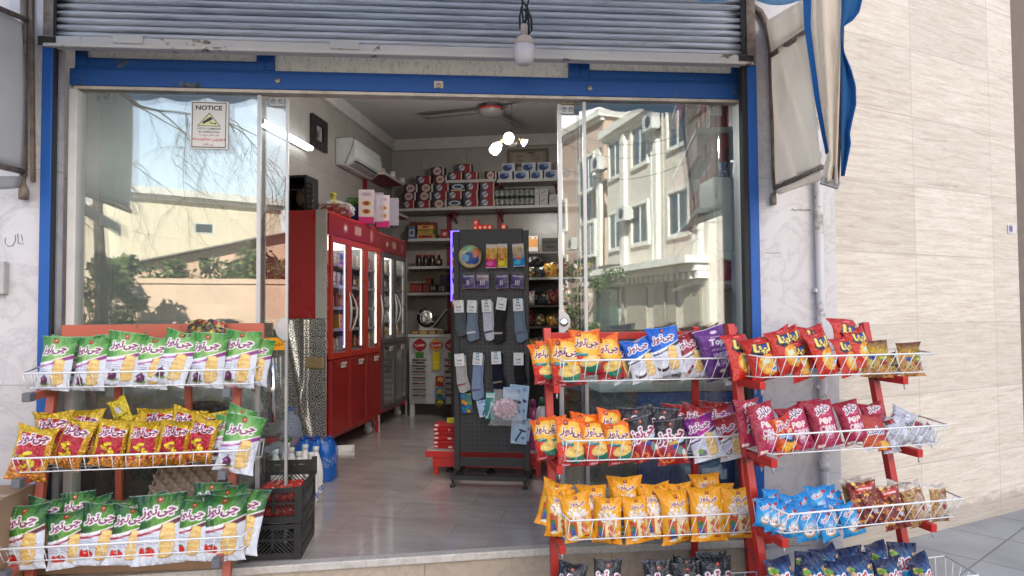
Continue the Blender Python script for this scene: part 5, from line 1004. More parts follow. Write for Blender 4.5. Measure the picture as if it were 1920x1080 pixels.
def cooler(lab, Y0, Y1, Xf, ztop, ndoor, framem, zsplit, lower_glass, seed, legs, gname):
    r = thing('display_cooler', lab, 'display cooler', TM((Xf+WL)/2, (Y0+Y1)/2, FLOOR)); L = Y1-Y0; x1 = Xf-(Xf+WL)/2; x0 = -x1+.004; y0 = -L/2; zb = .12; zt = ztop-FLOOR
    mb = MB(); mb.span((x0, y0, zb), (x0+.02, -y0, zt)); mb.span((x0+.02, y0, zb), (x1-.002, y0+.03, zt)); mb.span((x0+.02, -y0-.03, zb), (x1-.002, -y0, zt)); mb.span((x0+.02, y0+.03, zt-.2), (x1-.002, -y0-.03, zt)); mb.span((x0+.02, y0+.03, zb), (x1-.05, -y0-.03, zb+.05))
    mb.build('body', REDLAC, r, None, .004)
    mb = MB(); mb.span((x0+.021, y0+.031, zb+.052), (x0+.026, -y0-.031, zt-.202)); mb.span((x0+.027, -y0-.036, zb+.052), (x1-.035, -y0-.031, zt-.202)); mb.build('lining', mat('cooler_lining', (.34, .34, .34), .4), r)
    mb = MB(); mb.span((x1-.09, y0-.006, zb-.02), (x1+.004, y0-.0005, zt+.002))
    for i in range(5): mb.span((x1-.085+i*.018, y0-.010, zb-.02), (x1-.077+i*.018, y0-.006, zt+.002))
    mb.span((x1+.001, -y0-.035, zb-.12), (x1+.008, -y0, zt-.2)); mb.build('pillar_trim', mat('white_trim', (.56, .55, .53), .4), r)
    mg = .03 if seed == 1 else .10; dw = (L-2*mg)/ndoor
    for i in range(ndoor):
        a, b = y0+mg+i*dw, y0+mg+(i+1)*dw; z0, z1 = zsplit, zt-.205
        d = MB()
        for q in ((a+.003, z0, a+.045, z1), (b-.045, z0, b-.003, z1), (a+.045, z0, b-.045, z0+.05), (a+.045, z1-.05, b-.045, z1)): d.span((x1, q[0], q[1]), (x1+.03, q[2], q[3]))
        dr = d.build('door', framem, r, None, .003)
        mb = MB(); mb.span((x1+.010, a+.046, z0+.051), (x1+.016, b-.046, z1-.051)); mb.build('pane', CG, dr)
        mb = MB(); sg = -1 if i % 2 else 1; yy = (b-.02) if sg > 0 else (a+.02); zm = (z0+z1)/2-.12
        pts = [(x1+.032+.035*math.sin(PI*t), yy-sg*.05*math.sin(PI*t), zm-.17+.34*t) for t in [k/12 for k in range(13)]]
        mb.tube(pts, [.004+.007*math.sin(PI*k/12) for k in range(13)], 8); mb.build('handle', mat('cream_handle', (.62, .59, .54), .3, 0), dr)
        z0, z1 = zb+.06, zsplit-.006; d = MB()
        if lower_glass:
            for q in ((a+.003, z0, a+.04, z1), (b-.04, z0, b-.003, z1), (a+.04, z0, b-.04, z0+.04), (a+.04, z1-.04, b-.04, z1)): d.span((x1, q[0], q[1]), (x1+.03, q[2], q[3]))
            dr = d.build('lower_door', framem, r, None, .003); mb = MB(); mb.span((x1+.010, a+.041, z0+.041), (x1+.016, b-.041, z1-.041)); mb.build('pane', CG, dr)
        else:
            d.span((x1, a+.003, z0), (x1+.026, b-.003, z1)); 
            for q in ((a+.003, z0, a+.035, z1), (b-.035, z0, b-.003, z1), (a+.035, z0, b-.035, z0+.03), (a+.035, z1-.03, b-.035, z1)): d.span((x1+.0262, q[0], q[1]), (x1+.034, q[2], q[3]))
            dr = d.build('drawer', REDDK, r, None, .003)
        mb = MB(); mb.span((x1+.034, (a+b)/2-.01, z1-.045), (x1+.05, (a+b)/2+.09, z1-.03)); mb.span((x1+.034, (a+b)/2-.01, z1-.075), (x1+.040, (a+b)/2+.09, z1-.046)); mb.build('handle', mat('cream_handle', (.62, .59, .54), .3), dr)
    ns = 5
    for k in range(ns):
        z = zsplit+.06+k*(zt-.3-zsplit)/ns; mb = MB(); mb.span((x0+.03, y0+.035, z-.008), (x1-.03, -y0-.035, z)); mb.span((x1-.03, y0+.035, z-.02), (x1-.024, -y0-.035, z+.006)); mb.build('shelf', mat('shelf_wire', (.5, .5, .5), .35, .3), r)
    for i in range(ndoor+1):
        yy = y0+.04+i*(L-.08)/ndoor; mb = MB(); mb.span((x1-.03, yy-.008, zsplit+.08), (x1-.018, yy+.008, zt-.26)); mb.build('led_strip', LEDW, r)
    if seed == 1: mb = MB(); mb.span((x1-.012, y0+.03+dw-.055, zsplit+.1), (x1-.004, y0+.03+dw-.047, zt-.26)); mb.build('led_strip', LED, r)
    mb = MB(); mb.span((x0+.03, y0+.06, zt-.215), (x1-.06, -y0-.06, zt-.205)); mb.build('lamp', LEDW, r)
    cv = CV(.3, 40, 2, (150, 24, 30)); cv.ell(.3, .15, .02, .06, (230, 220, 220)); cv.rect(.48, .1, .6, .22, (200, 150, 140)); cv.ell(.82, .15, .03, .1, (190, 130, 130))
    o = sheet(L-.06, .17, .006, cv, (120, 20, 24)).build('brand_strip', INK, r, Matrix.Translation((x1+.004, 0, zt-.19))@Matrix.Rotation(PI/2, 4, 'Z'), cols=True)
    for sy in (y0+.12, -y0-.12):
        mb = MB(); mb.tube([(x1-.07, sy-.012, .045), (x1-.07, sy+.012, .045)], .042, 14); mb.span((x1-.095, sy-.02, .07), (x1-.045, sy+.02, .118)); mb.build('caster', mat('grey_caster', (.35, .35, .35), .5), r)
        mb = MB(); mb.span((x0+.05, sy-.02, 0), (x0+.1, sy+.02, .118)); mb.build('rear_foot', DGREY, r)
    if legs: mb = MB(); mb.span((x1-.03, -y0-.04, 0), (x1+.005, -y0-.005, .118)); mb.build('front_foot', REDLAC, r)
    rr = random.Random(seed)
    for k in range(ns):
        z = FLOOR+zsplit+.06+k*(zt-.3-zsplit)/ns; n = int(L/.125)
        for i in range(n):
            y = (Y0+Y1)/2+y0+.11+i*(L-.22)/(n-1); bott = (k+seed) % 3 == 0; me = rr.choice(JB) if bott else rr.choice(GM)
            o = link('drink_bottle' if bott else 'food_carton', me, None, TM(Xf-.105+rr.uniform(-.02, .01), y, z+.0005, PI/2)); s = .78 if bott else rr.uniform(.8, 1.15); o.scale = (s, s, s*.85)
            tag(o, ('drink bottle' if bott else 'small printed food carton')+f' on a lit shelf inside the {gname}', 'bottle' if bott else 'carton', ('drink bottles' if bott else 'food cartons')+' in the '+gname)
    return r
pA = G(613, 862); zA = RYp(612, 393, pA[1])[2]
XF = -2.27; Y0A = pA[1]; Y1A = RXp(711, 600, XF)[1]
cooler('tall red display cooler with three glass doors over three red drawers', Y0A, Y1A, XF, zA, 3, mat('red_door_frame', (.42, .035, .02), .3, 0, .08, 4), .80, False, 1, True, 'nearer cooler')
Y0B = Y1A+.10; Y1B = RXp(762, 600, -2.33)[1]
cooler('second red display cooler with silver framed glass doors farther back', Y0B, Y1B, -2.33, RXp(715, 436, -2.33)[2], 2, mat('silver_frame', (.13, .12, .125), .35, .5), .86, True, 2, False, 'farther cooler')
# patterned foil and tape on the cooler's end
fz1 = RYp(550, 597, Y0A)[2]; fz0 = RYp(550, 818, Y0A)[2]; fx0, fx1 = RYp(488, 700, Y0A-.03)[0], RYp(611, 700, Y0A-.03)[0]
mb = MB()
def foil(u, v):
    x = fx0+(fx1-fx0)*u; z = fz0+(fz1-fz0)*v; f = .030*math.exp(-((u-.75+.35*v)/.05)**2)+.028*math.exp(-((u-.62-.15*v+.1*v*v)/.045)**2)+.024*math.exp(-((u-.35+.5*(1-v))/.06)**2)+.006*math.sin(u*17+v*4)*(1-v)
    return (x-(fx0+fx1)/2, -f, z-fz0)
mb.grid(foil, 90, 50); o = mb.build('foil_cover', FOIL, None, TM((fx0+fx1)/2, Y0A-.022, fz0)); o.modifiers.new('S', 'SOLIDIFY').thickness = .002; tag(o, 'black and silver patterned foil sheet hanging on end of red cooler', 'foil sheet')
a = RYp(566, 690, Y0A-.05); b = RYp(608, 668, Y0A-.05); mb = MB(); mb.grid(lambda u, v: ((u-.5)*(b[0]-a[0]), .006*math.sin(u*5), (v-.5)*(b[2]-a[2])-.012*u), 12, 5); o = mb.build('tape_patch', mat('kraft_tape', (.34, .25, .13), .35), None, TM((a[0]+b[0])/2, Y0A-.05, (a[2]+b[2])/2)); o.modifiers.new('S', 'SOLIDIFY').thickness = .002; tag(o, 'strip of brown tape stuck on the patterned foil', 'tape')
# things on top of the nearer cooler
def on(px, py, Y): return RYp(px, py, Y)
Ya = Y0A+.25; a, b = on(542, 393, Ya), on(586, 333, Ya); r = thing('fan_heater', 'black metal heater housing with round tan dish on top of red cooler', 'heater', TM((a[0]+b[0])/2, Ya, zA+.001)); w = b[0]-a[0]; h = b[2]-zA
mb = MB()
for q in ((-w/2, 0, -w/2+.02, h), (w/2-.02, 0, w/2, h), (-w/2+.02, 0, w/2-.02, .02), (-w/2+.02, h-.02, w/2-.02, h)): mb.span((q[0], -.12, q[1]), (q[2], .12, q[3]))
mb.span((-w/2+.02, .1, .02), (w/2-.02, .119, h-.02)); mb.build('housing', BLACKP, r)
mb = MB(); mb.lathe([(0, .02), (.05, .022), (.085, .0), (.09, -.01)], 20, (0.01, .06, h/2), 0, Matrix.Rotation(PI/2, 3, 'X')); mb.build('dish', mat('tan_enamel', (.38, .30, .21), .4), r)
mb = MB(); mb.tube([(-.1, -.05, .04), (-.09, -.1, .14), (-.03, -.11, .2), (.05, -.1, .19), (.09, -.09, .12), (.05, -.1, .06)], .006, 6); mb.build('cable', BLACKP, r)
mb = MB(); [mb.tube([(w/2+.01+.035*math.cos(t), -.1, .05+i*.045+.02*math.sin(t)) for t in [k*PI/6-PI/2 for k in range(7)]], .012, 6) for i in range(5)]; mb.build('coil', mat('dark_coil', (.06, .06, .055), .4, .5), r)
Yb = Y0A+.45; pk = A_mix; FT = m_film('bag_film', .22)
_CVC['mix'] = A_mix()
for i, (px, py, c) in enumerate(((604, 389, 3), (622, 391, -4), (640, 396, 6), (612, 379, -8), (632, 384, 4))):
    p = on(px, py, Yb); cvx = CV(.55, 26, 2, (176, 26, 34)); cvx.rect(.1, .1, .5, .25, (230, 150, 40)); cvx.ell(.6, .35, .2, .1, (236, 226, 220)); cvx.rect(0, .48, 1, .55, (120, 16, 30))
    o = printed_box(.125, .06, .062, cvx, (150, 24, 30)).build('biscuit_pack', INK, None, TM(p[0], Yb+.02*i, zA+.002+(.064 if i > 2 else 0), math.radians(c)), cols=True); tag(o, f'red and yellow biscuit pack, {ORD[i]} of five in clear bag on cooler', 'biscuit pack', 'biscuit packs on the cooler')
def sk(p, s, seed, m, name, lab, cat): return sack(name, lab, cat, p, s, m, seed)
p = on(622, 392, Yb); sk((p[0]+.01, Yb+.03, zA+.003), (.19, .13, .075), 5, FT, 'plastic_bag', 'clear plastic bag around the red biscuit packs on cooler', 'bag')
p = on(625, 380, Y0A+.75); t = thing('yellow_jug', 'yellow green plastic jug standing on cooler behind the biscuit packs', 'jug', TM(p[0], Y0A+.75, zA+.001)); mb = MB(); YG = mat('lime_plastic', (.40, .38, .06), .4)
mb.lathe([(0, 0), (.07, 0), (.075, .02), (.072, .14), (.05, .19), (.025, .21), (.023, .24), (.033, .25), (.033, .27), (0, .275)], 18); mb.build('body', YG, t); mb = MB(); mb.tube([(.07, 0, .06), (.11, 0, .09), (.10, 0, .16), (.05, 0, .19)], .01, 6); mb.build('handle', YG, t)
p = on(662, 400, Y0A+1.0); mb = MB(); mb.lathe([(0, 0), (.09, 0), (.11, .15), (.118, .155), (.112, .16), (.1, .15), (.085, .01), (0, .01)], 24); tag(mb.build('blue_basin', mat('blue_plastic', (.02, .09, .30), .35), None, TM(p[0], Y0A+1.0, zA+.001)), 'blue plastic basin on top of the red cooler', 'basin')
mb = MB(); mb.lathe([(0, -.07), (.05, -.06), (.078, -.02), (.08, .02), (.055, .06), (0, .072)], 20); tag(mb.build('watermelon', mat('melon_rind', (.06, .14, .03), .35, 0, .5, 22), None, Matrix.Translation((p[0]-.0, Y0A+1.0, zA+.2))), 'small green melon sitting in the blue basin', 'melon')
def boxcv(seed):
    c = CV(2.1, 30, 2, (226, 210, 212)); c.rect(0, 0, 1, .42, (210, 40, 120)); 
    for y in (.75, 1.25): c.ell(.5, y, .4, .22, (232, 226, 214)); c.ell(.5, y, .3, .17, (206, 150, 90)); c.ell(.5, y, .17, .1, (150, 50, 40)); c.ell(.55, y+.05, .05, .05, (90, 40, 30))
    c.ell(.5, 1.8, .36, .14, (206, 180, 190)); smudge(c, .3, 1.8, .7, .04, (120, 80, 110)); return c
for i, (px0, px1, pt, Y) in enumerate(((674, 701, 357, Y0A+.95), (706, 730, 367, Y0A+1.25))):
    a, b = on(px0, pt, Y), on(px1, 420, Y); h = a[2]-zA-.003; w = b[0]-a[0]; t = thing('plate_set_box', ('taller' if i == 0 else 'smaller')+' pink and white plate set box with plastic window on cooler', 'box', TM((a[0]+b[0])/2, Y, zA+.002, .25), 'plate set boxes')
    printed_box(w, .07, h, boxcv(i), (206, 180, 196)).build('box', INKM, t, None, cols=True); mb = MB(); mb.span((w/2, -.03, .02), (w/2+.09, .03, h*.92)); mb.build('plastic_window', m_film('grey_film', .4, (.55, .5, .58)), t)
# ------------------------------------------------------------------ side wall: tube lamp, frame, air conditioner
a, b = RXp(487, 226, WL+.04), RXp(583, 279, WL+.04); r = thing('tube_lamp', 'glowing white tube lamp on the side wall above the cooler', 'lamp', TM(WL+.002, (a[1]+b[1])/2, (a[2]+b[2])/2)); L = abs(b[1]-a[1]); 
mb = MB(); mb.span((0, -L/2, -.03), (.02, L/2, .03)); mb.build('bracket', WHITEPL, r); mb = MB(); mb.tube([(.045, -L/2+.02, 0), (.045, L/2-.02, 0)], .024, 12); mb.build('tube', emis('tube_light', (.95, .98, 1.), 3.), r)
mb = MB(); [mb.tube([(.045, s*(L/2-.02), 0), (.045, s*L/2, 0)], .027, 12) for s in (-1, 1)]; mb.build('end_cap', WHITEPL, r)
def yz(px, py, X=WL+.02): p = RXp(px, py, X); return p
a, b = yz(584, 215), yz(612, 275); fy = (a[1]+b[1])/2; fw = abs(b[1]-a[1]); f1, f0_ = yz(586, 207)[2], yz(583, 266)[2]; r = thing('picture_frame', 'small dark framed picture on the side wall above cooler', 'picture', TM(WL+.003, fy, (f0_+f1)/2-.03)); fh = f1-f0_
mb = MB()
for q in ((-fw/2, -fh/2, -fw/2+.09, fh/2), (fw/2-.09, -fh/2, fw/2, fh/2), (-fw/2+.09, -fh/2, fw/2-.09, -fh/2+.08), (-fw/2+.09, fh/2-.08, fw/2-.09, fh/2)): mb.span((0, q[0], q[1]), (.035, q[2], q[3]))
mb.build('frame', mat('dark_plum_frame', (.02, .012, .016), .35), r, None, .006); cvp = CV(1.3, 30, 2, (150, 146, 140)); cvp.ell(.45, .6, .2, .3, (90, 86, 84)); cvp.line(.5, .8, .8, 1.1, .05, (60, 58, 60)); cvp.line(.4, .6, .5, .3, .1, (50, 48, 50)); smudge(cvp, .2, .2, .8, .03, (100, 96, 96))
sheet(fw-.18, fh-.16, .004, cvp).build('picture', INKM, r, Matrix.Translation((.006, 0, -fh/2+.08))@Matrix.Rotation(PI/2, 4, 'Z'), cols=True)
a0 = RXp(629, 290, WL+.002); a1 = RXp(715, 300, WL+.22); zt_, zb_ = RXp(630, 259, WL+.002)[2], RXp(632, 310, WL+.002)[2]; L = a1[1]-a0[1]; h = zt_-zb_
r = thing('air_conditioner', 'white split air conditioner mounted on the side wall', 'air conditioner', TM(WL+.002, a0[1]+L/2, zb_)); mb = MB(); mb.prism([(0, 0), (.10, -.015), (.17, .03), (.22, .075), (.225, h*.62), (.20, h*.96), (.16, h), (0, h)], -L/2, L/2); mb.build('body', mat('ac_white', (.60, .62, .61), .3), r, None, .008)
mb = MB(); mb.bar((.178, -L/2+.05, .038), (.178, L/2-.05, .038), .075, .006); mb.build('outlet', mat('ac_outlet', (.05, .05, .052), .5), r); mb = MB(); mb.prism([(.125, -.004), (.20, .022), (.198, .030), (.125, .004)], -L/2+.06, L/2-.06); mb.build('louvre', mat('ac_louvre', (.33, .34, .34), .4), r)
mb = MB(); mb.tube([(.10+.11*math.sin(t*1.3), -L/2-.001, .0+h*t) for t in [k/8 for k in range(9)]], .003, 5); mb.build('seam', DGREY, r)
# ------------------------------------------------------------------ ceiling fan and lamp cluster
YF = 7.35; p = RYp(922, 209, YF); r = thing('ceiling_fan', 'white ceiling fan with red ringed motor and three blades', 'ceiling fan', Matrix.Translation(Vector(p))); FW = mat('fan_white', (.24, .23, .23), .4); mb = MB()
mb.lathe([(0, -.06), (.07, -.058), (.12, -.036), (.145, 0), (.139, .026), (.12, .036), (.1, .04), (.0, .042)], 28); mb.lathe([(.05, .036), (.055, .05), (.06, .10), (.02, .11), (.012, .14), (.012, CEIL-p[2]-.05), (.05, CEIL-p[2]-.03), (.05, CEIL-p[2]), (0, CEIL-p[2])], 16); mb.build('motor', FW, r)
mb = MB(); mb.lathe([(.1455, .004), (.147, .008), (.143, .024), (.141, .026)], 28); mb.build('red_ring', REDLAC, r)
for k, an in enumerate((math.radians(170), math.radians(-24), math.radians(73))):
    mb = MB(); mb.grid(lambda u, v: (.14+u*.66, (v-.5)*(.10+.05*u), .004+(v-.5)*(.04 if k else -.012)), 10, 5); mb.bar((.09, 0, .005), (.2, 0, .008), .03, .01); b_ = mb.build('blade', FW, r, Matrix.Rotation(an, 4, 'Z')); b_.modifiers.new('S', 'SOLIDIFY').thickness = .004
YLm = 6.2; p = RYp(960, 256, YLm); r = thing('hanging_lamp', 'cluster of three glowing bulbs hanging on a chain below the fan', 'lamp', Matrix.Translation(Vector(p)))
mb = MB(); hh = CEIL-p[2]; [mb.tube([(.008*math.cos(t+k*1.57)*(1 if k % 2 else .3), .008*math.sin(t)*(.3 if k % 2 else 1), k*.03+.012*math.sin(t)) for t in [j*PI/4 for j in range(8)]], .0025, 4, closed=True) for k in range(int(hh/.03))]; mb.build('chain', DGREY, r)
mb = MB(); mb.lathe([(0, -.09), (.04, -.085), (.06, -.06), (.03, -.03), (.012, .0), (0, 0)], 14)
mb.build('hub', mat('dark_bronze', (.06, .05, .045), .5, .5), r); BE = emis('bulb_glow', (1., .98, .94), 4.)
for k, (dx, dy, tilt, ax) in enumerate(((-.075, -.04, .62, -.25), (.0, -.12, .0, -.95), (.06, .0, -.95, 0))):
    q = Matrix.Translation((dx, dy, (-.03, .0, -.02)[k]))@Matrix.Rotation(tilt, 4, 'Y')@Matrix.Rotation(ax, 4, 'X')@Matrix.Scale((.8, .8, .62)[k], 4); mb = MB(); mb.lathe([(0, 0), (.022, 0), (.024, -.05), (0, -.05)], 12); mb.build('lamp_holder', mat('brown_bakelite', (.20, .13, .06), .5), r, q)
    mb = MB(); mb.lathe([(.024, -.052), (.036, -.065), (.054, -.10), (.056, -.115)], 16); mb.build('bulb_base', WHITEPL, r, q, fix=False); mb = MB(); mb.lathe([(.056, -.116), (.058, -.14), (.056, -.19), (.045, -.205), (0, -.21)] if k < 2 else [(.056, -.116), (.06, -.125), (.0, -.13)], 16); mb.build('bulb', BE if k < 2 else emis('bulb_dim', (.8, .85, 1.), 4.), r, q)
    ld = bpy.data.lights.new('bulb_light', 'POINT'); ld.energy = (9, 10, 2)[k]; ld.shadow_soft_size = .06; ld.color = (1., .96, .9); lo_ = bpy.data.objects.new('bulb_light', ld); COL.objects.link(lo_); lo_.parent = r; lo_.matrix_local = q@Matrix.Translation((0, 0, -.26))
# ------------------------------------------------------------------ shelves on the far wall
YS = WB-.36                                                         # front edge of the wall shelves
SHW = mat('shelf_white', (.50, .50, .48), .45, 0, .05, 4); SHR = mat('shelf_red', (.22, .012, .02), .4, 0, .1, 4)
def P(px, py, Y=YS): return RYp(px, py, Y)
def shelf(lab, px0, px1, py, brackets, Y=YS):
    a, b = P(px0, py, Y), P(px1, py, Y); r = thing('wall_shelf', lab, 'shelf', TM((a[0]+b[0])/2, WB-.001, (a[2]+b[2])/2)); w = b[0]-a[0]
    mb = MB(); mb.span((-w/2, Y-WB, -.035), (w/2, -.002, 0)); mb.build('board', SHW, r, None, .003)
    for px in brackets:
        x = P(px, py, Y)[0]-(a[0]+b[0])/2; mb = MB(); mb.prism([(-.02, -.036), (Y-WB+.05, -.036), (Y-WB+.05, -.06), (-.02, -.16)], x-.01, x+.01, ax='x'); mb.build('bracket', SHR, r)
    return (a[2]+b[2])/2
zS1 = shelf('long white wall shelf carrying red tissue boxes and dark cans', 745, 1085, 386.5, (846, 935))
zS2 = shelf('short white upper shelf with red tissue boxes', 838, 929.5, 336.5, (842, 895)); zS3 = shelf('upper white shelf with blue tissue boxes under the framed calligraphy', 931.5, 1085, 334.5, (936, 1040))
zS4 = shelf('white wall shelf with fruit tea cartons beside the cooler', 764, 842, 447, ()); zS5 = shelf('white wall shelf with dark jars and one bottle', 764, 842, 499, ()); zS6 = shelf('white wall shelf with red and black small boxes', 764, 842, 548.5, ())
for px in (843, 937):
    x = P(px, 480, WB-.01)[0]; mb = MB(); mb.span((x-.03, WB-.03, FLOOR), (x+.03, WB-.003, P(px, 330, WB)[2])); tag(mb.build('shelf_upright', SHR), 'dark red upright rail between tissue boxes and cans' if px > 900 else 'dark red upright rail right of the jar shelf', 'shelf rail')
def tissue(kind):
    if kind == 'round': c = CV(.56, 30, 2, (60, 26, 30)); c.ell(.5, .28, .28, .25, (226, 214, 206)); c.ell(.5, .28, .2, .17, (206, 160, 150)); c.rect(.86, 0, 1, .56, (214, 206, 200)); c.line(.35, .25, .65, .33, .05, (120, 30, 40)); return c
    if kind == 'swirl': c = CV(.56, 30, 2, (150, 30, 34)); c.rect(0, 0, .34, .56, (56, 56, 66)); c.ell(.36, .28, .2, .2, (206, 206, 214)); c.line(.2, .2, .5, .4, .07, (70, 90, 130)); c.rect(.9, 0, 1, .56, (206, 196, 190)); return c
    if kind == 'dark': c = CV(.56, 30, 2, (44, 50, 60)); c.ell(.5, .28, .4, .16, (226, 226, 226)); c.ell(.5, .28, .3, .1, (40, 70, 130)); c.rect(0, 0, 1, .1, (200, 190, 150)); return c
    c = CV(.56, 30, 2, (206, 210, 216)); c.ell(.42, .26, .34, .22, (34, 66, 130)); c.ell(.5, .36, .26, .12, (120, 150, 200)); c.line(.15, .12, .6, .2, .06, (20, 40, 90)); c.ell(.36, .32, .12, .08, (30, 50, 100)); c.rect(.88, 0, 1, .56, (226, 226, 228)); return c
TC = {k: tissue(k) for k in ('round', 'swirl', 'dark', 'blue')}; TMESH = {k: printed_box(.24, .12, .115, TC[k], {'round': (60, 26, 30), 'swirl': (130, 30, 34), 'dark': (50, 54, 60), 'blue': (200, 204, 210)}[k]).mesh('tissue_box', INKM, True) for k in TC}
TL = {'round': 'maroon tissue box with round white emblem', 'swirl': 'red and grey tissue box', 'dark': 'dark printed tissue box', 'blue': 'white and blue tissue box'}
def stack(rows, base, where, Y=YS+.08, grp='tissue boxes on the far wall'):
    z = base+.001
    for k, row in enumerate(rows):
        hs = []
        for i, (kd, x0, x1) in enumerate(row):
            a, b = P(x0, 380, Y-.06), P(x1, 380, Y-.06); w = b[0]-a[0]-.004; h = .101; o = link('tissue_box', TMESH[kd]); o.matrix_world = TM((a[0]+b[0])/2, Y+.01*((i*7+k*3) % 3), z, .02*((i*5+k) % 3-1)); o.scale = (w/.24, 1, h/.115)
            tag(o, f"{TL[kd]}, {ORD[i]} from left, {ORD[k]} layer on the {where}", 'tissue box', grp)
        z += .102
stack([[('swirl', 755, 777), ('swirl', 780, 806), ('round', 808, 837), ('dark', 839, 866), ('swirl', 868, 896), ('swirl', 898, 927)], [('round', 753, 780), ('round', 782, 809), ('swirl', 810, 837), ('swirl', 839, 866), ('swirl', 868, 896), ('swirl', 899, 926)],
       [('round', 756, 783), ('round', 785, 812), ('swirl', 814, 841), ('dark', 845, 872), ('swirl', 874, 897), ('swirl', 900, 927)], [('swirl', 780, 808), ('round', 812, 838)], [('round', 807, 833)]], zS1, 'long shelf')
stack([[('swirl', 840, 867), ('swirl', 869, 895), ('round', 908, 931)], [('swirl', 856, 884)]], zS2, 'upper shelf')
stack([[('blue', 935, 961), ('blue', 964, 992), ('blue', 994, 1018), ('blue', 1021, 1047), ('blue', 1050, 1076)], [('blue', 941, 966), ('blue', 979, 1005), ('blue', 1008, 1034)]], zS3, 'right shelf')
mb = MB(); mb.lathe([(0, 0), (.034, 0), (.036, .006), (.036, .10), (.033, .106), (0, .106)], 14); 
mb.lathe([(.0363, .02), (.0366, .022), (.0366, .085), (.0363, .087)], 14, (0, 0, 0), 1); can = mb.mesh('can', [mat('dark_green_can', (.03, .045, .035), .35), mat('can_label', (.12, .14, .12), .4, 0, .7, 34, c2=(.45, .46, .42), thr=(.5, .56))])
for k in range(2):
    for i in range(8):
        a = P(932+i*9.4, 380, YS+.05); o = link('food_can', can, None, TM(a[0], YS+.06, zS1+.001+k*.107, i)); tag(o, f"dark green can, {ORD[i]} from left in the {'lower' if k == 0 else 'upper'} row of cans", 'can', 'dark green cans on the long shelf')
for i, (x0, x1, z, h) in enumerate(((1003, 1011, 0, .09), (1012, 1027, 0, .118), (1030, 1046, 0, .125), (1003, 1011, .092, .10), (1012, 1028, .12, .075))):
    a, b = P(x0, 380, YS+.03), P(x1, 380, YS+.03); c = CV(h/(b[0]-a[0]), 16, 2, (204, 200, 198)); c.line(.2, .4*c.asp, .8, .6*c.asp, .05, (120, 116, 120)); c.line(.3, .3*c.asp, .6, .7*c.asp, .04, (120, 116, 120)); w = b[0]-a[0]
    o = printed_box(w, .08, h, c, (196, 192, 190)).build('white_box', INKM, None, TM((a[0]+b[0])/2, YS+.07, zS1+.001+z), cols=True); tag(o, f'small white carton beside the dark cans, {ORD[i]} of five', 'box', 'white cartons on the long shelf')
# lower shelves
def cbox(x0, x1, y1, Y, z, cols_, lab, cat='box', grp=None, name='carton', d=.12, h=None, txt=None):
    a, b = P(x0, y1, Y), P(x1, y1, Y); w = b[0]-a[0]; h = h or a[2]-z; c = CV(h/w, 24, 2, cols_[0]); c.rect(.08, .2*c.asp, .92, .75*c.asp, cols_[1]); c.ell(.5, .48*c.asp, .22, .16*c.asp, cols_[2])
    if txt: c.text(txt, .5, .5*c.asp, .5, (210, 206, 200))
    o = printed_box(w, d, h, c, cols_[0]).build(name, INKM, None, TM((a[0]+b[0])/2, Y+d/2, z+.001), cols=True); return tag(o, lab, cat, grp)
z = zS4
for i, (x0, x1) in enumerate(((768, 779), (780, 790), (791, 803), (804, 816))): cbox(x0, x1, 416+i % 2, YS+.16, z, ((120, 50, 40), (200, 170, 110), (90, 30, 30)), f'tall fruit tea carton at the back of the shelf, {ORD[i]} from left', grp='tea cartons')
for i in range(3): cbox(781, 812, 0, YS+.03, z+i*.058, (((206, 186, 130), (180, 60, 40), (80, 40, 30)), ((96, 110, 40), (206, 170, 60), (150, 140, 60)), ((200, 110, 40), (220, 190, 120), (160, 40, 30)))[i], f'flat carton in stack on tea shelf, {ORD[i]} from bottom', h=.056, grp='flat cartons')
cbox(826, 841, 430, YS+.04, z, ((130, 24, 30), (200, 60, 60), (230, 200, 190)), 'dark red carton at the right of the tea shelf')
cbox(766, 778, 424, YS+.04, z, ((90, 110, 140), (190, 196, 206), (60, 80, 120)), 'pale blue packet at the left of the tea shelf')
JM = mat('coffee_jar', (.03, .012, .01), .15, 0, .3, 9); GOLDL = mat('gold_label', (.45, .30, .16), .35, .3)
for i, px in enumerate((783, 796, 808)):
    a = P(px, 497); t = thing('coffee_jar', f'dark coffee jar on the wall shelf, {ORD[i]} from left', 'jar', TM(a[0], YS+.06, zS5+.001), 'coffee jars'); mb = MB(); mb.lathe([(0, 0), (.038, 0), (.04, .01), (.04, .10), (.034, .115), (.034, .12), (0, .12)], 14); mb.build('body', JM, t); mb = MB(); mb.lathe([(0, .121), (.036, .121), (.036, .145), (0, .145)], 14); mb.build('lid', REDDK, t)
a = P(821, 497); t = thing('sauce_bottle', 'dark bottle with round pale label on the jar shelf', 'bottle', TM(a[0], YS+.06, zS5+.001)); mb = MB(); mb.lathe([(0, 0), (.04, 0), (.044, .02), (.044, .075), (.02, .10), (.016, .14), (0, .14)], 14); mb.build('body', JM, t); mb = MB(); mb.lathe([(0, 0), (.026, 0), (.026, .002), (0, .002)], 14, (0, -.044, .05), 0, Matrix.Rotation(PI/2, 3, 'X')); mb.build('label', GOLDL, t)
for i, (x0, x1, y1) in enumerate(((768, 779, 531), (780, 791, 531), (793, 805, 531), (797, 807, 519))): cbox(x0, x1, y1 if i < 3 else 0, YS+.04, zS6 + (.105 if i == 3 else 0), ((120, 40, 40), (180, 90, 80), (150, 50, 46)), f'small red box on the lowest wall shelf, {ORD[i]} of four', grp='small red boxes', h=None if i < 3 else .075)
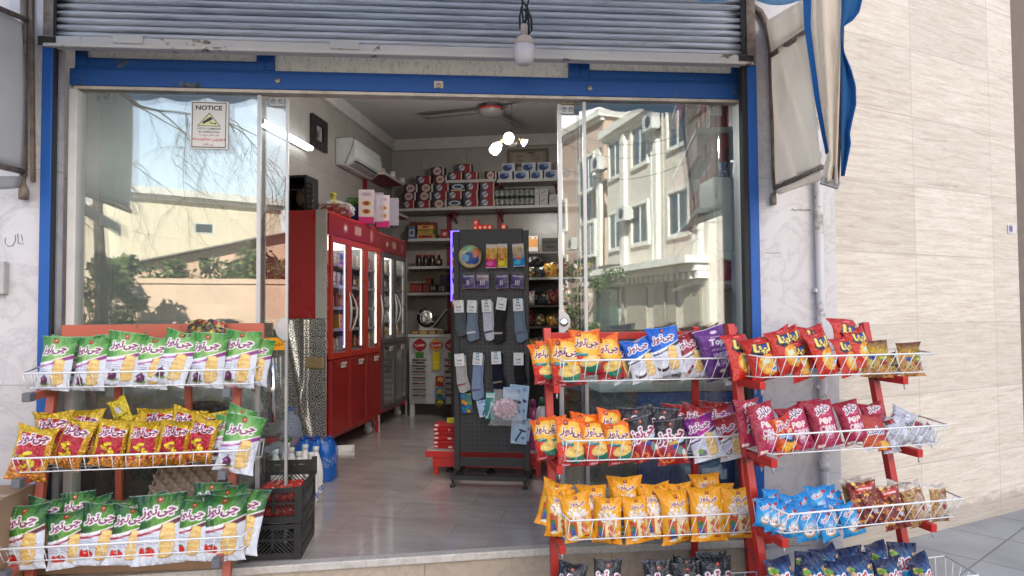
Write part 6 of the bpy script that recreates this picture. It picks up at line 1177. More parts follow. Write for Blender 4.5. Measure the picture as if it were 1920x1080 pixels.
cbox(804, 819, 533, YS+.03, zS6, ((26, 26, 36), (36, 36, 50), (30, 30, 40)), 'black box numbered ten between red boxes and another black box', txt='10'); cbox(820, 837, 533, YS+.03, zS6, ((24, 26, 38), (34, 36, 52), (30, 30, 40)), 'black box numbered twelve under the dark blue box', txt='12')
cbox(823, 837, 0, YS+.05, zS6+.095, ((30, 30, 60), (40, 40, 76), (36, 36, 60)), 'dark blue box standing on the twelve box', h=.125)
# red corner shelves on the side wall
def cshelf(lab, py, y0, y1, dep): 
    z = RXp(722, py, WL+dep)[2]; r = thing('wall_shelf', lab, 'shelf', TM(WL+.002, (y0+y1)/2, z)); mb = MB(); mb.span((0, (y0-y1)/2, -.03), (dep, (y1-y0)/2, 0)); mb.build('board', SHW, r); mb = MB(); mb.span((0, (y0-y1)/2, -.034), (dep-.01, (y1-y0)/2, -.031)); mb.span((0, (y0-y1)/2+.1, -.5), (.03, (y0-y1)/2+.16, -.035)); mb.build('underside', SHR, r); return z
ys0 = RXp(727, 320, WL+.3)[1]
z = cshelf('red undersided corner shelf beside the air conditioner', 322, ys0-.1, 8.3, .30)
for i in range(7):
    c = CV(1.6, 12, 2, (200, 190, 180)); c.rect(.1, .3, .9, 1.1, ((190, 60, 50), (220, 150, 140), (230, 225, 220))[i % 3]); o = printed_box(.055, .055, .10-.012*(i % 3), c, (196, 186, 178)).build('small_box', INKM, None, TM(WL+.10+.085*(i % 3), ys0+.02+.13*i, z+.001, .4), cols=True); tag(o, f'small white and pink medicine box on corner shelf, {ORD[i]} of seven', 'box', 'boxes on the corner shelf')
cshelf('lower red corner shelf ending at the stacked tissue boxes', 386, ys0+.3, 8.35, .34)
# calligraphy frame
a, b = P(951, 310, WB-.02), P(1028, 278, WB-.02); r = thing('picture_frame', 'framed Persian calligraphy hanging on the far wall under bulbs', 'picture', TM((a[0]+b[0])/2, WB-.004, a[2]-.02)); w, h = b[0]-a[0], b[2]-a[2]+.02; mb = MB()
for q in ((-w/2, 0, -w/2+.03, h), (w/2-.03, 0, w/2, h), (-w/2+.03, 0, w/2-.03, .03), (-w/2+.03, h-.03, w/2-.03, h)): mb.span((q[0], -.03, q[1]), (q[2], 0, q[3]))
mb.build('frame', mat('brown_frame', (.14, .10, .07), .5), r); cv = CV((h-.06)/(w-.06), 50, 2, (150, 138, 122)); A = cv.asp
cv.rect(.1, .12*A, .9, .88*A, (164, 154, 138))
for x0, y0, n in ((.18, .6, 5), (.2, .3, 4), (.56, .62, 6), (.62, .34, 5)):
    for i in range(n): cv.line(x0+i*.045, y0*A+.02*math.sin(i*2.), x0+i*.045+.05, y0*A+.03*math.cos(i*3.), .012, (60, 46, 36))
cv.line(.5, .8*A, .62, .92*A, .02, (40, 30, 26)); cv.line(.55, .85*A, .7, .8*A, .02, (40, 30, 26)); sheet(w-.06, h-.06, .004, cv).build('calligraphy', INKM, r, Matrix.Translation((0, -.012, .03)), cols=True)
# LED frame of a display fridge beside the peg board
a = P(845, 565, 7.3); b = P(853, 431, 7.3); r = thing('display_fridge', 'black display fridge edged with glowing violet light strip', 'display fridge', TM(a[0], 7.3, FLOOR)); mb = MB(); mb.span((0.0, 0, 0), (.62, .5, b[2]-FLOOR)); mb.build('body', BLACKP, r, None, .006)
mb = MB(); mb.span((.004, -.012, a[2]-FLOOR), (.022, -.001, b[2]-FLOOR-.01)); mb.span((.022, -.012, b[2]-FLOOR-.026), (.6, -.001, b[2]-FLOOR-.01)); mb.build('light_strip', emis('violet_strip', (.16, .10, 1.), 1.), r)
for i in range(5):
    c = CV(1.4, 14, 2, PAL[i % 7][0]); c.rect(.1, .4, .9, 1., PAL[(i+3) % 7][1]); o = printed_box(.07, .03, .11, c, PAL[i % 7][0]).build('sachet_pack', INKM, None, TM(a[0]+.06, 7.275, a[2]-.06+i*.14), cols=True); tag(o, f'small printed sachet pack clipped beside violet strip, {ORD[i]} from bottom', 'sachet', 'sachet packs by the violet strip')
# red wafer boxes on top of the far fridge
zt = b[2]+.001
for i, (px, k) in enumerate(((892, 0), (901, 0), (910, 0), (919, 0), (945, 0), (893, 1))):
    q = P(px, 425, 7.4); c = CV(1.0, 14, 2, (196, 30, 24)); c.ell(.5, .5, .3, .25, (236, 170, 150)); c.rect(0, 0, 1, .12, (226, 140, 90)); o = printed_box(.05, .16, .055, c, (160, 24, 22)).build('wafer_box', INK, None, TM(q[0], 7.45, zt+k*.056), cols=True); tag(o, f'small red wafer box above the peg board, {ORD[i]} of six', 'box', 'red wafer boxes')
# ------------------------------------------------------------------ white counter, slicer
YC = 7.75; cl, crr = P(767, 640, YC), P(858, 640, YC); zc = P(800, 627, YC)[2]; r = thing('counter', 'white counter with printed sweets cards hanging on its front', 'counter', TM((cl[0]+crr[0])/2, YC, FLOOR)); w = crr[0]-cl[0]; hc_ = zc-FLOOR; zl = P(800, 757, YC)[2]-FLOOR
mb = MB(); mb.span((-w/2, 0, zl), (w/2, .3, hc_-.03)); mb.build('front_panel', mat('counter_white', (.44, .44, .44), .4), r, None, .004); mb = MB(); mb.span((-w/2-.01, -.02, hc_-.029), (w/2+.01, .34, hc_)); mb.build('top', SHW, r, None, .003)
for x in (-w/2+.03, w/2-.03):
    mb = MB(); mb.span((x-.025, .01, 0), (x+.025, .06, zl-.001)); mb.build('leg', SHW, r)
for i, (px, sc) in enumerate(((787, (150, 20, 30)), (818, (190, 150, 50)), (847, (150, 20, 30)))):
    x = P(px, 640, YC-.03)[0]; c = CV(1., 30, 2, (206, 204, 200)); c.ell(.5, .5, .48, .48, (60, 20, 20)); c.ell(.5, .5, .44, .44, sc); c.ell(.5, .5, .4, .22, (170, 30, 36)); c.text('Yummm', .5, .5, .7, (250, 240, 236), .2, None, 0, .12, .1, .03)
    zt_ = P(px, 634, YC-.03)[2]; t = thing('sweets_card', f'hanging sweets card with round Yummm sign, {ORD[i]} from left', 'display card', TM(x, YC-.03, zt_-.30), 'sweets cards')
    mb = MB(); cs_ = c.cols().reshape(-1, 3); mb.grid(lambda u, v: ((u-.5)*.16*math.sqrt(max(.02, 1-(2*v-1)**2)), -.004, .14+v*.16), c.n, c.m, 0, cs_); mb.prism([(.078*math.cos(k_*PI/12), .22+.078*math.sin(k_*PI/12)) for k_ in range(24)], -.003, .004, col=tuple(lin(np.array(sc)/255.))); mb.build('sign', INK, t, cols=True)
    c = CV(2.2, 20, 2, ((60, 120, 50), (214, 190, 30), (70, 140, 60))[i]); c.rect(.1, .8, .9, 1.1, ((90, 30, 110), (230, 210, 60), (200, 40, 40))[i]); c.rect(.1, .2, .9, .6, (190, 60, 50) if i != 1 else (226, 206, 60)); sheet(.09, .2, .004, c).build('strip', INK, t, Matrix.Translation((0, -.001, -.06)), cols=True)
PKM = m_film('silver_film', .55, (.55, .55, .56)); SAUS = mat('sausage_brown', (.09, .025, .018), .35, 0, .3, 20)
for i in range(7):
    for px, kk in ((786, 0), (847, 1)):
        x = P(px, 700, YC-.06)[0]; z = P(px, 675+i*11, YC-.06)[2]; t = thing('sausage_pack', f"brown sweet bar in silver wrapper, {ORD[i]} down, {'nearer cooler' if kk == 0 else 'beside peg board'}", 'sweet bar', TM(x, YC-.05, z), 'wrapped sweet bars'); mb = MB(); mb.tube([(-.075, 0, 0), (.075, 0, .0)], .022, 8); mb.build('bar', SAUS, t); mb = MB(); mb.span((-.092, -.018, -.02), (.092, -.012, .022)); mb.build('wrapper', PKM, t)
for i, (px, pt, pb, cc) in enumerate(((826, 705, 724, ((150, 40, 30), (220, 170, 90), (120, 60, 30))), (826, 727, 748, ((60, 120, 170), (206, 170, 60), (60, 90, 40))), (826, 749, 762, ((40, 80, 40), (200, 190, 60), (150, 90, 40))))):
    a = P(px-9, pb, YC-.05); b = P(px+9, pt, YC-.05); c = CV((b[2]-a[2])/(b[0]-a[0]), 18, 2, cc[0]); c.ell(.5, .6*c.asp, .3, .3*c.asp, cc[1]); c.ell(.4, .3*c.asp, .25, .2*c.asp, cc[2]); o = sheet(b[0]-a[0], b[2]-a[2], .012, c).build('sweets_pouch', INK, None, TM((a[0]+b[0])/2, YC-.05, a[2]), cols=True); tag(o, f'small printed sweets pouch below the yellow card, {ORD[i]} down', 'pouch', 'sweets pouches')
for i in range(4):
    a = P(770+i*16, 626, YC+.02); c = CV(.4, 16, 2, ((90, 60, 50), (150, 120, 60), (60, 50, 60))[i % 3]); c.rect(.2, .1, .8, .3, (200, 160, 90)); o = printed_box(.1, .1, .042, c, (80, 56, 50)).build('sweets_box', INKM, None, TM(a[0]+.05, YC+.07, zc+.001), cols=True); tag(o, f'flat dark sweets box along the counter edge, {ORD[i]} from left', 'box', 'sweets boxes on the counter')
q = P(812, 600, YC+.2); r = thing('meat_slicer', 'grey metal meat slicer with tilted tray on the counter', 'meat slicer', TM(q[0], YC+.2, zc+.001)); ST = mat('slicer_steel', (.45, .45, .45), .3, .7)
mb = MB(); mb.prism([(-.16, 0), (.16, 0), (.13, .06), (.02, .07), (.0, .22), (-.08, .30), (-.13, .22), (-.15, .08)], -.09, .09); mb.build('body', ST, r, None, .01)
mb = MB(); mb.lathe([(0, 0), (.11, 0), (.115, .004), (.05, .014), (0, .016)], 28, (0, 0, 0)); mb.build('blade', CHROME, r, Matrix.Translation((-.05, -.1, .19))@Matrix.Rotation(PI/2, 4, 'X'))
mb = MB(); mb.bar((.0, -.02, .06), (.19, -.02, .29), .16, .012); mb.bar((-.15, -.12, .25), (.05, -.13, .13), .012, .012); mb.build('tray', mat('slicer_tray', (.30, .30, .31), .3, .6), r)
# ------------------------------------------------------------------ peg board stand with hanging goods
YP = 4.78; pl, pr = P(857, 640, YP), P(987, 640, YP); pz1 = P(925, 433, YP)[2]; pz0 = P(925, 848, YP)[2]; pw = pr[0]-pl[0]; pxm = (pl[0]+pr[0])/2; PB = thing('pegboard_stand', 'free standing dark grey perforated board hung with socks and small goods', 'display stand', TM(pxm, YP, FLOOR))
tt = NT('pegboard_steel'); v = tt.coord(); xx = tt.xyz(v)
fx = tt.math('SUBTRACT', tt.math('FRACT', tt.math('MULTIPLY', xx[0], 33.)), .5); fz = tt.math('SUBTRACT', tt.math('FRACT', tt.math('MULTIPLY', xx[2], 33.)), .5); rr_ = tt.math('SQRT', tt.math('ADD', tt.math('MULTIPLY', fx, fx), tt.math('MULTIPLY', fz, fz)))
hole = tt.math('MULTIPLY', tt.ramp(rr_, [(.16, 1.), (.20, 0.)]), tt.math('LESS_THAN', xx[2], pz1-FLOOR-.14)); tt.bsdf(tt.mix(hole, tt.ramp(tt.noise(v, 4, 4), [(.3, (.018, .019, .022)), (.7, (.028, .029, .033))]), (.004, .004, .004)), .5, 0, .5, tt.math('SUBTRACT', 1., hole), .6, .003)
mb = MB(); mb.span((-pw/2+.022, -.008, pz0-FLOOR), (pw/2-.022, .008, pz1-FLOOR)); mb.span((-pw/2+.022, -.012, pz1-FLOOR-.005), (pw/2-.022, .012, pz1-FLOOR+.012)); mb.build('board', tt.mat, PB)
for s in (-1, 1):
    mb = MB(); mb.span((s*pw/2-.02, -.016, .06), (s*pw/2+.02, .016, pz1-FLOOR)); mb.build('post', DGREY, PB, None, .003)
    mb = MB(); mb.bar((s*pw/2, -.17, .07), (s*pw/2, .17, .07), .035, .035); mb.build('foot_bar', DGREY, PB)
    for y in (-.15, .15): mb = MB(); mb.lathe([(0, 0), (.02, 0), (.018, .012), (.008, .02), (.008, .05), (0, .05)], 10, (s*pw/2, y, .001)); mb.build('foot', BLACKP, PB)
mb = MB(); mb.bar((-pw/2, -.17, .07), (pw/2, -.17, .07), .03, .03); mb.bar((-pw/2, 0, .14), (pw/2, 0, .14), .02, .06); mb.build('cross_bar', DGREY, PB)
def hang(name, lab, cat, px, pt, pb, wpx, cv, bend, m=INK, thick=.006, dy=.05, roll=0, grp=None, n=1):
    Y = YP-dy; a, b = P(px-wpx/2, pb, Y), P(px+wpx/2, pt, Y); w, h = b[0]-a[0], b[2]-a[2]
    r = thing(name, lab, cat, TM((a[0]+b[0])/2, Y, a[2])@Matrix.Translation((0, 0, h))@Matrix.Rotation(math.radians(-roll), 4, 'Y')@Matrix.Translation((0, 0, -h)), grp); sheet(w, h, thick, cv, tuple(int(x*255) for x in np.clip(cv.a[2, 2], 0, 1)), bend).build('pack', m, r, None, cols=True)
    mb = MB(); mb.tube([(0, dy, h-.004), (0, .012, h-.006), (0, -.012, h-.004), (0, -.018, h+.004)], .002, 5); mb.build('hook', CHROME, r); return r
bul = lambda k: (lambda u, v: -k*math.sin(PI*u)*math.sin(PI*min(1, v*1.15)))
def cv_pouch(c1, c2, c3):
    c = CV(2.6, 24, 2, (214, 206, 200)); c.rect(0, 0, 1, 1., c1); c.rect(0, 1.0, 1, 2.1, c2); r = random.Random(3)
    for i in range(30): c.ell(r.random(), r.uniform(1.3, 2.2), .08, .1, r.choice([(230, 170, 60), (200, 140, 60), (240, 210, 130)]))
    c.ell(.5, 1.05, .26, .3, (226, 150, 100)); c.ell(.5, .9, .16, .1, (220, 40, 60)); c.ell(.4, .5, .3, .25, c3); c.rect(0, 0, 1, .08, (226, 220, 216)); return c
hang('snack_pouch', 'pink and gold snack pouch hanging on the peg board', 'pouch', 922, 458, 503, 20, cv_pouch((206, 40, 130), (206, 160, 70), (240, 120, 190)), bul(.018), roll=-2); hang('snack_pouch', 'yellow and gold snack pouch hanging beside the pink one', 'pouch', 942, 457, 502, 18, cv_pouch((214, 190, 40), (200, 140, 60), (250, 230, 90)), bul(.018)); hang('snack_pouch', 'bright blue snack pouch hanging at right of peg board', 'pouch', 971, 457, 500, 21, cv_pouch((24, 140, 214), (150, 180, 210), (90, 200, 240)), bul(.018), roll=3)
for i, (px, roll) in enumerate(((879, 1), (905, 0), (941, 2), (972, -5))):
    c = CV(1.25, 34, 2, (70, 56, 110) if i != 1 else (140, 116, 130)); c.put(c.y < .6, c.lerp(c.y/.6+.3*np.sin(c.x*4), (90, 90, 140), (60, 40, 90))); c.rect(0, 1.1, 1, 1.25, (60, 58, 64)); c.text('Camelion', .5, .96, .8, (244, 244, 246), .13, None, 0, 0, 0, .03)
    for q in range(2 + i % 2): c.rect(.36+.12*q, .25, .42+.12*q, .62, (222, 222, 226))
    c.line(0, .2, 1, .55, .03, (170, 150, 200)); c.rect(0, 0, 1, .06, (150, 130, 120)); hang('battery_pack', f'purple blister pack of batteries, {ORD[i]} from left on peg board', 'batteries', px, 511, 541, 24, c, bul(.010), thick=.012, roll=roll, grp='battery packs on the peg board')
# sponge pack
c = CV(1., 36, 2, (206, 196, 150)); c.ell(.5, .5, .5, .5, (214, 190, 150)); c.ell(.58, .42, .34, .3, (24, 70, 150)); c.poly([(.1, .3), (.45, .25), (.5, .5), (.2, .62)], (120, 170, 210)); c.ell(.5, .8, .3, .15, (120, 190, 160)); c.ell(.78, .62, .16, .2, (206, 110, 70)); c.line(.2, .6, .6, .9, .06, (230, 226, 160)); c.ell(.52, .08, .3, .08, (220, 200, 150))
a = P(881, 481, YP-.08); r = thing('sponge_pack', 'round pack of colourful dish sponges at top of peg board', 'sponges', TM(a[0], YP-.08, a[2]))
mb = MB(); ring_ = c.cols(); NR, NA = 14, 40; vs = []; cs2 = []
for i in range(NR):
    for k in range(NA):
        t = k*2*PI/NA; q = i/(NR-1); x_, y_ = .5+.5*q*math.cos(t), .5+.5*q*math.sin(t); vs.append(((x_-.5)*.155*(1+.05*math.sin(3*t)), -.028*math.sqrt(max(0, 1-q**3)), (y_-.5)*.16)); cs2.append(ring_[min(c.m-1, int(y_*(c.m-1))), min(c.n-1, int(x_*(c.n-1)))])
mb.add(vs, [(i*NA+k, i*NA+(k+1) % NA, (i+1)*NA+(k+1) % NA, (i+1)*NA+k) for i in range(NR-1) for k in range(NA)], 0, True, np.array(cs2)); mb.prism([(.078*math.cos(k*PI/20), .08*math.sin(k*PI/20)) for k in range(40)], 0., .03, col=(.5, .4, .25)); mb.build('pack', INK, r, None, cols=True)
mb = MB(); mb.tube([(0, .08, .07), (0, -.03, .075)], .002, 5); mb.build('hook', CHROME, r)
# socks
def sock(lab, px, pt, pb, col, band, tagc, roll=0, toe=1, dx=0, blue=False, logo=None, n=2):
    Y = YP-.06; a = P(px, pb, Y); b = P(px, pt, Y); h = b[2]-a[2]; w = .062; r = thing('sock_pair', lab, 'socks', Matrix.Translation((a[0], Y, b[2]))@Matrix.Rotation(math.radians(-roll), 4, 'Y'), 'socks on the peg board')
    M_ = mat('sock_%d_%d_%d' % tuple(int(x*99) for x in col), col, .9, 0, .12, 30, .3, 300, .2)
    for q in range(n):
        mb = MB(); o = .014*q; dx_ = .012*q
        prof = [(-w/2, 0), (w/2, 0), (w/2-.002, -h*.55), (w/2+.004*toe+.008*toe, -h*.80), (w/2+.016*toe, -h*.93), (.01*toe, -h), (-w/2+.012*toe, -h*.97), (-w/2-.002, -h*.72)]
        mb.prism([(x+dx_, z+.004*q) for x, z in prof], o-.006, o+.005); s = mb.build('sock', M_, r, None, .005)
    mb = MB(); mb.prism([(-w/2+.004, -h*.80), (w/2+.002, -h*.76), (w/2+.002, -h*.72), (-w/2+.004, -h*.75)], -.0075, -.0062)
    mb.build('band', mat('sock_band_%d' % int(band[0]*99), band, .9), r)
    c = CV(1.25, 30, 2, (226, 226, 226)); 
    if blue: c.rect(.36, .78, .64, 1.2, (30, 120, 170)); c.ell(.5, 1.0, .08, .12, (220, 230, 240))
    else: c.line(.4, 1.1, .5, .98, .03, (70, 110, 160)); c.line(.6, 1.1, .5, .98, .03, (70, 110, 160))
    c.text('1nk' if not blue else 'Tnk', .52, .58, .5, (50, 70, 80), .18, None, 0, 0, 0, .04); c.rect(.25, .15, .75, .32, (180, 180, 206)); smudge(c, .3, .42, .75, .02, (150, 150, 150))
    sheet(w+.006, (w+.006)*1.25, .002, c, (220, 220, 220), lambda u, v: -.006*math.sin(PI*u)).build('header_card', INKM, r, Matrix.Translation((0, -.013, -(w+.006)*1.25+.018)), cols=True)
    mb = MB(); mb.tube([(0, .06, .012), (0, -.014, .010), (0, -.018, .018)], .002, 5); mb.build('hook', CHROME, r)
GB = (.13, .17, .23); sock('dark grey socks with white card, first in upper sock row', 861, 568, 632, (.07, .08, .095), (.06, .07, .085), 0, 2); sock('blue grey socks with pale stripe in upper sock row', 886, 568, 641, GB, (.5, .52, .55), 0, -3); sock('white socks with dark emblem in the upper sock row', 913, 567, 640, (.42, .42, .50), (.03, .03, .08), 0, 3, 1, 0, True); sock('black socks with beige cuffs in upper sock row', 942, 563, 645, (.018, .018, .022), (.36, .30, .24), 0, -8); sock('light blue grey socks at right of upper sock row', 972, 565, 643, GB, (.10, .08, .14), 0, 2, 1, 0, True)
sock('pale grey socks with cherry print in lower sock row', 862, 668, 738, (.32, .32, .33), (.25, .05, .05), 0, 4); sock('light blue socks with dark emblem in lower sock row', 897, 666, 752, (.17, .23, .36), (.10, .05, .16), 0, -4, 1, 0, True); sock('navy socks with gold emblem in the lower sock row', 931, 664, 733, (.008, .009, .022), (.2, .16, .12), 0, 2, 1, 0, True); sock('plain black socks at right of the lower sock row', 973, 666, 722, (.010, .010, .012), (.01, .01, .012), 0, 0)
def cv_razor(bg, dk, teal=False):
    c = CV(1.7, 34, 2, bg); c.rect(.1, 1.35, .9, 1.6, (150, 180, 210) if not teal else (220, 236, 230)); smudge(c, .2, 1.48, .85, .05, (90, 120, 170), 1, 0, 2); c.line(.3, .2, .68, 1.0, .10, dk); c.line(.55, 1.02, .85, .92, .13, dk); c.ell(.75, .45, .12, .1, (90, 130, 190)); c.rect(.1, .08, .3, .2, (230, 236, 240)); return c
BGB = (176, 202, 232)
for i, (px, pt, pb, wp_, ro, dy) in enumerate(((975, 722, 786, 36, -6, .10), (962, 726, 788, 36, 0, .12), (905, 750, 781, 24, 12, .07), (975, 788, 832, 30, -4, .07), (984, 784, 826, 26, -8, .05))): hang('razor_pack', f'pale blue razor pack on the peg board, {ORD[i]} of five', 'razors', px, pt, pb, wp_, cv_razor(BGB, (24, 34, 80)), bul(.006), thick=.006, dy=dy, roll=ro, grp='razor packs on the peg board')
hang('razor_pack', 'teal razor card on the peg board beside the shower cap', 'razors', 920, 735, 786, 18, cv_razor((40, 140, 140), (220, 236, 230), True), bul(.004), dy=.08, roll=-2)
c = CV(1.3, 26, 2, (30, 90, 110)); [c.ell(random.Random(i).random(), random.Random(i+50).random()*1.3, .16, .12, ((60, 150, 60), (40, 110, 190), (220, 140, 50))[i % 3]) for i in range(12)]; hang('toy_pack', 'small green and blue printed pack at left of peg board', 'pack', 873, 738, 774, 20, c, bul(.006), dy=.06, roll=6)
# shower cap in clear wrap
q = P(948, 766, YP-.17); r = thing('shower_cap', 'gathered pink and white shower cap in clear bag on peg board', 'shower cap', TM(q[0], YP-.17, q[2])); mb = MB()
def cap_(u, v):
    t = u*2*PI; k = v; rr2 = (.085*k)*(1+.10*math.sin(14*t)*k); return (rr2*math.cos(t), -.035*(1-k*k)+.012*math.sin(9*t+k*8)*k, rr2*math.sin(t)*.8)
cc = np.zeros((60*14, 3)); pal = [lin(np.array(x)/255.) for x in ((120, 40, 66), (214, 170, 186), (150, 70, 96), (226, 206, 214))]
for j in range(14):
    for i in range(60): cc[j*60+i] = pal[(j+(i//5)) % 4 if j < 9 else (1 if (i % 4) else 3)]
mb.grid(cap_, 60, 14, 0, cc); o = mb.build('cap', INKM, r, None, cols=True); o.modifiers.new('S', 'SOLIDIFY').thickness = .003
sk_ = MB(); sk_.grid(lambda u, v: ((u-.5)*.22*(1-.3*v)+.01*math.sin(v*9), -.04-.025*math.sin(PI*u)*math.sin(PI*v)+.008*math.sin(u*17+v*5), (v-.45)*.24), 30, 24); o = sk_.build('clear_bag', m_film('crinkle_film', .12), r); o.modifiers.new('S', 'SOLIDIFY').thickness = .002
# ------------------------------------------------------------------ red low table behind the stand
t0, t1 = G(823, 888), G(1006, 889); YT = t0[1]; tw = abs(t1[0]-t0[0])+.08; zt = P(900, 846, YT-.02)[2]; tx = (t0[0]+t1[0])/2; r = thing('display_table', 'low red steel display table behind the peg board stand', 'table', TM(tx, YT, FLOOR)); RT = mat('table_red', (.46, .024, .022), .35, 0, .08, 5); ht = zt-FLOOR
mb = MB(); mb.span((-tw/2-.05, -.05, ht-.045), (tw/2+.05, .45, ht)); mb.build('top', [RT], r, None, .003); mb = MB(); mb.span((-tw/2-.04, -.04, ht+.0005), (tw/2+.04, .44, ht+.003)); mb.build('top_sheet', SHW, r)
mb = MB(); mb.span((-tw/2, -.03, ht-.115), (tw/2, -.012, ht-.046)); mb.build('apron', RT, r)
for x in (-tw/2+.02, tw/2-.02):
    for y in (-.012, .40): mb = MB(); mb.span((x-.016, y, .0), (x+.016, y+.03, ht-.046)); mb.build('leg', RT, r)
for x in (-tw/2+.11, .02): mb = MB(); mb.span((x-.014, .05, .04), (x+.014, .08, ht-.046)); mb.build('leg', RT, r); mb = MB(); mb.lathe([(0, 0), (.035, 0), (.03, .012), (.012, .03), (.012, .045), (0, .045)], 12, (x, .065, .001)); mb.build('foot', BLACKP, r)
c = CV(.30, 40, 2, (186, 20, 26)); c.rect(.0, .06, .16, .24, (200, 30, 36)); c.rect(.02, .09, .14, .21, (240, 230, 226)); c.line(.2, .06, .9, .10, .03, (140, 12, 20)); c.line(.2, .22, .9, .2, .02, (226, 90, 90))
wm = printed_box(.24, .10, .03, c, (170, 16, 22)).mesh('wafer_pack', INK, True); rr = random.Random(9)
for i in range(6):
    for k in range(2 if i < 5 else 1):
        o = link('wafer_pack', wm, None, TM(P(822+26*k, 840, YT+.08)[0]+.10, YT+.08+rr.uniform(-.02, .02), zt+.004+i*.031, rr.uniform(-.12, .12))); tag(o, f"red wafer pack on the low table, {ORD[i]} from bottom, {'outer' if k == 0 else 'inner'} pile", 'wafer pack', 'red wafer packs on the low table')
o = link('soap_bar', printed_box(.11, .06, .03, CV(.3, 8, 2, (196, 190, 20)), (190, 180, 20)).mesh('soap_bar', INK, True), None, TM(P(852, 806, YT+.08)[0], YT+.08, zt+.004+6*.031, .2)); tag(o, 'yellow packet lying on the pile of red wafer packs', 'packet')
def bottle(px, py, Y, h, rad, m, mc, lab, z):
    q = P(px, py, Y); t = thing('detergent_bottle', lab, 'bottle', TM(q[0], Y, z)); mb = MB(); mb.lathe([(0, 0), (rad, 0), (rad*1.05, .02), (rad*.86, h*.5), (rad*1., h*.62), (rad*.7, h*.78), (rad*.4, h*.84), (0, h*.84)], 16); mb.build('body', m, t); mb = MB(); mb.lathe([(0, h*.845), (rad*.5, h*.845), (rad*.42, h*.97), (rad*.2, h), (0, h)], 12); mb.build('cap', mc, t)
bottle(1000, 838, YT+.1, .36, .05, mat('pink_bottle', (.42, .05, .22), .3), mat('purple_cap', (.2, .02, .14), .4), 'pink detergent bottle at right end of low red table', zt+.004); bottle(1017, 838, YT+.06, .38, .055, mat('white_bottle', (.62, .62, .66), .3), mat('green_cap', (.02, .10, .05), .4), 'white detergent bottle with green cap on low red table', zt+.004)
# white carrier shelf with fries packs left of the stand
# ------------------------------------------------------------------ cluttered rack behind, right of the stand
YR = 6.55; x0, x1 = P(980, 600, YR)[0], P(1120, 600, YR)[0]; ztop_ = P(1010, 470, YR)[2]; r = thing('goods_shelf', 'dark open shelf unit crowded with bagged goods right of stand', 'shelf', TM((x0+x1)/2, YR, FLOOR)); w = x1-x0; DK = mat('dark_board', (.03, .026, .025), .6)
mb = MB(); mb.span((-w/2, .30, 0), (w/2, .32, ztop_-FLOOR)); [mb.span((s*w/2-.015, 0, 0), (s*w/2+.015, .30, ztop_-FLOOR)) for s in (-1, 1)]; mb.build('carcass', DK, r)
zs_ = [P(1010, y, YR)[2] for y in (660, 612, 572, 520)]
for z in zs_: mb = MB(); mb.span((-w/2+.016, .01, z-FLOOR-.02), (w/2-.016, .30, z-FLOOR)); mb.build('shelf', SHW if z == zs_[3] else DK, r)
rr = random.Random(21); GP = []
for i in range(8):
    c = CV(1.2, 18, 2, ((70, 60, 46), (190, 180, 170), (120, 30, 30), (40, 60, 50), (200, 150, 60), (206, 200, 196), (50, 50, 70), (110, 80, 50))[i]); [c.ell(rr.random(), rr.random()*1.2, .14, .1, rr.choice([(200, 190, 170), (150, 40, 40), (60, 90, 60), (220, 170, 80), (30, 30, 34)])) for _ in range(9)]
    mb = MB(); cs2 = c.cols().reshape(-1, 3); ph = rr.uniform(0, 6); mb.grid(lambda u, v: ((u-.5)*.11, -.03*math.sin(PI*u)**.6*math.sin(PI*v)**.5+.004*math.sin(u*13+v*9+ph), v*.13), c.n, c.m, 0, cs2); mb.grid(lambda u, v: ((.5-u)*.11, .028*math.sin(PI*u)**.6*math.sin(PI*v)**.5, v*.13), 8, 8, 0, np.tile(cs2[0], (64, 1))); GP.append(mb.mesh('goods_pouch', FOILP, True))
for k, z in enumerate(zs_):
    for i in range(6):
        for dpt in range(2):
            o = link('goods_pouch', GP[rr.randrange(8)], None, TM(x0+.06+i*(w-.12)/5+rr.uniform(-.01, .01), YR+.06+dpt*.1, z+.001, rr.uniform(-.3, .3))@Matrix.Rotation(rr.uniform(-.35, .35), 4, 'Y')@Matrix.Rotation(-.15, 4, 'X')); o.scale = (rr.uniform(.8, 1.2),)*3; tag(o, 'small printed pouch of groceries crammed on dark shelf unit', 'pouch', 'pouches on the dark shelf')
for i, px in enumerate((984, 994, 1004)):
    a = P(px, 462, YR+.1); c = CV(2.8, 16, 2, (226, 160, 90)); c.rect(0, 2.2, 1, 2.8, (230, 222, 214)); c.ell(.5, 2.4, .2, .2, (200, 150, 60)); c.rect(0, 0, 1, .8, (226, 216, 206)); o = printed_box(.052, .06, .15, c, (214, 190, 160)).build('juice_carton', INKM, None, TM(a[0], YR+.12, ztop_+.001), cols=True); tag(o, f'orange and white carton standing on the dark shelf unit, {ORD[i]} from left', 'carton', 'orange cartons')
mb = MB(); q = P(994, 470, YR+.1); 
a, b = P(1016, 471, WB-.02), P(1046, 446, WB-.02); c = CV((b[2]-a[2])/(b[0]-a[0]), 40, 2, (120, 118, 114)); A = c.asp; smudge(c, .1, .68*A, .92, .05, (40, 38, 36), 1, 0, 4); smudge(c, .28, .32*A, .75, .07, (30, 28, 28), 1, 0, 7)
o = sheet(b[0]-a[0], b[2]-a[2], .01, c).build('price_notice', INKM, None, TM((a[0]+b[0])/2, WB-.012, a[2]), cols=True); tag(o, 'grey paper notice with dark handwriting on the far wall', 'notice')
sk((P(1000, 500, YR-.1)[0], YR-.08, P(1000, 500, YR-.1)[2]), (.10, .06, .05), 12, BIN, 'black_bag', 'black plastic bag hanging over the dark shelf unit', 'bag')
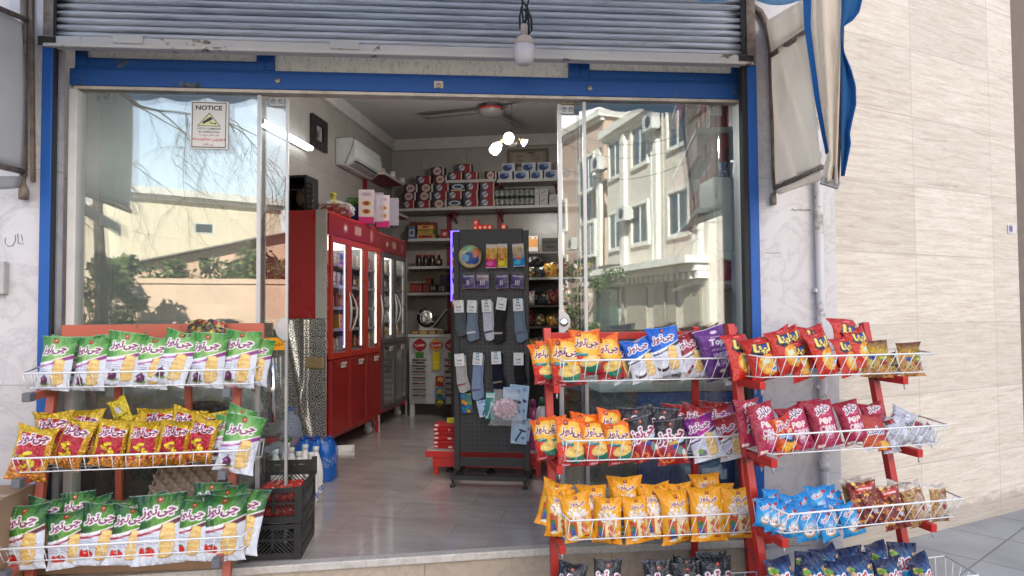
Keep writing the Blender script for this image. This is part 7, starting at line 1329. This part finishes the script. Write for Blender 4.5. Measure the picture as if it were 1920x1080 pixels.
# ------------------------------------------------------------------ right side behind the glass
zr = [RXp(1310, y, WR-.3)[2] for y in (238, 338)]; y0, y1 = 4.15, 5.6; r = thing('washing_powder_shelf', 'red backed wall shelf with washing powder boxes behind right glass', 'shelf', TM(WR-.002, (y0+y1)/2, 1.3)); H = y1-y0
mb = MB(); mb.span((-.02, -H/2, .2), (0, H/2, 2.3)); mb.build('back_panel', mat('shelf_back_red', (.34, .02, .05), .5), r); ZR = [1.95, 2.42, 2.9]
for z in ZR: mb = MB(); mb.span((-.34, -H/2, z-1.3-.03), (-.021, H/2, z-1.3)); mb.build('board', SHW, r); mb = MB(); mb.span((-.33, -H/2+.02, z-1.3-.16), (-.30, H/2-.02, z-1.3-.031)); mb.build('red_edge', SHR, r)
c = CV(1.3, 24, 2, (190, 24, 30)); c.rect(0, .2, 1, .6, (226, 220, 220)); c.ell(.5, .45, .4, .14, (40, 60, 140)); c.ell(.5, .95, .3, .2, (230, 200, 210)); wpm = printed_box(.17, .10, .22, c, (186, 40, 46)).mesh('washing_powder', INK, True)
for k, z in enumerate(ZR[:2]):
    for i in range(5):
        for j in range(2 if i < 3 else 1): o = link('washing_powder', wpm, None, TM(WR-.20, y0+.14+i*.21, z+.001+j*.222, -PI/2)); tag(o, f"red and white washing powder box, {'upper' if k else 'lower'} shelf, {ORD[i]} along, {'top' if j else 'base'}", 'box', 'washing powder boxes')
for i in range(4): 
    q = (WR-.18, y0+.08+.13*i); t = thing('detergent_bottle', f'crimson detergent bottle under the powder shelf, {ORD[i]} from the glass', 'bottle', TM(q[0], q[1], 1.52), 'crimson bottles'); mb = MB(); mb.lathe([(0, 0), (.05, 0), (.056, .05), (.05, .2), (.03, .27), (.02, .31), (0, .31)], 14); mb.build('body', mat('crimson_bottle', (.42, .01, .07), .3), t)
mb = MB(); mb.span((-.36, -H/2, 0.2), (-.0, H/2, .22)); mb.build('board', SHW, r)
# white electrical cabinet
a, b = FP(1340, 490, -.25), FP(1385, 332, -.25); r = thing('meter_cabinet', 'white steel electrical cabinet behind the right glass panel', 'cabinet', FM((uw(a)[0]+uw(b)[0])/2, -.25, a[2])); w = uw(b)[0]-uw(a)[0]; h = b[2]-a[2]; mb = MB(); mb.prism([(-w/2, .03), (w/2-.03, 0), (w/2, .06), (w/2, h), (-w/2, h)], -.0, .22); mb.build('body', WHITEPL, r, None, .006)
mb = MB(); mb.span((-w/2+.012, -.012, .06), (w/2-.02, -.001, h-.015)); mb.build('door', mat('cabinet_door', (.70, .70, .68), .35), r, None, .004); mb = MB(); [mb.tube([(-w/2+.01, -.014, z-.02), (-w/2+.01, -.014, z+.02)], .006, 6) for z in (.12, h-.1)]; mb.build('hinge', ALU, r)
t = thing('paper_cup', 'blue and white paper cup on top of the white cabinet', 'cup', FM(uw(a)[0]+w*.55, -.17-.25+.12, a[2]+h+.001)); mb = MB(); mb.lathe([(0, 0), (.026, 0), (.034, .085), (.036, .088), (.031, .084), (.024, .006), (0, .006)], 16); mb.build('body', mat('cup_blue', (.08, .20, .45), .4, 0, .3, 30, c2=(.7, .72, .75), thr=(.5, .54)), t)
mb = MB(); mb.tube([(w*.1, .02, h+.06), (w*.05, .02, h+.14), (w*.16, .02, h+.17)], .006, 6); mb.tube([(w/2+.012, .05, h*.7), (w/2+.016, .04, .1), (w/2-.0, .04, -.02), (w/2-.05, .04, -.05)], .011, 8); mb.tube([(-.04, .04, 0), (-.05, .04, -.2), (-.04, .05, -.45)], .005, 6); mb.build('cable', BLACKP, r)
# ice cream freezer
a, b = FP(1196, 900, -.30), FP(1388, 716, -.30); ua_, ub_ = uw(FP(1128, 800, -.30))[0], uw(b)[0]; ztf = b[2]; r = thing('ice_cream_freezer', 'white topped chest freezer with blue printed front behind right racks', 'freezer', FM((ua_+ub_)/2, -.30, FLOOR)); w = ub_-ua_; hf = ztf-FLOOR
mb = MB(); mb.span((-w/2, .012, .06), (w/2, .55, hf-.05)); mb.build('body', mat('freezer_grey', (.10, .105, .11), .4), r, None, .006); mb = MB(); mb.span((-w/2-.01, -.005, hf-.049), (w/2+.01, .56, hf)); mb.build('lid_frame', WHITEPL, r, None, .004)
c = CV(.9, 90, 2, (40, 110, 210)); c.put(c.y > -1, c.lerp(np.hypot(c.x-.5, (c.y-.55))*1.5, (150, 200, 250), (30, 104, 206))); c.ell(.5, .62, .40, .21, (170, 210, 246)); c.ell(.5, .62, .37, .185, (24, 66, 150)); c.text('میهن', .5, .62, .56, (200, 50, 100), .27, (225, 230, 240), .016, 0, 0, .04)
x0_ = uw(FP(1196, 800, -.30))[0]-(ua_+ub_)/2; pw2 = w/2-x0_; sheet(pw2, hf-.12, .006, c, (10, 40, 90)).build('front_print', INK, r, Matrix.Translation(((x0_+w/2)/2, .006, .065)), cols=True)
mb = MB(); mb.span((-w/2, .004, .062), (x0_-.004, .011, hf-.052)); mb.build('front_panel', mat('freezer_panel', (.16, .165, .17), .3), r)
for i, (px, wd_) in enumerate(((1235, .16), (1275, .12), (1170, .14))):
    q = FP(px, 700, -.52); c = CV(.35, 10, 2, (24, 22, 24)); o = printed_box(wd_, .12, .07 if i < 2 else .03, c, (24, 22, 24)).build('black_tray', BLACKP, None, FM(uw(q)[0], -.52, ztf+.001), cols=True); tag(o, f'black plastic tray on the freezer lid, {ORD[i]} of three', 'tray', 'black trays on the freezer')
# ------------------------------------------------------------------ the street behind the camera, seen in the glass
STUC = mat('sand_stone_cladding', (.68, .60, .51), .75, 0, .07, 1.5, .1, 30); STUC2 = mat('rose_stone', (.52, .38, .30), .8, 0, .08, 1.5); TRIM = mat('pale_stone_trim', (.78, .73, .65), .7); WGL = mat('window_dark', (.06, .075, .085), .08, 0, .2, 2); WFR = mat('window_white', (.66, .64, .60), .5)
def hz(p): return float(p[2])
def block(name, lab, A, B, ztop, dep, m, bays, floors, ground=None, cornice=True, arch=False):
    A = np.array(A); B = np.array(B); d = (B-A)[:2]; L = float(np.linalg.norm(d)); yaw = math.atan2(d[1], d[0]); nrm_ = np.array([-math.sin(yaw), math.cos(yaw)])
    s = 1 if (np.array([0, 0])-A[:2])@nrm_ < 0 else -1        # front of the block towards the shop: local -y
    if s < 0: A, B = B, A; yaw += PI
    r = thing(name, lab, 'building', TM(A[0], A[1], -.13, yaw)); H = ztop+.13
    mb = MB(); mb.span((0, 0, 0), (L, dep, H)); mb.build('walls', m, r)
    if cornice:
        mb = MB(); mb.span((-.2, -.35, H), (L+.2, dep, H+.3)); mb.span((-.1, -.18, H-.18), (L+.1, -.002, H-.001)); mb.build('cornice', TRIM, r)
    fh = floors[1]-floors[0] if len(floors) > 1 else 3.2
    for x0, x1, kind in bays:
        for z in floors:
            mb = MB(); zt_ = z+ (1.55 if kind != 'tall' else 2.0)
            for q in ((x0-.12, z-.12, x1+.12, z), (x0-.12, zt_, x1+.12, zt_+.14), (x0-.12, z, x0, zt_), (x1, z, x1+.12, zt_)): mb.span((q[0], -.10, q[1]), (q[2], .0, q[3]))
            f = mb.build('window', TRIM, r); mb = MB(); mb.span((x0, -.02, z), (x1, -.004, zt_)); mb.build('pane', WGL, f)
            mb = MB(); n = 2 if x1-x0 < 2 else 3
            for k in range(1, n): x = x0+(x1-x0)*k/n; mb.span((x-.04, -.05, z), (x+.04, -.021, zt_))
            mb.span((x0, -.05, z), (x1, -.021, z+.06)); mb.span((x0, -.05, zt_-.06), (x1, -.021, zt_)); mb.build('sash', WFR, f)
    return r, L, H
A_ = MR(1142, 600, 27.); B_ = MR(1330, 600, 18.5); zt1 = MR(1148, 262, 27.)[2]
r, L, H = block('apartment_house', 'three storey sand coloured apartment house across the street', A_, B_, zt1, 9, STUC, [(1.2, 2.6, 'w'), (4.4, 5.8, 'w'), (7.0, 8.2, 'w'), (10.2, 12.2, 'w')], [4.2, 7.4])
mb = MB()
for x in (.3, 3.4, 6.4, 9.2): mb.span((x, -.16, 3.3), (x+.28, -.002, H-.2)); mb.span((x+.5, -.10, 3.3), (x+.62, -.002, H-.2))
mb.span((-.1, -.9, 3.05), (L+.1, -.002, 3.3)); mb.span((0, -.5, 2.8), (L, -.002, 3.04)); mb.build('pilaster', TRIM, r)
mb = MB(); [mb.span((x, -.42, 2.55), (x+.18, -.003, 2.79)) for x in [k*.42 for k in range(int(L/.42))]]; mb.build('dentil_band', TRIM, r)
for i, (x0, x1, m_) in enumerate(((.4, 1.6, 'g'), (2.2, 4.0, 's'), (4.6, 6.4, 's'), (7.4, 10., 'v'), (10.4, L-.3, 'v'))):
    mb = MB(); mb.span((x0, -.06, .1), (x1, -.003, 2.4)); mb.build('shop_shutter', mat('ribbed_shutter', (.42, .36, .28), .5, .2, .1, 3) if m_ != 'v' else mat('green_glass', (.05, .12, .10), .1), r)
mb = MB(); mb.span((7.2, -.5, 2.45), (L, -.004, 3.5)); sg = mb.build('shop_sign', mat('sign_dark', (.07, .06, .055), .5), r)
mb = MB(); rr = random.Random(2)
for k in range(2):
    x = 7.6
    while x < L-.5: q = rr.uniform(.12, .35); mb.span((x, -.52, 2.62+k*.42+rr.uniform(0, .06)), (x+q, -.501, 2.70+k*.42+rr.uniform(.02, .16))); x += q+.08
mb.build('sign_strokes', WFR, sg)
for i, (x, z) in enumerate(((6.0, 5.2), (8.9, 7.9), (3.4, 8.3), (12.6, 4.6))):
    t = thing('air_conditioner', f'outdoor air conditioner unit on the apartment house front, {ORD[i]} of four', 'air conditioner', r.matrix_world@Matrix.Translation((x, -.36, z)), 'units on the apartment house'); mb = MB(); mb.span((-.42, -.16, 0), (.42, .16, .6)); mb.build('case', mat('unit_grey', (.55, .54, .52), .5), t); mb = MB(); mb.lathe([(0, 0), (.22, 0), (.22, .012), (0, .012)], 18, (-.1, -.175, .3), 0, Matrix.Rotation(-PI/2, 3, 'X')); mb.build('fan_grille', DGREY, t)
    mb = MB(); mb.span((-.4, .165, .02), (.4, .35, .06)); mb.build('wall_bracket', DGREY, t)
mb = MB(); mb.tube([(6.75, -.1, 0), (6.75, -.1, H-.3)], .06, 8); mb.tube([(2.95, -.1, 0), (2.95, -.1, H-.3)], .05, 8); mb.build('downpipe', mat('pipe_grey', (.4, .37, .33), .6), r)
for i, (y0_, y1_) in enumerate(((232, 226), (258, 248), (306, 270))):
    a_, b_ = MR(1040, y0_, 19.), MR(1420, y1_-60, 15.); mb = MB(); mb.tube([tuple(a_*(1-q)+b_*q-np.array([0, 0, 1.1*4*q*(1-q)])) for q in [k/14 for k in range(15)]], .012, 4); tag(mb.build('overhead_cable', BLACKP), f'thin overhead cable across the street, {ORD[i]} from the top', 'cable', 'overhead cables')
A_ = MR(1058, 600, 34.); B_ = MR(1136, 600, 29.5); r, L, H = block('corner_house', 'two storey rose coloured house beside the apartment house', A_, B_, MR(1075, 262, 34.)[2], 8, STUC2, [(1.2, 2.5, 'w'), (4.3, 5.6, 'w')], [2.9, 6.0])
A_ = MR(215, 600, 26.); B_ = MR(525, 600, 30.); block('long_house', 'long cream rendered building with a flat roof across the street', A_, B_, MR(380, 374, 28.)[2], 10, mat('cream_render', (.80, .68, .50), .8, 0, .05, .6), [], [4.4], None, True)
# house with sloping roof
p0, p1 = MR(255, 600, 19.), MR(575, 600, 21.); z0_, z1_ = MR(255, 496, 19.)[2], MR(540, 428, 20.8)[2]; d = (p1-p0)[:2]; Lh = float(np.linalg.norm(d)); yaw = math.atan2(d[1], d[0])+PI; r = thing('gabled_house', 'brick orange house with a sloping roof edge across the street', 'building', TM(p1[0], p1[1], -.13, yaw))
mb = MB(); mb.prism([(0, 0), (Lh, 0), (Lh, z0_+.13), (0, z1_+.13)], 0.02, 7); mb.build('walls', mat('salmon_render', (.66, .42, .29), .8, 0, .12, .8), r); mb = MB(); mb.prism([(-.2, z1_+.16), (Lh+.3, z0_+.10), (Lh+.3, z0_+.15), (-.2, z1_+.21)], -.3, 7.2); mb.build('roof', mat('grey_roof', (.16, .13, .11), .7), r)
for x in (3.0,):
    mb = MB(); mb.span((x, -.05, 4.1), (x+.6, .019, 4.45)); f = mb.build('window', WFR, r); mb = MB(); mb.span((x+.06, -.06, 4.14), (x+.54, -.051, 4.41)); mb.build('pane', WGL, f)
# low wall
p0, p1 = MR(150, 600, 13.2), MR(600, 600, 14.6); z_ = MR(400, 533, 14.)[2]; d = (p1-p0)[:2]; Lw = float(np.linalg.norm(d)); mb = MB(); mb.span((0, -.12, -.1), (Lw+6, .12, z_)); mb.span((0, -.16, z_), (Lw+6, .16, z_+.12)); tag(mb.build('garden_wall', mat('peach_wall', (.66, .45, .32), .85, 0, .12, 1.2), None, TM(p1[0], p1[1], 0, math.atan2(d[1], d[0])+PI)), 'low peach rendered garden wall across the street', 'wall')
# trees
LEAF = []
for i, c in enumerate(((.035, .07, .015), (.07, .11, .025), (.11, .13, .03))): LEAF.append(mat(f'leaf_{i}', c, .6, 0, .35, 3))
BARK = mat('bark', (.10, .075, .055), .9, 0, .3, 9)
def bush(lab, p, R, H, n, seed, trunk=1., cat='tree', name='garden_tree'):
    rr = random.Random(seed); r = thing(name, lab, cat, TM(p[0], p[1], -.1)); mb = MB(); mb.tube([(0, 0, 0), (.06, .03, trunk*.5), (.0, .05, trunk+H*.4)], [.12, .09, .04], 7)
    cl = [(rr.gauss(0, R*.45), rr.gauss(0, R*.45), trunk+H*rr.uniform(.1, .95), rr.uniform(.28, .5)*R) for _ in range(14)]
    for x, y, z, q in cl: mb.tube([(0, .03, trunk*.8), (x*.5, y*.5, (trunk+z)/2), (x, y, z)], [.04, .025, .01], 5)
    mb.build('trunk', BARK, r); mb = MB()
    for i in range(n):
        x, y, z, q = rr.choice(cl); v = Vector((rr.gauss(0, 1), rr.gauss(0, 1), rr.gauss(0, .8))); v = v.normalized()*q*rr.uniform(.4, 1.05); c = Vector((x, y, z))+v; s = rr.uniform(.05, .11)
        e = Euler((rr.uniform(-1.2, 1.2), rr.uniform(-1.2, 1.2), rr.uniform(0, 6))).to_matrix(); mb.add([c+e@Vector(k) for k in ((-s, 0, 0), (0, -s*.5, 0), (s, 0, 0), (0, s*.5, 0))], [(0, 1, 2, 3)], rr.choice((0, 0, 1, 1, 2)))
    mb.build('crown', LEAF, r)
for i, (px, dist, R, top, lab) in enumerate(((192, 12.0, .75, 478, 'broad green tree at the left end of the garden wall'), (268, 15.6, 1.2, 478, 'dark green bush behind the garden wall'), (330, 15.8, .8, 496, 'low bush behind the garden wall beside the dark one'), (418, 15.6, .9, 492, 'small yellow green bush in the middle of garden wall'), (470, 15.6, 1.0, 474, 'rounded bush near the right of the garden wall'), (520, 15.8, 1.0, 476, 'reddish green bush at the right end of garden wall'))):
    p = MR(px, 600, dist); bush(lab, p, R, MR(px, top, dist)[2]-.4, 2600, i+1, .5)
bush('young street tree growing by the rose coloured house', MR(1078, 600, 22.), 1.1, 3.0, 3000, 11, .4)
p = MR(185, 600, 7.0); r = thing('bare_tree', 'leafless street tree with drooping twigs behind the viewer', 'tree', TM(p[0], p[1], -.13)); rr = random.Random(5); mb = MB()
zc_ = MR(330, 250, 7.4)[2]+.13; mb.tube([(0, 0, 0), (.05, 0, zc_*.4), (-.05, .05, zc_*.8), (.1, .05, zc_*1.1)], [.10, .09, .06, .03], 9); mb.build('trunk', BARK, r); mb = MB()
def branch(p, d, L, rad, lev):
    pts = [Vector(p)]; dd = Vector(d).normalized(); n = 6
    for i in range(n): dd = (dd+Vector((rr.gauss(0, .16), rr.gauss(0, .16), rr.gauss(-.16 if lev > 0 else -.02, .14)))).normalized(); pts.append(pts[-1]+dd*L/n)
    mb.tube(pts, [rad*(1-.75*i/n) for i in range(n+1)], 5 if lev < 2 else 3)
    if lev < 3:
        for k in range(5 if lev < 2 else 4): i = rr.randint(1, n); branch(pts[i], (dd+Vector((rr.gauss(0, .8), rr.gauss(0, .8), rr.gauss(-.15, .5)))), L*rr.uniform(.45, .75), rad*.5, lev+1)
for k in range(6): a = k*PI/3+rr.uniform(-.3, .3); branch((0, 0, zc_*rr.uniform(.85, 1.15)), (math.cos(a), math.sin(a), rr.uniform(.1, .6)), rr.uniform(2.2, 3.4), .026, 0)
mb.build('branches', BARK, r)
# ------------------------------------------------------------------ light, sky, camera
SKYFLIP = 1
sc = bpy.context.scene; w = bpy.data.worlds.new('World'); sc.world = w; w.use_nodes = True; nt = w.node_tree; bg = nt.nodes['Background']
SUN = unit((-.40, .75, .56)); el = math.asin(SUN[2]); rot = math.atan2(SUN[0], SUN[1])
sky = nt.nodes.new('ShaderNodeTexSky'); sky.sky_type = 'NISHITA'; sky.sun_disc = False; sky.sun_elevation = el; sky.sun_rotation = rot+PI*SKYFLIP; sky.air_density = 1.0; sky.dust_density = 1.5; sky.ozone_density = 1.2
nt.links.new(sky.outputs[0], bg.inputs[0]); bg.inputs[1].default_value = .10
sl_ = bpy.data.lights.new('sun', 'SUN'); sl_.energy = 5.; sl_.angle = math.radians(.53); sl_.color = (1., .95, .88); so = bpy.data.objects.new('sun', sl_); COL.objects.link(so); so.rotation_euler = Vector(SUN).to_track_quat('Z', 'Y').to_euler()
cd = bpy.data.cameras.new('camera'); cd.sensor_width = 36.; cd.lens = F/1920*36; cd.clip_end = 2000; cd.clip_start = .02; co = bpy.data.objects.new('camera', cd); COL.objects.link(co)
R = Matrix(((CM[0][0], -CM[0][1], -CM[0][2]), (CM[1][0], -CM[1][1], -CM[1][2]), (CM[2][0], -CM[2][1], -CM[2][2]))); co.matrix_world = Matrix.Translation(Vector(CAM))@R.to_4x4(); sc.camera = co
sc.view_settings.view_transform = 'Standard'; sc.view_settings.look = 'None'; sc.view_settings.exposure = 1.82; sc.view_settings.gamma = 1.
sc.cycles.max_bounces = 10; sc.cycles.transparent_max_bounces = 24; sc.cycles.diffuse_bounces = 4; sc.cycles.glossy_bounces = 5; sc.cycles.sample_clamp_indirect = 6.; sc.cycles.caustics_reflective = False; sc.cycles.caustics_refractive = False
sc.cycles.use_denoising = True
try: sc.cycles.denoiser = 'OPENIMAGEDENOISE'
except Exception: pass
